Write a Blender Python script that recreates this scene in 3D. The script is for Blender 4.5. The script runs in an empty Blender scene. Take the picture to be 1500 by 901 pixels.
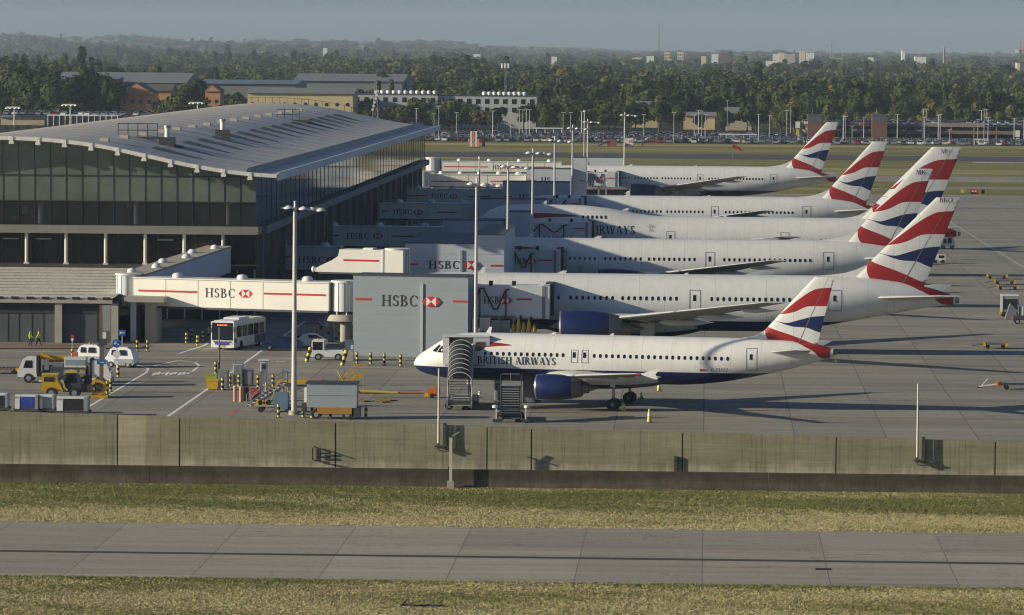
import bpy, bmesh, math, random
import numpy as np
from mathutils import Vector, Matrix
random.seed(7)
R = math.radians
sc = bpy.context.scene
col = sc.collection

# ---------------------------------------------------------------- camera
FPX = 6500.0                      # focal length in pixels of the 1500 px wide photograph
CAM = Vector((0, 0, 31.5))
YAW, PITCH, ROLL = math.atan(283 / FPX), math.atan(384.5 / FPX), 0.0075
hf = Vector((-math.sin(YAW), math.cos(YAW), 0)); r0 = Vector((math.cos(YAW), math.sin(YAW), 0))
cf = (hf * math.cos(PITCH) + Vector((0, 0, -math.sin(PITCH)))).normalized()
u0 = r0.cross(cf).normalized()
cr = r0 * math.cos(ROLL) + u0 * math.sin(ROLL)
cu = u0 * math.cos(ROLL) - r0 * math.sin(ROLL)
cam_d = bpy.data.cameras.new('camera'); cam = bpy.data.objects.new('camera', cam_d); col.objects.link(cam)
m = Matrix((cr, cu, -cf)).transposed().to_4x4(); m.translation = CAM; cam.matrix_world = m
cam_d.sensor_width = 36; cam_d.lens = 36 * FPX / 1500; cam_d.clip_start = 1; cam_d.clip_end = 60000
sc.camera = cam

# ---------------------------------------------------------------- light
SUN_EL, SUN_AZ = R(15.5), R(14.0)       # shadows run towards +X, turned SUN_AZ towards +Y
sdir = Vector((math.cos(SUN_AZ) * math.cos(SUN_EL), math.sin(SUN_AZ) * math.cos(SUN_EL), -math.sin(SUN_EL)))
w = bpy.data.worlds.new('World'); sc.world = w; w.use_nodes = True
nt = w.node_tree; bg = nt.nodes['Background']
sky = nt.nodes.new('ShaderNodeTexSky'); sky.sky_type = 'NISHITA'; sky.sun_disc = False
sky.sun_elevation = SUN_EL; sky.sun_rotation = math.atan2(-sdir.x, -sdir.y)
sky.air_density = 0.55; sky.dust_density = 1.0; sky.ozone_density = 3.3; sky.altitude = 30
nt.links.new(sky.outputs[0], bg.inputs[0]); bg.inputs[1].default_value = 0.075
sl = bpy.data.lights.new('sun', 'SUN'); sun = bpy.data.objects.new('sun', sl); col.objects.link(sun)
sl.energy = 4.8; sl.angle = R(0.5); sl.color = (1.0, 0.90, 0.70)
sun.rotation_mode = 'QUATERNION'; sun.rotation_quaternion = sdir.to_track_quat('-Z', 'Y')
sun.location = (-200, 300, 100)
sc.view_settings.view_transform = 'Standard'; sc.view_settings.look = 'None'
sc.view_settings.gamma = 1.0; sc.view_settings.exposure = 0.30
sc.render.engine = 'CYCLES'
cy = sc.cycles
cy.max_bounces = 4; cy.diffuse_bounces = 3; cy.glossy_bounces = 3; cy.transmission_bounces = 2
cy.volume_bounces = 0; cy.use_adaptive_sampling = True; cy.adaptive_threshold = 0.02; cy.filter_width = 1.15

# ---------------------------------------------------------------- placing: pixels of the photograph to points of the place
def ray(px, py):
    return cf + cr * ((px - 750) / FPX) + cu * ((450.5 - py) / FPX)
def G(px, py, z=0.0):
    d = ray(px, py); t = (z - CAM.z) / d.z
    return CAM + d * t
def W(px, py, d):
    return CAM + ray(px, py) * d
def AT(px, py, Y):                # the point on a pixel's ray at world depth Y
    d = ray(px, py)
    return CAM + d * (Y / d.y)
def X_at(px, Y):                  # world x of a pixel column at depth Y on the ground
    a, b = -500.0, 500.0
    d = ray(px, 300)
    return d.x / d.y * Y

# ---------------------------------------------------------------- materials
_m = {}
def mat(name, c, rough=0.6, metal=0.0, noise=0.0, scale=2.0, stretch=(1, 1, 1), bump=0.0, spec=None, c2=None, fac=(0.4, 0.6), emit=None):
    if name in _m: return _m[name]
    m = bpy.data.materials.new(name); m.use_nodes = True; _m[name] = m
    n = m.node_tree.nodes; l = m.node_tree.links; p = n['Principled BSDF']
    p.inputs['Base Color'].default_value = (*c, 1); p.inputs['Roughness'].default_value = rough
    p.inputs['Metallic'].default_value = metal
    if spec is not None: p.inputs['Specular IOR Level'].default_value = spec
    if emit: p.inputs['Emission Color'].default_value = (*emit[0], 1); p.inputs['Emission Strength'].default_value = emit[1]
    if noise > 0 or c2 is not None:
        tc = n.new('ShaderNodeTexCoord'); mp = n.new('ShaderNodeMapping'); mp.inputs['Scale'].default_value = stretch
        nz = n.new('ShaderNodeTexNoise'); nz.inputs['Scale'].default_value = scale; nz.inputs['Detail'].default_value = 6
        nz.inputs['Roughness'].default_value = 0.65
        l.new(tc.outputs['Object'], mp.inputs[0]); l.new(mp.outputs[0], nz.inputs['Vector'])
        rp = n.new('ShaderNodeValToRGB'); rp.color_ramp.elements[0].position = fac[0]; rp.color_ramp.elements[1].position = fac[1]
        if c2 is None:
            a = [max(0, v * (1 - noise)) for v in c]; b = [min(1, v * (1 + noise)) for v in c]
            rp.color_ramp.elements[0].position = 0.25; rp.color_ramp.elements[1].position = 0.75
        else: a, b = c, c2
        rp.color_ramp.elements[0].color = (*a, 1); rp.color_ramp.elements[1].color = (*b, 1)
        l.new(nz.outputs['Fac'], rp.inputs[0]); l.new(rp.outputs[0], p.inputs['Base Color'])
        if bump > 0:
            bp = n.new('ShaderNodeBump'); bp.inputs['Strength'].default_value = bump; bp.inputs['Distance'].default_value = 0.1
            l.new(nz.outputs['Fac'], bp.inputs['Height']); l.new(bp.outputs[0], p.inputs['Normal'])
    return m

def node_chain(m):
    n = m.node_tree.nodes; l = m.node_tree.links; p = n['Principled BSDF']
    return n, l, p
def add_noise(n, l, scale, stretch, detail=6, rough=0.6, coord='Object'):
    tc = n.new('ShaderNodeTexCoord'); mp = n.new('ShaderNodeMapping'); mp.inputs['Scale'].default_value = stretch
    nz = n.new('ShaderNodeTexNoise'); nz.inputs['Scale'].default_value = scale; nz.inputs['Detail'].default_value = detail
    nz.inputs['Roughness'].default_value = rough
    l.new(tc.outputs[coord], mp.inputs[0]); l.new(mp.outputs[0], nz.inputs['Vector'])
    return nz.outputs['Fac']
def ramp(n, l, src, stops):
    r = n.new('ShaderNodeValToRGB'); e = r.color_ramp.elements
    e[0].position, e[0].color = stops[0][0], (*stops[0][1], 1)
    e[1].position, e[1].color = stops[-1][0], (*stops[-1][1], 1)
    for q, c in stops[1:-1]:
        k = e.new(q); k.color = (*c, 1)
    l.new(src, r.inputs[0]); return r.outputs[0]
def mix(n, l, kind, fac, a, b):
    x = n.new('ShaderNodeMix'); x.data_type = 'RGBA'; x.blend_type = kind
    if isinstance(fac, float): x.inputs[0].default_value = fac
    else: l.new(fac, x.inputs[0])
    for v, i in ((a, 6), (b, 7)):
        if isinstance(v, tuple): x.inputs[i].default_value = (*v, 1)
        else: l.new(v, x.inputs[i])
    return x.outputs[2]
def grid_lines(n, l, step, width, ang=0.0, axes='xy', off=(0, 0)):
    """0 on a joint, 1 elsewhere"""
    tc = n.new('ShaderNodeTexCoord'); mp = n.new('ShaderNodeMapping'); mp.inputs['Rotation'].default_value = (0, 0, ang)
    mp.inputs['Location'].default_value = (off[0], off[1], 0)
    l.new(tc.outputs['Object'], mp.inputs[0]); sp = n.new('ShaderNodeSeparateXYZ'); l.new(mp.outputs[0], sp.inputs[0])
    outs = []
    for ax in axes:
        o = sp.outputs['xyz'.index(ax)]
        st = step['xyz'.index(ax)] if isinstance(step, (tuple, list)) else step
        a = n.new('ShaderNodeMath'); a.operation = 'PINGPONG'; a.inputs[1].default_value = st / 2; l.new(o, a.inputs[0])
        b = n.new('ShaderNodeMath'); b.operation = 'GREATER_THAN'; b.inputs[1].default_value = width / 2; l.new(a.outputs[0], b.inputs[0])
        outs.append(b.outputs[0])
    if len(outs) == 1: return outs[0]
    c = n.new('ShaderNodeMath'); c.operation = 'MULTIPLY'; l.new(outs[0], c.inputs[0]); l.new(outs[1], c.inputs[1])
    return c.outputs[0]

# apron concrete
def concrete_mat(name, base, dark, step, jw, jcol, ang=0.0, stain=0.35, off=(0, 0), streak=(0.02, 0.25, 1)):
    m = mat(name, base, 0.85); n, l, p = node_chain(m)
    big = ramp(n, l, add_noise(n, l, 1.0, streak, 5), [(0.35, dark), (0.62, base)])
    fine = ramp(n, l, add_noise(n, l, 3.0, (1, 1, 1), 5, 0.75), [(0.3, (0.82, 0.82, 0.82)), (0.7, (1.06, 1.06, 1.06))])
    c = mix(n, l, 'MULTIPLY', 1.0, big, fine)
    st = ramp(n, l, add_noise(n, l, 1.0, (0.012, 0.45, 1), 5, 0.6), [(0.3, (1.08, 1.08, 1.06)), (0.5, (1, 1, 1)), (0.68, (1 - stain,) * 3)])
    c = mix(n, l, 'MULTIPLY', 1.0, c, st)
    sp_ = ramp(n, l, add_noise(n, l, .42, (.7, 1.6, 1), 4, .55), [(.62, (1, 1, 1)), (.72, (.74, .73, .71))]); c = mix(n, l, 'MULTIPLY', 1.0, c, sp_)
    # slab to slab difference
    tc = n.new('ShaderNodeTexCoord'); mp = n.new('ShaderNodeMapping'); mp.inputs['Rotation'].default_value = (0, 0, ang)
    mp.inputs['Scale'].default_value = (1, 1, 0); mp.inputs['Location'].default_value = (off[0], off[1], 0)
    l.new(tc.outputs['Object'], mp.inputs[0])
    vd = n.new('ShaderNodeVectorMath'); vd.operation = 'DIVIDE'; sx, sy = (step if isinstance(step, tuple) else (step, step))[:2]
    vd.inputs[1].default_value = (sx, sy, 1); l.new(mp.outputs[0], vd.inputs[0])
    fl = n.new('ShaderNodeVectorMath'); fl.operation = 'FLOOR'
    ad = n.new('ShaderNodeVectorMath'); ad.operation = 'ADD'; ad.inputs[1].default_value = (0.0, 0.0, 0.5)
    l.new(vd.outputs[0], ad.inputs[0]); l.new(ad.outputs[0], fl.inputs[0])
    wn = n.new('ShaderNodeTexWhiteNoise'); l.new(fl.outputs[0], wn.inputs['Vector'])
    sv = ramp(n, l, wn.outputs['Value'], [(0.0, (0.86, 0.86, 0.86)), (1.0, (1.07, 1.07, 1.05))])
    c = mix(n, l, 'MULTIPLY', 1.0, c, sv)
    vo = n.new('ShaderNodeTexVoronoi'); vo.feature = 'DISTANCE_TO_EDGE'; vo.inputs['Scale'].default_value = .045; tcv = n.new('ShaderNodeTexCoord')
    dn = n.new('ShaderNodeTexNoise'); dn.inputs['Scale'].default_value = .35; dn.inputs['Detail'].default_value = 5; l.new(tcv.outputs['Object'], dn.inputs['Vector'])
    va = n.new('ShaderNodeVectorMath'); va.operation = 'MULTIPLY_ADD'; l.new(dn.outputs['Color'], va.inputs[0]); va.inputs[1].default_value = (9, 9, 0); l.new(tcv.outputs['Object'], va.inputs[2]); l.new(va.outputs[0], vo.inputs['Vector'])
    cr_ = ramp(n, l, vo.outputs['Distance'], [(0.0, (.62, .62, .62)), (0.004, (1, 1, 1))]); c = mix(n, l, 'MULTIPLY', 1.0, c, cr_)
    g = grid_lines(n, l, step if isinstance(step, tuple) else (step, step, step), jw, ang, 'xy', off)
    c = mix(n, l, 'MIX', g, jcol, c)
    l.new(c, p.inputs['Base Color'])
    bp = n.new('ShaderNodeBump'); bp.inputs['Strength'].default_value = 0.15; bp.inputs['Distance'].default_value = 0.05
    l.new(g, bp.inputs['Height']); l.new(bp.outputs[0], p.inputs['Normal'])
    return m
M_apron = concrete_mat('apron_concrete', (0.30, 0.28, 0.225), (0.245, 0.23, 0.185), (7.4, 7.4, 7.4), 0.10, (0.12, 0.115, 0.095))
M_road = concrete_mat('road_concrete', (0.365, 0.335, 0.265), (0.31, 0.287, 0.232), (8.4, 16.4, 8.0), 0.07, (0.14, 0.135, 0.11), stain=0.22, off=(0.0, 5.0))

def grass_mat(name, greens, dry, scale, stretch, band):
    m = mat(name, greens, 0.95, spec=0.1); n, l, p = node_chain(m)
    a = add_noise(n, l, scale, stretch, 8, 0.7)
    c = ramp(n, l, a, [(0.3, tuple(v * 0.75 for v in greens)), (0.48, greens), (0.6, dry), (0.75, tuple(v * 1.15 for v in dry))])
    if band:   # dry towards given y
        tc = n.new('ShaderNodeTexCoord'); sp = n.new('ShaderNodeSeparateXYZ'); l.new(tc.outputs['Object'], sp.inputs[0])
        mr = n.new('ShaderNodeMapRange'); l.new(sp.outputs[1], mr.inputs[0]); mr.inputs[1].default_value = band[0]; mr.inputs[2].default_value = band[1]
        nz = add_noise(n, l, 1.0, (0.03, 0.25, 1), 6, 0.7)
        ad = n.new('ShaderNodeMath'); ad.operation = 'ADD'; l.new(mr.outputs[0], ad.inputs[0])
        sb = n.new('ShaderNodeMath'); sb.operation = 'MULTIPLY_ADD'; l.new(nz, sb.inputs[0]); sb.inputs[1].default_value = 1.6; sb.inputs[2].default_value = -0.8
        l.new(sb.outputs[0], ad.inputs[1])
        cl = ramp(n, l, ad.outputs[0], [(0.35, (0, 0, 0)), (0.65, (1, 1, 1))])
        dryc = ramp(n, l, add_noise(n, l, 2.0, (0.5, 2.0, 1), 8, 0.75), [(0.35, tuple(v * 0.8 for v in dry)), (0.65, tuple(v * 1.25 for v in dry))])
        c = mix(n, l, 'MIX', cl, c, dryc)
    f = ramp(n, l, add_noise(n, l, 1.3, (.8, 0.6, 1), 8, 0.9), [(0.34, (0.5, 0.5, 0.5)), (0.66, (1.4, 1.4, 1.4))])
    c = mix(n, l, 'MULTIPLY', 1.0, c, f)
    l.new(c, p.inputs['Base Color'])
    bp = n.new('ShaderNodeBump'); bp.inputs['Strength'].default_value = 0.6; bp.inputs['Distance'].default_value = 0.25
    l.new(add_noise(n, l, 2.2, (1, 1, 1), 6, 0.8), bp.inputs['Height']); l.new(bp.outputs[0], p.inputs['Normal'])
    return m
M_verge = grass_mat('verge_grass', (0.135, 0.145, 0.048), (0.34, 0.285, 0.135), 1.0, (0.05, 0.4, 1), (336.0, 325.0))
M_verge2 = grass_mat('front_grass', (0.135, 0.14, 0.048), (0.30, 0.255, 0.12), 1.0, (0.12, 0.5, 1), (289, 281))
M_field = grass_mat('field_grass', (0.20, 0.195, 0.07), (0.40, 0.35, 0.16), 1.0, (0.004, 0.03, 1), None)
M_country = mat('country_ground', (0.045, 0.06, 0.03), 0.95, c2=(0.10, 0.10, 0.05), scale=0.01, stretch=(1, 1, 1), fac=(0.4, 0.6), spec=0.1)
M_asphalt = mat('asphalt', (0.05, 0.05, 0.052), 0.9, noise=0.3, scale=0.5)
M_runway = mat('runway_asphalt', (0.045, 0.043, 0.048), 0.9, noise=0.25, scale=0.2, stretch=(0.05, 1, 1))
M_darkapron = mat('stained_asphalt', (0.075, 0.073, 0.068), 0.9, noise=0.25, scale=0.3)
M_linew = mat('white_line_paint', (0.78, 0.77, 0.72), 0.7, noise=0.25, scale=1.5)
M_liney = mat('yellow_line_paint', (0.42, 0.30, 0.07), 0.7, noise=0.3, scale=1.0)
M_lined = mat('dark_joint', (0.035, 0.033, 0.03), 0.9)

def wall_mat(name, a, b, dirt, top_z, bot_z):
    m = mat(name, a, 0.9); n, l, p = node_chain(m)
    c = ramp(n, l, add_noise(n, l, 1.0, (0.5, 0.5, 0.35), 7, 0.7), [(0.3, a), (0.7, b)])
    st = ramp(n, l, add_noise(n, l, 1.0, (4.5, 4.5, 0.16), 7, 0.65), [(0.33, (0.66, 0.65, 0.62)), (0.45, (1, 1, 1)), (0.60, (1.02, 1.02, 1.02)), (0.70, (1.38, 1.38, 1.34))])
    bl = ramp(n, l, add_noise(n, l, 1.0, (0.12, 0.12, 0.9), 5, 0.6), [(0.3, (0.84, 0.83, 0.80)), (0.7, (1.1, 1.1, 1.08))])
    c = mix(n, l, 'MULTIPLY', 1.0, c, bl)
    bl2 = ramp(n, l, add_noise(n, l, 1.0, (0.25, 0.25, 4.0), 3, 0.6), [(0.4, (0.90, 0.90, 0.88)), (0.6, (1.03, 1.03, 1.03))])
    c = mix(n, l, 'MULTIPLY', 1.0, c, bl2)
    c = mix(n, l, 'MULTIPLY', 1.0, c, st)
    # dirt washed down from the top edge
    tc = n.new('ShaderNodeTexCoord'); sp = n.new('ShaderNodeSeparateXYZ'); l.new(tc.outputs['Object'], sp.inputs[0])
    mr = n.new('ShaderNodeMapRange'); l.new(sp.outputs[2], mr.inputs[0]); mr.inputs[1].default_value = bot_z; mr.inputs[2].default_value = top_z
    nz = add_noise(n, l, 1.0, (0.9, 0.9, 0.15), 6, 0.7)
    ad = n.new('ShaderNodeMath'); ad.operation = 'MULTIPLY_ADD'; l.new(nz, ad.inputs[0]); ad.inputs[1].default_value = 0.9
    l.new(mr.outputs[0], ad.inputs[2])
    cl = ramp(n, l, ad.outputs[0], [(0.7, (1, 1, 1)), (1.45, dirt)])
    c = mix(n, l, 'MULTIPLY', 1.0, c, cl)
    l.new(c, p.inputs['Base Color'])
    bp = n.new('ShaderNodeBump'); bp.inputs['Strength'].default_value = 0.3; bp.inputs['Distance'].default_value = 0.05
    l.new(add_noise(n, l, 3.0, (1, 1, 1), 6, 0.8), bp.inputs['Height']); l.new(bp.outputs[0], p.inputs['Normal'])
    return m
M_wall = wall_mat('stained_concrete_wall', (0.45, 0.41, 0.295), (0.56, 0.51, 0.38), (0.55, 0.56, 0.5), 0, -3.4)
M_wallp = wall_mat('clean_concrete_wall', (0.50, 0.45, 0.31), (0.56, 0.50, 0.36), (0.8, 0.8, 0.78), 0, -3.4)
M_wallg = wall_mat('grey_concrete_wall', (0.38, 0.345, 0.25), (0.45, 0.41, 0.30), (0.75, 0.75, 0.7), 0, -3.4)
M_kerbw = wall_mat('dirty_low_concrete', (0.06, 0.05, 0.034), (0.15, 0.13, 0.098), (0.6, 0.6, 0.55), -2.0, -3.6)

M_white = mat('aircraft_white_paint', (0.71, 0.71, 0.67), 0.28, noise=0.035, scale=0.6, stretch=(0.2, 1, 1))
M_blue = mat('navy_blue_paint', (0.010, 0.020, 0.085), 0.35)
M_red = mat('deep_red_paint', (0.30, 0.018, 0.016), 0.35)
def skin():                         # skin ripple, frame seams and faint grime
    n, l, p = node_chain(M_white)
    g = grid_lines(n, l, 2.6, 0.035, 0, 'x'); st = ramp(n, l, add_noise(n, l, 1.0, (1.3, 1, .12), 5, .6), [(.35, (.94, .935, .915)), (.6, (1, 1, 1))])
    src = p.inputs['Base Color'].links[0].from_socket; c = mix(n, l, 'MULTIPLY', 1.0, src, st); c = mix(n, l, 'MIX', g, (.50, .50, .47), c); l.new(c, p.inputs['Base Color'])
    bp = n.new('ShaderNodeBump'); bp.inputs['Strength'].default_value = .12; bp.inputs['Distance'].default_value = .08; l.new(add_noise(n, l, .9, (1.4, 1, 1), 2, .5), bp.inputs['Height']); l.new(bp.outputs[0], p.inputs['Normal'])
skin()
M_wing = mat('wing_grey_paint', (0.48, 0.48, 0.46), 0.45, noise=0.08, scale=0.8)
M_under = mat('wing_underside_shade', (0.24, 0.245, 0.25), 0.55, noise=0.12, scale=0.8)  # wing grey darkened to carry the shade under the wings
M_wingd = mat('wing_dark_panel', (0.16, 0.17, 0.18), 0.6, noise=0.2, scale=0.8)
M_alu = mat('bare_aluminium', (0.62, 0.61, 0.58), 0.3, 0.9)
M_exh = mat('exhaust_metal', (0.20, 0.19, 0.18), 0.45, 0.8)
M_black = mat('black_rubber', (0.018, 0.018, 0.02), 0.8)
M_dark = mat('dark_void', (0.012, 0.014, 0.018), 0.6)
M_glass = mat('dark_glass', (0.012, 0.016, 0.024), 0.08)
M_outl = mat('door_outline_grey', (0.20, 0.21, 0.21), 0.6)
M_navytxt = mat('navy_lettering', (0.02, 0.025, 0.06), 0.5)
M_blacktxt = mat('black_lettering', (0.025, 0.025, 0.028), 0.6)
M_redtxt = mat('red_lettering', (0.47, 0.025, 0.02), 0.5)
M_whitetxt = mat('white_lettering', (0.7, 0.7, 0.66), 0.6)
M_crest = mat('pale_crest_grey', (0.42, 0.42, 0.40), 0.5)
M_steel = mat('galvanised_steel', (0.36, 0.37, 0.36), 0.5, 0.5, noise=0.15, scale=2)
M_dsteel = mat('dark_steel', (0.07, 0.075, 0.08), 0.55, 0.3)
M_bridge = mat('bridge_cream_panel', (0.76, 0.735, 0.64), 0.5, noise=0.05, scale=0.4)
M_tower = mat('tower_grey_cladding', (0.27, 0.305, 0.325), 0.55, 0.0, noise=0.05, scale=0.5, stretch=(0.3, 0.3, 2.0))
M_tower2 = mat('shade_lifted_cladding', (0.50, 0.535, 0.56), 0.55, 0.0, noise=0.05, scale=0.5, stretch=(0.3, 0.3, 2.0))  # tower grey lightened to offset the terminal's shadow on the far towers
M_tunnel = mat('tunnel_grey_panel', (0.60, 0.62, 0.62), 0.5, noise=0.06, scale=0.8)
M_conc = mat('pale_concrete', (0.36, 0.34, 0.28), 0.85, noise=0.12, scale=0.8)
M_bwhite = mat('white_vehicle_paint', (0.72, 0.72, 0.69), 0.3, noise=0.04, scale=1.2)
M_yel = mat('yellow_vehicle_paint', (0.62, 0.36, 0.012), 0.4, noise=0.12, scale=2.0)
M_ylw = mat('bright_yellow_paint', (0.56, 0.44, 0.06), 0.5)
M_orange = mat('orange_paint', (0.65, 0.17, 0.02), 0.5)
M_salmon = mat('salmon_paint', (0.6, 0.26, 0.14), 0.6)
M_hiviz = mat('yellow_reflective_cloth', (0.70, 0.80, 0.03), 0.8)
M_cloth = mat('dark_cloth', (0.02, 0.022, 0.03), 0.9)
M_skin = mat('skin', (0.42, 0.25, 0.17), 0.6)
M_green = mat('dark_green_plastic', (0.02, 0.06, 0.035), 0.5)
M_bluep = mat('blue_plastic_curtain', (0.03, 0.06, 0.32), 0.5, noise=0.2, scale=2)
M_signb = mat('sign_blue', (0.01, 0.10, 0.45), 0.4)
M_carblue = mat('blue_car_paint', (0.012, 0.03, 0.075), 0.2)
M_carsil = mat('silver_car_paint', (0.40, 0.43, 0.46), 0.25, 0.5)
M_carred = mat('red_car_paint', (0.30, 0.02, 0.02), 0.3)
M_carblk = mat('black_car_paint', (0.02, 0.02, 0.024), 0.25)
M_cargry = mat('grey_car_paint', (0.14, 0.15, 0.16), 0.3, 0.4)
M_lamp = mat('lamp_housing_white', (0.72, 0.72, 0.68), 0.35)
M_pole = mat('pale_pole_paint', (0.50, 0.49, 0.44), 0.45, noise=0.08, scale=1.0)
M_rust = mat('brown_steel', (0.13, 0.10, 0.075), 0.6, noise=0.2, scale=2)
M_purple = mat('violet_panel', (0.07, 0.05, 0.22), 0.4)

# ---------------------------------------------------------------- mesh builder
class MB:
    def __init__(s): s.v = []; s.f = []; s.m = []
    def add(s, vs, fs, mt):
        o = len(s.v); s.v += [tuple(v) for v in vs]
        for f in fs: s.f.append(tuple(i + o for i in f)); s.m.append(mt)
        return s
    def box(s, a, b, mt, rz=0, c=None, taper=None):
        (x0, y0, z0), (x1, y1, z1) = a, b
        vs = [(x0, y0, z0), (x1, y0, z0), (x1, y1, z0), (x0, y1, z0), (x0, y0, z1), (x1, y0, z1), (x1, y1, z1), (x0, y1, z1)]
        if taper:
            cx, cyy = (x0 + x1) / 2, (y0 + y1) / 2
            vs = vs[:4] + [(cx + (v[0] - cx) * taper[0], cyy + (v[1] - cyy) * taper[1], v[2]) for v in vs[4:]]
        if rz:
            cx, cyy = c if c else ((x0 + x1) / 2, (y0 + y1) / 2); ca, sa = math.cos(rz), math.sin(rz)
            vs = [(cx + (v[0] - cx) * ca - (v[1] - cyy) * sa, cyy + (v[0] - cx) * sa + (v[1] - cyy) * ca, v[2]) for v in vs]
        return s.add(vs, [(0, 3, 2, 1), (4, 5, 6, 7), (0, 1, 5, 4), (1, 2, 6, 5), (2, 3, 7, 6), (3, 0, 4, 7)], mt)
    def bar(s, p, q, w, mt, h=None):
        p, q = Vector(p), Vector(q); d = (q - p)
        if d.length < 1e-6: return s
        d.normalize(); up = Vector((0, 0, 1)) if abs(d.z) < 0.95 else Vector((1, 0, 0))
        a = d.cross(up).normalized() * (w / 2); b = a.cross(d).normalized() * ((h or w) / 2)
        vs = [p - a - b, p + a - b, p + a + b, p - a + b, q - a - b, q + a - b, q + a + b, q - a + b]
        return s.add(vs, [(0, 3, 2, 1), (4, 5, 6, 7), (0, 1, 5, 4), (1, 2, 6, 5), (2, 3, 7, 6), (3, 0, 4, 7)], mt)
    def tube(s, p, q, r1, mt, r2=None, n=12, cap=True, mcap=None):
        p, q = Vector(p), Vector(q); d = (q - p).normalized(); r2 = r1 if r2 is None else r2
        up = Vector((0, 0, 1)) if abs(d.z) < 0.95 else Vector((1, 0, 0)); a = d.cross(up).normalized(); b = a.cross(d).normalized()
        vs = []
        for c, r in ((p, r1), (q, r2)):
            for i in range(n):
                t = 2 * math.pi * i / n; vs.append(c + a * math.cos(t) * r + b * math.sin(t) * r)
        s.add(vs, [(i, n + i, n + (i + 1) % n, (i + 1) % n) for i in range(n)], mt)
        if cap:
            s.add(vs[:n], [tuple(range(n))], mcap or mt); s.add(vs[n:], [tuple(range(n - 1, -1, -1))], mcap or mt)
        return s
    def lathe(s, prof, mt, n=20, axis='x', o=(0, 0, 0)):
        """prof: (position, radius[, material]) along axis"""
        rings = []
        for pr in prof:
            a, r = pr[0], max(pr[1], 1e-4); ring = []
            for i in range(n):
                t = 2 * math.pi * i / n
                if axis == 'x': v = (o[0] + a, o[1] + math.cos(t) * r, o[2] + math.sin(t) * r)
                else: v = (o[0] + math.cos(t) * r, o[1] + math.sin(t) * r, o[2] + a)
                ring.append(v)
            rings.append(ring)
        for k in range(len(rings) - 1):
            mm = prof[k][2] if len(prof[k]) > 2 else mt
            s.add(rings[k] + rings[k + 1], [(i, n + i, n + (i + 1) % n, (i + 1) % n) if axis == 'x' else (i, (i + 1) % n, n + (i + 1) % n, n + i) for i in range(n)], mm)
        return s
    def prism(s, pts, y0, y1, mt, plane='xz', mtop=None):
        n = len(pts)
        if plane == 'xz': A = [(p[0], y0, p[1]) for p in pts]; B = [(p[0], y1, p[1]) for p in pts]
        elif plane == 'xy': A = [(p[0], p[1], y0) for p in pts]; B = [(p[0], p[1], y1) for p in pts]
        else: A = [(y0, p[0], p[1]) for p in pts]; B = [(y1, p[0], p[1]) for p in pts]
        s.add(A + B, [(i, (i + 1) % n, n + (i + 1) % n, n + i) for i in range(n)], mt)
        s.add(A, [tuple(range(n))], mt); s.add(B, [tuple(range(n - 1, -1, -1))], mtop or mt)
        return s
    def xf(s, M):
        s.v = [tuple(M @ Vector(v)) for v in s.v]; return s
    def mesh(s, name):
        me = bpy.data.meshes.new(name); me.from_pydata(s.v, [], s.f)
        ms = []
        for x in s.m:
            if x not in ms: ms.append(x)
        for x in ms: me.materials.append(x)
        me.polygons.foreach_set('material_index', [ms.index(x) for x in s.m])
        return me
def finish(me, smooth=False, bevel=None):
    bm = bmesh.new(); bm.from_mesh(me)
    bmesh.ops.remove_doubles(bm, verts=bm.verts, dist=0.0008)
    bmesh.ops.recalc_face_normals(bm, faces=bm.faces)
    if smooth:
        for f in bm.faces: f.smooth = True
        for e in bm.edges:
            if len(e.link_faces) == 2 and e.calc_face_angle(0) > R(38): e.smooth = False
    bm.to_mesh(me); bm.free(); me.update()
def obj(name, mb, parent=None, smooth=False, fin=True, label=None):
    me = mb.mesh(name)
    if fin: finish(me, smooth)
    o = bpy.data.objects.new(name, me); col.objects.link(o); o.parent = parent
    if label: o['label'] = label
    return o
def tag(o, label, cat, group=None):
    o['label'] = label; o['category'] = cat
    if group: o['group'] = group
    return o
def thing(name, label, cat, loc=(0, 0, 0), rz=0, group=None):
    o = bpy.data.objects.new(name, None); col.objects.link(o); o.empty_display_size = 0.3
    o.location = loc; o.rotation_euler = (0, 0, rz)
    return tag(o, label, cat, group)
def struct(name, mb, smooth=False, fin=True):
    o = obj(name, mb, None, smooth, fin); o['kind'] = 'structure'; return o
def copy_tree(o, parent=None, skip=()):
    c = o.copy(); col.objects.link(c); c.parent = parent
    for ch in list(o.children):
        if ch.name.split('.')[0] in skip: continue
        copy_tree(ch, c, skip)
    return c
def dup(src, loc, rz=None, label=None, group=None, skip=(), scale=None):
    c = copy_tree(src, None, skip); c.location = loc
    if rz is not None: c.rotation_euler = (0, 0, rz)
    if label: c['label'] = label
    if group: c['group'] = group
    if scale: c.scale = (scale,) * 3
    return c

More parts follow.
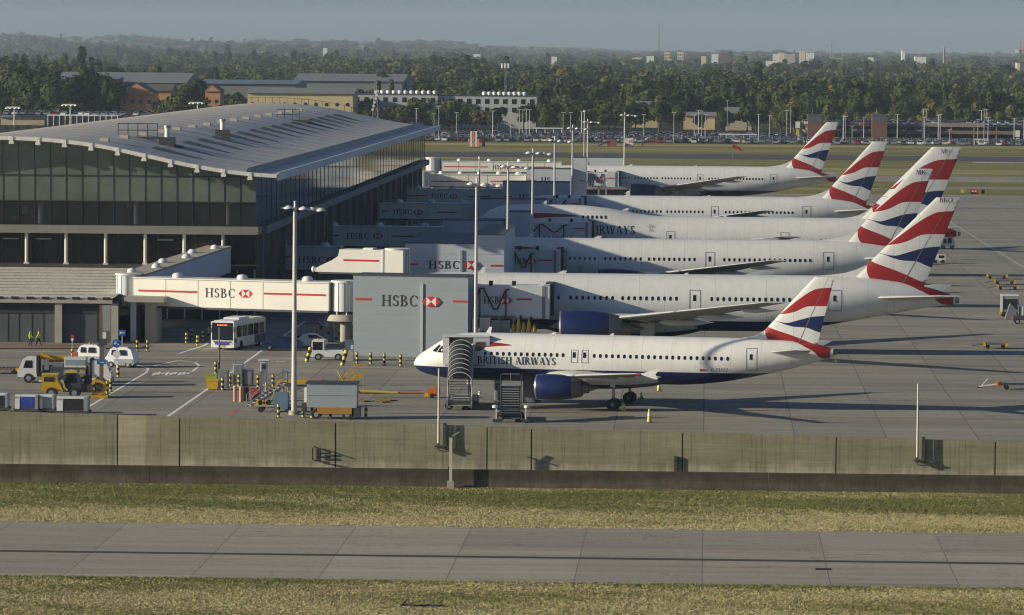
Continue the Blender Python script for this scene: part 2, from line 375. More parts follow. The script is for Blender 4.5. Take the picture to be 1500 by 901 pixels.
# ---------------------------------------------------------------- serif lettering, built from strokes
def _arc(cx, cyy, rx, ry, a0, a1, tv, th, n=14):
    out = []; P = []
    for i in range(n + 1):
        a = R(a0 + (a1 - a0) * i / n); t = th + (tv - th) * abs(math.cos(a))
        P.append(((cx + (rx - t / 2 + t / 2) * math.cos(a), cyy + (ry) * math.sin(a)), (cx + (rx - t) * math.cos(a), cyy + (ry - t) * math.sin(a))))
    for i in range(n): out.append([P[i][0], P[i + 1][0], P[i + 1][1], P[i][1]])
    return out
TV, TH, SF = 0.155, 0.065, 0.075
def _v(x, y0=0, y1=1, t=None, sb=True, st=True):
    t = t or TV; o = [[(x - t / 2, y0), (x + t / 2, y0), (x + t / 2, y1), (x - t / 2, y1)]]
    if sb: o.append([(x - t / 2 - SF, y0), (x - t / 2, y0), (x - t / 2, y0 + TH), (x - t / 2 - SF, y0 + TH)]); o.append([(x + t / 2, y0), (x + t / 2 + SF, y0), (x + t / 2 + SF, y0 + TH), (x + t / 2, y0 + TH)])
    if st: o.append([(x - t / 2 - SF, y1 - TH), (x - t / 2, y1 - TH), (x - t / 2, y1), (x - t / 2 - SF, y1)]); o.append([(x + t / 2, y1 - TH), (x + t / 2 + SF, y1 - TH), (x + t / 2 + SF, y1), (x + t / 2, y1)])
    return o
def _h(x0, x1, y, t=TH): return [[(x0, y - t / 2), (x1, y - t / 2), (x1, y + t / 2), (x0, y + t / 2)]]
def _d(x0, y0, x1, y1, t): return [[(x0 - t / 2, y0), (x0 + t / 2, y0), (x1 + t / 2, y1), (x1 - t / 2, y1)]]
GL = {
 'H': (0.86, _v(.17) + _v(.69) + _h(.25, .61, .5)), 'I': (0.36, _v(.18)),
 'S': (0.60, _arc(.30, .735, .24, .265, 35, 270, TV, TH) + _arc(.30, .27, .25, .27, 90, -145, TV, TH) + _h(.47, .53, .84, .16) + _h(.05, .10, .17, .18)),
 'B': (0.72, _v(.17) + _arc(.30, .755, .26, .245, -90, 90, TV, TH) + _arc(.30, .27, .34, .27, -90, 90, TV, TH) + _h(.2, .3, .967) + _h(.2, .3, .533) + _h(.2, .3, .033)),
 'C': (0.80, _arc(.43, .5, .39, .5, 48, 312, TV, TH, 22) + _h(.67, .73, .80, .2)),
 'G': (0.86, _arc(.43, .5, .39, .5, 48, 330, TV, TH, 22) + _v(.74, .05, .45, None, False, True)),
 'R': (0.78, _v(.17) + _arc(.30, .745, .28, .255, -90, 90, TV, TH) + _h(.2, .3, .967) + _h(.2, .3, .52) + _d(.72, 0, .38, .52, TV)),
 'P': (0.68, _v(.17) + _arc(.30, .745, .28, .255, -90, 90, TV, TH) + _h(.2, .3, .967) + _h(.2, .3, .52)),
 'T': (0.70, _v(.35, 0, 1, None, True, False) + _h(.02, .68, .965, .07) + _h(.02, .07, .88, .14) + _h(.63, .68, .88, .14)),
 'A': (0.80, _d(.10, 0, .36, 1, .075) + _d(.68, 0, .40, 1, TV) + _h(.2, .6, .34) + _h(.0, .2, .03) + _h(.54, .82, .03)),
 'W': (1.12, _d(.30, 0, .10, 1, TV) + _d(.30, 0, .54, 1, .07) + _d(.76, 0, .56, 1, TV) + _d(.76, 0, 1.0, 1, .07) + _h(0, .22, .97) + _h(.9, 1.1, .97)),
 'Y': (0.78, _d(.36, .45, .12, 1, TV) + _d(.42, .45, .66, 1, .07) + _v(.39, 0, .46, None, True, False) + _h(.02, .24, .97) + _h(.56, .76, .97)),
 'E': (0.66, _v(.17) + _h(.2, .6, .967) + _h(.2, .5, .5) + _h(.2, .62, .033) + _h(.57, .62, .88, .14) + _h(.59, .64, .12, .14)),
 'U': (0.82, _v(.17, .3, 1, None, False, True) + _v(.66, .3, 1, .08, False, True) + _arc(.40, .3, .31, .3, 180, 360, TV, TH)),
 'Z': (0.68, _h(.06, .62, .967) + _d(.14, 0, .54, 1, TV) + _h(.06, .64, .033)),
 'K': (0.80, _v(.17) + _d(.25, .4, .66, 1, .08) + _d(.70, 0, .38, .55, TV)),
 'M': (1.0, _v(.14, 0, 1, .07) + _d(.48, 0, .18, 1, TV) + _d(.48, 0, .80, 1, .07) + _v(.84)),
 'O': (0.86, _arc(.43, .5, .40, .5, 0, 360, TV, TH, 26)), 'N': (0.84, _v(.14, 0, 1, .07) + _d(.68, 0, .18, 1, TV) + _v(.70, 0, 1, .07)),
 '-': (0.36, _h(.05, .3, .42, .08)), ' ': (0.36, []),
}
def text_polys(txt, h, gap=0.06, wide=1.0):
    x = 0; P = []
    for ch in txt:
        wd, st = GL[ch]
        for q in st: P.append([((x + a) * h * wide, b * h) for a, b in q])
        x += wd + gap
    return P, (x - gap) * h * wide
def text_mb(txt, h, mt, x0=0, z0=0, y=0, wide=1.0, fn=None, center=False):
    P, wd = text_polys(txt, h, 0.06, wide); mb = MB()
    if center: x0 -= wd / 2
    for k, q in enumerate(P):
        e = 0.0006 * (k % 5)
        if fn is None: mb.add([(x0 + a, y - e, z0 + b) for a, b in q], [(0, 1, 2, 3)], mt); continue
        K = 5 if abs(q[3][1] - q[0][1]) > .3 * h else 1; L_ = lambda p, r, f: (p[0] + (r[0] - p[0]) * f, p[1] + (r[1] - p[1]) * f)
        for j in range(K):
            w_ = [L_(q[0], q[3], j / K), L_(q[1], q[2], j / K), L_(q[1], q[2], (j + 1) / K), L_(q[0], q[3], (j + 1) / K)]
            mb.add([fn(x0 + a, z0 + b, e + .012) for a, b in w_], [(0, 1, 2, 3)], mt)
    return mb, wd
def emblem_mb(cx, cz, h, y):
    """hexagonal red and white mark"""
    w2, w4, hh = h * 0.98, h * 0.5, h * 0.5; mb = MB(); T = lambda *p: mb.add([(cx + a, y, cz + b) for a, b in p[1:]], [tuple(range(len(p) - 1))], p[0])
    T(M_redtxt, (-w2, 0), (-w4, -hh), (-w4, hh)); T(M_redtxt, (w2, 0), (w4, hh), (w4, -hh))
    T(M_redtxt, (-w4, hh), (0, 0), (w4, hh)); T(M_redtxt, (-w4, -hh), (w4, -hh), (0, 0))
    T(M_whitetxt, (-w4, -hh), (0, 0), (-w4, hh)); T(M_whitetxt, (w4, -hh), (w4, hh), (0, 0))
    return mb
# ================================================================ THE SETTING
YK = 350.2                              # front of the low dark wall
YW = 351.4                              # face of the tall retaining wall
EDGE = [(-1600, YW + .3), (1600, YW + .3)]
def sheet(name, pts, z, mt, skirt=None):
    mb = MB(); mb.add([(p[0], p[1], z) for p in pts], [tuple(range(len(pts)))], mt)
    o = struct(name, mb, fin=False)
    if o.data.polygons[0].normal.z < 0: o.data.flip_normals()
    return o
# ground to the horizon, with the low hills on the left
def hill(x, y):
    if y < 5000: return -0.04
    t = min(1, (y - 5000) / 7000); t = t * t * (3 - 2 * t)
    a = 33 * max(0, min(1, (-400 - x) / 1500.0)) + 12 * math.exp(-((x + 700) / 400.0) ** 2)
    b = 3 + 1.2 * math.sin(x / 310.0) + 1.5 * math.sin(x / 127.0 + 1)
    return -0.04 + t * (a + b)
mb = MB()
mb.add([(-1600, YW + .3, -0.04), (1600, YW + .3, -0.04), (1600, 1500, -0.04), (-1600, 1500, -0.04)], [(0, 1, 2, 3)], M_country)
ys = [1500, 2000, 3000, 4000] + [5000 + 500 * i for i in range(19)] + [16000, 24000]
xs = [-6000] + [-3600 + 200 * i for i in range(37)] + [6000]
xs0 = [-1600 + (x + 6000) / 12000 * 3200 for x in xs]
vs = []; nx = len(xs)
for j, y in enumerate(ys):
    for i, x in enumerate(xs): vs.append(((xs0[i] if j == 0 else x), y, hill(x, y)))
mb.add(vs, [(j * nx + i, j * nx + i + 1, (j + 1) * nx + i + 1, (j + 1) * nx + i) for j in range(len(ys) - 1) for i in range(nx - 1)], M_country)
struct('ground', mb, smooth=False, fin=False)
sheet('apron', EDGE + [(1600, 957), (-1600, 957)], 0.0, M_apron)
def strip(name, y0, y1, z, mt, x0=-1600, x1=1600): return sheet(name, [(x0, y0), (x1, y0), (x1, y1), (x0, y1)], z, mt)
strip('airfield_grass', 957.2, 1445, 0.0, M_field)
strip('far_taxiway', 1050, 1095, 0.03, M_apron)
sheet('taxiway_link', [(40, 1000), (300, 985), (300, 1012), (62, 1016)], 0.03, M_apron)
strip('runway', 1244, 1302, 0.03, M_runway)
strip('runway_edge_line', 1228.5, 1233, 0.05, M_linew, X_at(1424, 1230), 400)
strip('car_park_ground', 1445.3, 1640, 0.0, M_asphalt)
# lower ground with verge, perimeter road and front grass
ZL = -3.57
strip('verge', 321.5, 400, ZL, M_verge, -1600, 1600)
strip('front_grass', -300, 288.2, ZL, M_verge2, -1600, 1600)
strip('perimeter_road', 288.2, 321.5, ZL + 0.004, M_road, -1600, 1600)
strip('road_centre_seal', 301.9, 303.0, ZL + 0.012, M_lined, -1600, 1600)
strip('road_edge_seal', 319.2, 319.5, ZL + 0.012, mat('pale_seal', (0.36, 0.34, 0.27), 0.9), -1600, 1600)
# painted markings on the apron
def line_px(name, pts, w, mt, z=0.008):
    P = [G(x, y) for x, y in pts]; mb = MB()
    for a, b in zip(P[:-1], P[1:]):
        d = (b - a).normalized(); nrm = Vector((-d.y, d.x, 0)) * (w / 2)
        mb.add([(a - nrm)[:2] + (z,), (b - nrm)[:2] + (z,), (b + nrm)[:2] + (z,), (a + nrm)[:2] + (z,)], [(0, 1, 2, 3)], mt)
    o = struct(name, mb, fin=False); return o
line_px('road_marking', [(246, 610), (304, 570), (383, 514), (448, 470)], 0.28, M_linew)
line_px('road_marking', [(120, 602), (170, 572), (214, 546), (217, 540), (206, 536), (190, 533)], 0.28, M_linew, 0.009)
line_px('road_marking', [(225, 536), (262, 528), (286, 531), (292, 536), (281, 545)], 0.28, M_linew, 0.010)
line_px('road_marking', [(262, 518), (300, 506), (318, 492)], 0.28, M_linew, 0.009)
line_px('road_marking', [(404, 530), (418, 530)], 0.5, M_linew)
line_px('road_marking', [(500, 537), (612, 541), (700, 545)], 0.2, M_linew, 0.009)
line_px('road_marking', [(0, 514), (110, 516), (210, 523), (500, 526)], 0.25, M_linew)
line_px('road_marking', [(1391, 325), (1440, 355), (1500, 392), (1560, 428)], 0.45, mat('worn_line_paint', (0.36, 0.37, 0.36), 0.8, noise=0.3, scale=0.8))
for p in ([(336, 609), (346, 600)], [(459, 565), (471, 553)], [(205, 548), (208, 546)]):
    line_px('hatched_marking', p, 0.45, mat('red_marking_paint', (0.42, 0.17, 0.13), 0.8), 0.012)
for k in range(9):
    x = 224 + k * 6.2; line_px('worn_lettering_mark', [(x, 550 - (k % 3)), (x + 4, 546 - (k % 2))], 0.3, M_linew, 0.013 + 0.001 * (k % 2))
line_px('stand_centre_line', [(470, 567), (620, 590), (900, 607), (1200, 613), (1520, 618)], 0.22, M_liney, 0.011)
line_px('stand_lead_in_line', [(690, 588), (790, 597), (900, 597)], 0.2, M_liney, 0.012)
line_px('stand_lead_in_line', [(1210, 478), (1300, 499), (1520, 505)], 0.16, M_liney, 0.011)
# the walkway pavement in front of the low building
P = [G(-60, 512), G(205, 511), G(218, 506), G(-60, 503)]
mb = MB(); q = [(p.x, p.y) for p in P]; mb.prism(q, 0.002, 0.12, mat('brown_pavement', (0.20, 0.15, 0.10), 0.9, noise=0.15, scale=0.6), plane='xy'); struct('pavement', mb)

# ---------------------------------------------------------------- retaining wall between apron and verge
def on_wall(px):                       # world x,y where a pixel column meets the wall face
    return Vector((X_at(px, YW), YW, 0))
WTL, WTR = AT(0, 603, YW), AT(1500, 648, YW)
def wall_top(x): return WTL.z + (WTR.z - WTL.z) * max(-.6, min(1.35, (x - WTL.x) / (WTR.x - WTL.x)))
wall = thing('retaining_wall', 'tall stained tan concrete retaining wall carrying the near edge of the apron', 'wall', (0, 0, 0))
jx = [-900, -500, -300, -180, -120] + [X_at(p, YW) for p in (-190, -30, 173, 215, 264, 493, 716, 781, 1003, 1229, 1463, 1700)] + [90, 200, 600]
kp = X_at(173, YW); kg = X_at(215, YW)
for a, b in zip(jx[:-1], jx[1:]):
    mt = M_wallp if abs(a - kp) < .1 else (M_wallg if abs(a - kg) < .1 else M_wall); g = 0.0 if abs(a - kp) < .1 else .05
    mb = MB(); mb.prism([(a + .05 * (abs(a - kg) > .1), ZL - .3), (b - g, ZL - .3), (b - g, wall_top(b - g)), (a + .05 * (abs(a - kg) > .1), wall_top(a))], YW, YW + .45, mt); c = obj('wall_panel', mb, wall)
    if mt is M_wallp: c['label'] = 'cleaner paler concrete panel'
mb = MB(); P_ = [(-900, ZL - .3), (600, ZL - .3), (600, wall_top(600) - .05), (X_at(1700, YW), wall_top(X_at(1700, YW)) - .05), (-120, wall_top(-120) - .05), (-900, wall_top(-900) - .05)]
mb.prism(P_, YW + .15, YW + .4, M_dark); obj('joint_filler', mb, wall)
wn = Vector((0, -1, 0))
# low dark wall
low = thing('low_wall', 'low dark dirty concrete wall running along the grass verge', 'wall', (0, YK, ZL))
jx = [-400, -120] + [X_at(p, YK) for p in (220, 700, 1130, 1700)] + [300]
for a, b in zip(jx[:-1], jx[1:]):
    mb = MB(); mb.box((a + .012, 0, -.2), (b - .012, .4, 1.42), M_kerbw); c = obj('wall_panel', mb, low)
    c.data.transform(Matrix.Translation((0, YK, ZL))); c.location = (0, -YK, -ZL)

# fixtures on the walls
def lamp_pole(px, ytop, ybot, label, left=True):
    B = on_wall(px) + wn * 0.42; z0 = 31.5 - (ybot - 66 - .0075 * (px - 750)) * (B.y) / FPX; z1 = 31.5 - (ytop - 66 - .0075 * (px - 750)) * B.y / FPX
    t = thing('aerial_mast', label, 'mast', (B.x, B.y, z0), 0, 'thin masts bracketed to the retaining wall')
    mb = MB(); mb.tube((0, 0, 0), (0, 0, z1 - z0), .10, M_pole, .07, 10); obj('pole', mb, t, True)
    mb = MB(); mb.box((-.3, -.12, -.12), (.45, .38, 0), M_dsteel); mb.bar((0, .5, -.5), (0, 0, -.1), .06, M_pole); mb.bar((.5, .5, -.4), (.4, .1, -.1), .06, M_pole); mb.bar((0, 0, -.3), (0, 0, .2), .2, M_dsteel); obj('bracket', mb, t)
    mb = MB(); mb.box((.35, .26, .05), (.62, .40, 1.8), M_dsteel); obj('cabinet', mb, t)  # no real cabinet: dark box standing in for the mast's shadow on the wall
    return t
lamp_pole(645, 541, 655, 'thin pale mast bracketed to the retaining wall in front of the nearest plane')
lamp_pole(1348, 561, 673, 'thin pale mast bracketed to the retaining wall near the right of the photo')
def px_pt(px, py, Y): return AT(px, py, Y)
b = px_pt(660, 716, YK - .6); t = thing('wall_post', 'short pale post with a small lamp standing against the dark low wall', 'post', (b.x, b.y, ZL), 0)
mb = MB(); mb.box((-.28, -.28, 0), (.28, .28, .55), M_conc); obj('footing', mb, t)
mb = MB(); mb.box((-.12, -.12, .55), (.12, .12, 4.05), mat('pale_post', (.55, .5, .36), .7)); obj('post', mb, t)
mb = MB(); mb.box((-.1, -.3, 4.05), (.1, .3, 4.12), M_dark); mb.bar((.1, 0, 4.1), (.62, 0, 4.45), .16, M_steel, .1); obj('lamp', mb, t)
mb = MB(); mb.box((-.2, -.1, .6), (-.12, .1, 1.7), M_black); obj('cable_duct', mb, t)
B = on_wall(993) + wn * .12; t = thing('wall_light', 'small wall light on a bracket beside a panel joint', 'light', (B.x, B.y, -3.4), 0)
mb = MB(); mb.box((-.12, -.1, 0), (.14, .1, 2.4), M_dsteel); obj('backing_box', mb, t)
mb = MB(); mb.box((-.15, -.35, .95), (.75, .05, 1.12), M_lamp); obj('lamp_head', mb, t); mb = MB(); mb.bar((.2, 0, .4), (.9, -.3, .8), .05, M_steel); obj('stay', mb, t)
B = on_wall(460) + wn * .12; t = thing('cable_bracket', 'small dark steel bracket frame fixed to the tan wall panel', 'bracket', (B.x, B.y, -1.75), 0)
mb = MB(); mb.bar((0, 0, .1), (0, 0, 1.1), .08, M_dark); mb.bar((.1, -.1, 1.2), (1.5, -.3, .75), .1, M_dark); mb.bar((.1, -.1, .1), (1.4, -.3, -.05), .1, M_dark)
[mb.box((.35, -.1, .28 + .32 * k), (1.45, -.03, .42 + .3 * k), M_dark) for k in range(2)]; obj('frame', mb, t)

# ================================================================ AIRLINERS
def pchip(xs, ys, x):
    xs, ys = np.array(xs, float), np.array(ys, float); h = np.diff(xs); d = np.diff(ys) / h; n = len(xs); m = np.zeros(n)
    for i in range(1, n - 1):
        if d[i - 1] * d[i] > 0:
            w1, w2 = 2 * h[i] + h[i - 1], h[i] + 2 * h[i - 1]; m[i] = (w1 + w2) / (w1 / d[i - 1] + w2 / d[i])
    m[0], m[-1] = d[0], d[-1]
    i = int(np.clip(np.searchsorted(xs, x) - 1, 0, n - 2)); t = (x - xs[i]) / h[i]
    return float(ys[i] * (2 * t**3 - 3 * t**2 + 1) + h[i] * m[i] * (t**3 - 2 * t**2 + t) + ys[i + 1] * (-2 * t**3 + 3 * t**2) + h[i] * m[i + 1] * (t**3 - t**2))
def airliner(name, label, S, loc, rz, group=None):
    t = thing(name, label, 'airliner', loc, rz, group)
    PX = [p[0] for p in S['prof']]; L = PX[-1]
    ZT = lambda x: pchip(PX, [p[1] for p in S['prof']], x); ZB = lambda x: pchip(PX, [p[2] for p in S['prof']], x); HW = lambda x: pchip(PX, [p[3] for p in S['prof']], x)
    def surf(x, z, e=0.02):          # port side point of the skin
        zt, zb, hw = ZT(x), ZB(x), HW(x); zc, rz_ = (zt + zb) / 2, (zt - zb) / 2
        q = max(0, 1 - ((z - zc) / rz_) ** 2); return (x, -hw * math.sqrt(q) - e, z)
    zl = S['belly']
    xs = sorted(set([round(v, 3) for v in list(np.array([0, .004, .012, .025, .045, .07, .1, .14, .18]) * L * .55 + .02) + list(np.linspace(.1 * L, .72 * L, 26)) + list(np.linspace(.73 * L, L - .001, 22))]))
    mb = MB(); nl, nu = 7, 14; rings = []
    for x in xs:
        zt, zb, hw = ZT(x), ZB(x), HW(x); zc, rr = (zt + zb) / 2, max((zt - zb) / 2, .01)
        a = math.asin(max(-1, min(.995, (zl(x) - zc) / rr)))
        th = list(np.linspace(-math.pi / 2, a, nl + 1)) + list(np.linspace(a, math.pi / 2, nu + 1))[1:]
        ring = [(x, -hw * math.cos(v), zc + rr * math.sin(v)) for v in th] + [(x, hw * math.cos(v), zc + rr * math.sin(v)) for v in th[::-1][1:-1]]
        rings.append(ring)
    n = len(rings[0]); N = nl + nu
    for k in range(len(rings) - 1):
        for i in range(n):
            j = (i + 1) % n; lower = i < nl or i >= 2 * N - nl
            mb.add([rings[k][i], rings[k][j], rings[k + 1][j], rings[k + 1][i]], [(0, 1, 2, 3)], M_blue if lower else M_white)
    mb.add(rings[0], [tuple(range(n))], M_white); mb.add(rings[-1], [tuple(range(n - 1, -1, -1))], M_exh)
    obj('fuselage', mb, t, True)
    # wing-body fairing
    x0, x1, zf, hwf = S['fairing']; mb = MB(); rr = []
    for k in range(15):
        u = k / 14; s = math.sin(math.pi * u) ** .45 if 0 < u < 1 else 0.02; ring = []
        for i in range(15):
            a = math.pi + math.pi * i / 14; ring.append((x0 + (x1 - x0) * u, hwf * s * math.cos(a), zf + 1.25 * S['k'] * s * math.sin(a) * .95))
        rr.append(ring)
    for k in range(14):
        for i in range(14): mb.add([rr[k][i], rr[k][i + 1], rr[k + 1][i + 1], rr[k + 1][i]], [(0, 1, 2, 3)], M_blue if 2 < i < 11 else M_white)
    obj('belly_fairing', mb, t, True)
    # wings and tailplanes
    prof = [(1, .0), (.9, .018), (.7, .045), (.5, .062), (.3, .068), (.15, .058), (.06, .04), (.015, .02), (0, 0), (.015, -.014), (.06, -.025), (.15, -.035), (.3, -.042), (.5, -.038), (.7, -.024), (.9, -.008)]
    def foil(secs, sd, mt, mlow, nm, parent=t, cap=True):
        mb = MB(); rg = []
        for (y, le, ch, z, tk) in secs: rg.append([(le + ch * a, sd * y, z + ch * b * tk) for a, b in prof])
        m_ = len(prof)
        for k in range(len(rg) - 1):
            for i in range(m_):
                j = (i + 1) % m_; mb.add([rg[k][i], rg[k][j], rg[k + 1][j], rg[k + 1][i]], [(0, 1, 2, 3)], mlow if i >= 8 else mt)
        mb.add(rg[-1], [tuple(range(m_))], mt); return obj(nm, mb, parent, True)
    for sd in (-1, 1):
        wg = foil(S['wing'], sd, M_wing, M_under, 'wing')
        (ya, la, ca, za, _), (yb, lb, cb, zb_, _) = S['wing'][1], S['wing'][-1]
        for u in S['fair_u']:
            y = ya + (yb - ya) * u; le = la + (lb - la) * u; ch = ca + (cb - ca) * u; z = za + (zb_ - za) * u; k = S['k'] * (1.05 - .5 * u)
            mb = MB(); mb.lathe([(0, .02), (.35 * k, .2 * k), (1.2 * k, .26 * k), (2.4 * k, .18 * k), (3.3 * k, .02)], M_wing, 10, 'x', (le + ch * .55, sd * y, z - .22 * k)); obj('flap_track_fairing', mb, wg, True)
        if S.get('fence'):
            y, le, ch, z, _ = S['wing'][-1]; mb = MB()
            mb.prism([(le + .3, z - .02), (le + ch * 1.05, z + .5), (le + ch * 1.3, z + .48), (le + ch * 1.0, z), (le + ch * 1.15, z - .4), (le + ch * 1.0, z - .42), (le + .4, z - .08)], sd * y - .03, sd * y + .03, M_white); obj('wingtip_fence', mb, wg)
            mb = MB(); mb.box((le - .05, sd * y - .08, z - .06), (le + .25, sd * y + .08, z + .06), M_redtxt); obj('navigation_light', mb, wg)
        foil(S['tail'], sd, M_wing, M_wing, 'tailplane')
        e = S['eng']
        for (ex, ey, ez, r, ln) in e:
            mb = MB(); K = ln
            mb.lathe([(.02 * K, r * .88, M_alu), (0, r * .95, M_alu), (.03 * K, r * 1.0, M_blue), (.25 * K, r * 1.06), (.5 * K, r * 1.04), (.78 * K, r * .9, M_exh), (.98 * K, r * .70, M_exh), (.99 * K, r * .6, M_dark), (.9 * K, r * .5, M_exh), (1.12 * K, r * .42, M_exh), (1.13 * K, r * .28, M_exh), (1.35 * K, r * .03)], M_blue, 28, 'x', (ex, sd * ey, ez))
            eg = obj('engine', mb, t, True)
            mb = MB(); mb.lathe([(.12 * K, r * .9, M_dark), (.14 * K, .22 * r, M_dark), (.05 * K, .02)], M_dark, 20, 'x', (ex, sd * ey, ez)); obj('fan', mb, eg, True)
            zw = S['pylz'](ey); mb = MB()
            mb.prism([(ex + .3 * K, ez + r * .95), (ex + .75 * K, zw + .1), (ex + 1.3 * K, zw + .05), (ex + 1.5 * K, zw - .25), (ex + 1.0 * K, ez + r * .6)], sd * ey - .16 * S['k'], sd * ey + .16 * S['k'], M_white); obj('pylon', mb, eg)
    # fin with its waves
    F = S['fin']; U = [0, .12, .3, .5, .7, .9, 1.0]
    cur = [[0] * 7, [.245, .155, .065, .022, .006, 0, 0], [.29, .262, .227, .185, .135, .075, .05], [.375, .36, .325, .297, .29, .245, .22], [.38, .365, .35, .392, .435, .452, .455], [.465, .475, .508, .582, .592, .592, .592], [.475, .66, .785, .835, .845, .849, .85], [1] * 7]
    mts = [M_white, M_red, M_white, M_blue, M_white, M_red, M_white]; nu_ = 16
    def fp(u, v, sd):
        zz = F['z0'] + (F['z1'] - F['z0']) * v; le = F['le'](v); te = F['te'](v); ch = te - le
        th = ch * .095 * (1.45 * math.sqrt(max(u, 0)) * (1 - u) ** .9 + .012) * .75
        return (le + ch * u, sd * th, zz)
    mb = MB(); tab = []
    for iu in range(nu_ + 1):
        u = iu / nu_; uu = u ** 1.0; c_ = [pchip(U, c, uu) for c in cur]; 
        for k in range(1, len(c_)): c_[k] = min(1, max(c_[k], c_[k - 1] + .0))
        tab.append(c_)
    for sd in (-1, 1):
        for b in range(7):
            sub = 6 if b in (5, 6) else 4
            for iu in range(nu_):
                for s_ in range(sub):
                    q = []
                    for (i2, s2) in ((iu, s_), (iu + 1, s_), (iu + 1, s_ + 1), (iu, s_ + 1)):
                        v = tab[i2][b] + (tab[i2][b + 1] - tab[i2][b]) * s2 / sub; q.append(fp(i2 / nu_, v, sd))
                    mb.add(q, [(0, 1, 2, 3)], mts[b])
    tip = [fp(i / nu_, 1, -1) for i in range(nu_ + 1)] + [fp(i / nu_, 1, 1) for i in range(nu_, -1, -1)]
    mb.add(tip, [tuple(range(len(tip)))], M_white)
    te_ = [(fp(1, v / 20, -1), fp(1, v / 20, 1)) for v in range(21)]
    for k in range(20): mb.add([te_[k][0], te_[k][1], te_[k + 1][1], te_[k + 1][0]], [(0, 1, 2, 3)], M_wing)
    fin_o = obj('fin', mb, t, True)
    # rudder hinge line
    mb = MB(); u = .70
    for k in range(20):
        a, b_ = fp(u, k / 20, -1), fp(u, (k + 1) / 20, -1); c_, d_ = fp(u + .012, (k + 1) / 20, -1), fp(u + .012, k / 20, -1)
        mb.add([(p[0], p[1] - .012, p[2]) for p in (a, b_, c_, d_)], [(0, 1, 2, 3)], M_outl)
    obj('rudder_hinge', mb, fin_o)
    # dorsal fillet
    mb = MB(); xa, xb = F['dors'], F['le'](.24); za, zb2 = ZT(xa), F['z0'] + (F['z1'] - F['z0']) * .24
    ctl = [(xa, za - .05), (xa + (xb - xa) * .35, za + (zb2 - za) * .10), (xa + (xb - xa) * .6, za + (zb2 - za) * .28), (xa + (xb - xa) * .8, za + (zb2 - za) * .58), (xb, zb2), (xb + .5, zb2 - .7), (xb + .2, F['z0'] + .3), (xa + 1, za - .5)]
    mb.prism(ctl, -.07, .07, M_white); obj('fin_fillet', mb, fin_o, True)
    # red tail cone marking
    mb = MB(); nx_, na = 18, 8; xs_ = np.linspace(F['red0'], L - .25, nx_ + 1)
    for sd in (-1, 1):
        for i in range(nx_):
            for j in range(na):
                q = []
                for (ii, jj) in ((i, j), (i + 1, j), (i + 1, j + 1), (i, j + 1)):
                    x = xs_[ii]; u = ii / nx_; lo = pchip([0, .35, .6, .8, 1], [82, 44, 12, -45, -80], u); hi = 90
                    a = R(lo + (hi - lo) * jj / na); zt, zb, hw = ZT(x), ZB(x), HW(x); zc, rr_ = (zt + zb) / 2, (zt - zb) / 2
                    q.append((x, sd * (hw + .02) * math.cos(a), zc + (rr_ + .02) * math.sin(a)))
                mb.add(q, [(0, 1, 2, 3)], M_red)
    obj('tail_marking', mb, t, True)
    mb = MB(); zt, zb = ZT(L), ZB(L); mb.lathe([(0, (zt - zb) / 2 * .8), (.25 * S['k'], (zt - zb) / 2 * .7), (.26 * S['k'], .02)], M_exh, 12, 'x', (L - .05, 0, (zt + zb) / 2)); obj('tail_exhaust', mb, t, True)
    # windows, doors, lettering
    zw, ww, wh = S['win']; wcache = {}
    for (xa, xb, st) in S['rows']:
        x = xa
        while x <= xb + .01:
            z_ = zw if not callable(zw) else zw(x)
            hk = round(HW(x), 2)
            if hk not in wcache:
                mb = MB(); pts = []
                for k in range(8):
                    a = 2 * math.pi * (k + .5) / 8; px_, pz = ww / 2 * max(-1, min(1, 1.25 * math.cos(a))), wh / 2 * max(-1, min(1, 1.25 * math.sin(a)))
                    pts.append((px_, surf(x, z_ + pz, .015)[1], z_ + pz))
                mb.add(pts, [tuple(range(8))], M_glass); wcache[hk] = mb.mesh('window')
            me = wcache[hk]
            o = bpy.data.objects.new('window', me); col.objects.link(o); o.parent = t; o.location = (x, 0, 0); x += st
    for (x, z0, w_, h_) in S['doors']:
        mb = MB(); e = .055 * S['k'] ** .5
        for (a, b, c_, d_) in ((x - w_ / 2, z0, x + w_ / 2, z0 + e), (x - w_ / 2, z0 + h_ - e, x + w_ / 2, z0 + h_), (x - w_ / 2, z0, x - w_ / 2 + e, z0 + h_), (x + w_ / 2 - e, z0, x + w_ / 2, z0 + h_)):
            for k in range(6):
                zz0, zz1 = b + (d_ - b) * k / 6, b + (d_ - b) * (k + 1) / 6
                mb.add([surf(a, zz0, .018), surf(c_, zz0, .018), surf(c_, zz1, .018), surf(a, zz1, .018)], [(0, 1, 2, 3)], M_outl)
        do = obj('door', mb, t, fin=False)
        mb = MB(); q = .16 * S['k'] ** .5; zc_ = z0 + h_ * .62; mb.add([surf(x - q, zc_ - q * 1.6, .02), surf(x + q * .6, zc_ - q * 1.6, .02), surf(x + q * .6, zc_ + q * 1.4, .02), surf(x - q, zc_ + q * 1.4, .02)], [(0, 1, 2, 3)], M_glass); obj('door_window', mb, do, fin=False)
    for (txt, x, z, h_, mt, wide) in S['text']:
        mb, _ = text_mb(txt, h_, mt, x, z, 0, wide, fn=lambda a, b, e: surf(a, b, .02 + e)); obj('lettering', mb, t, fin=False)
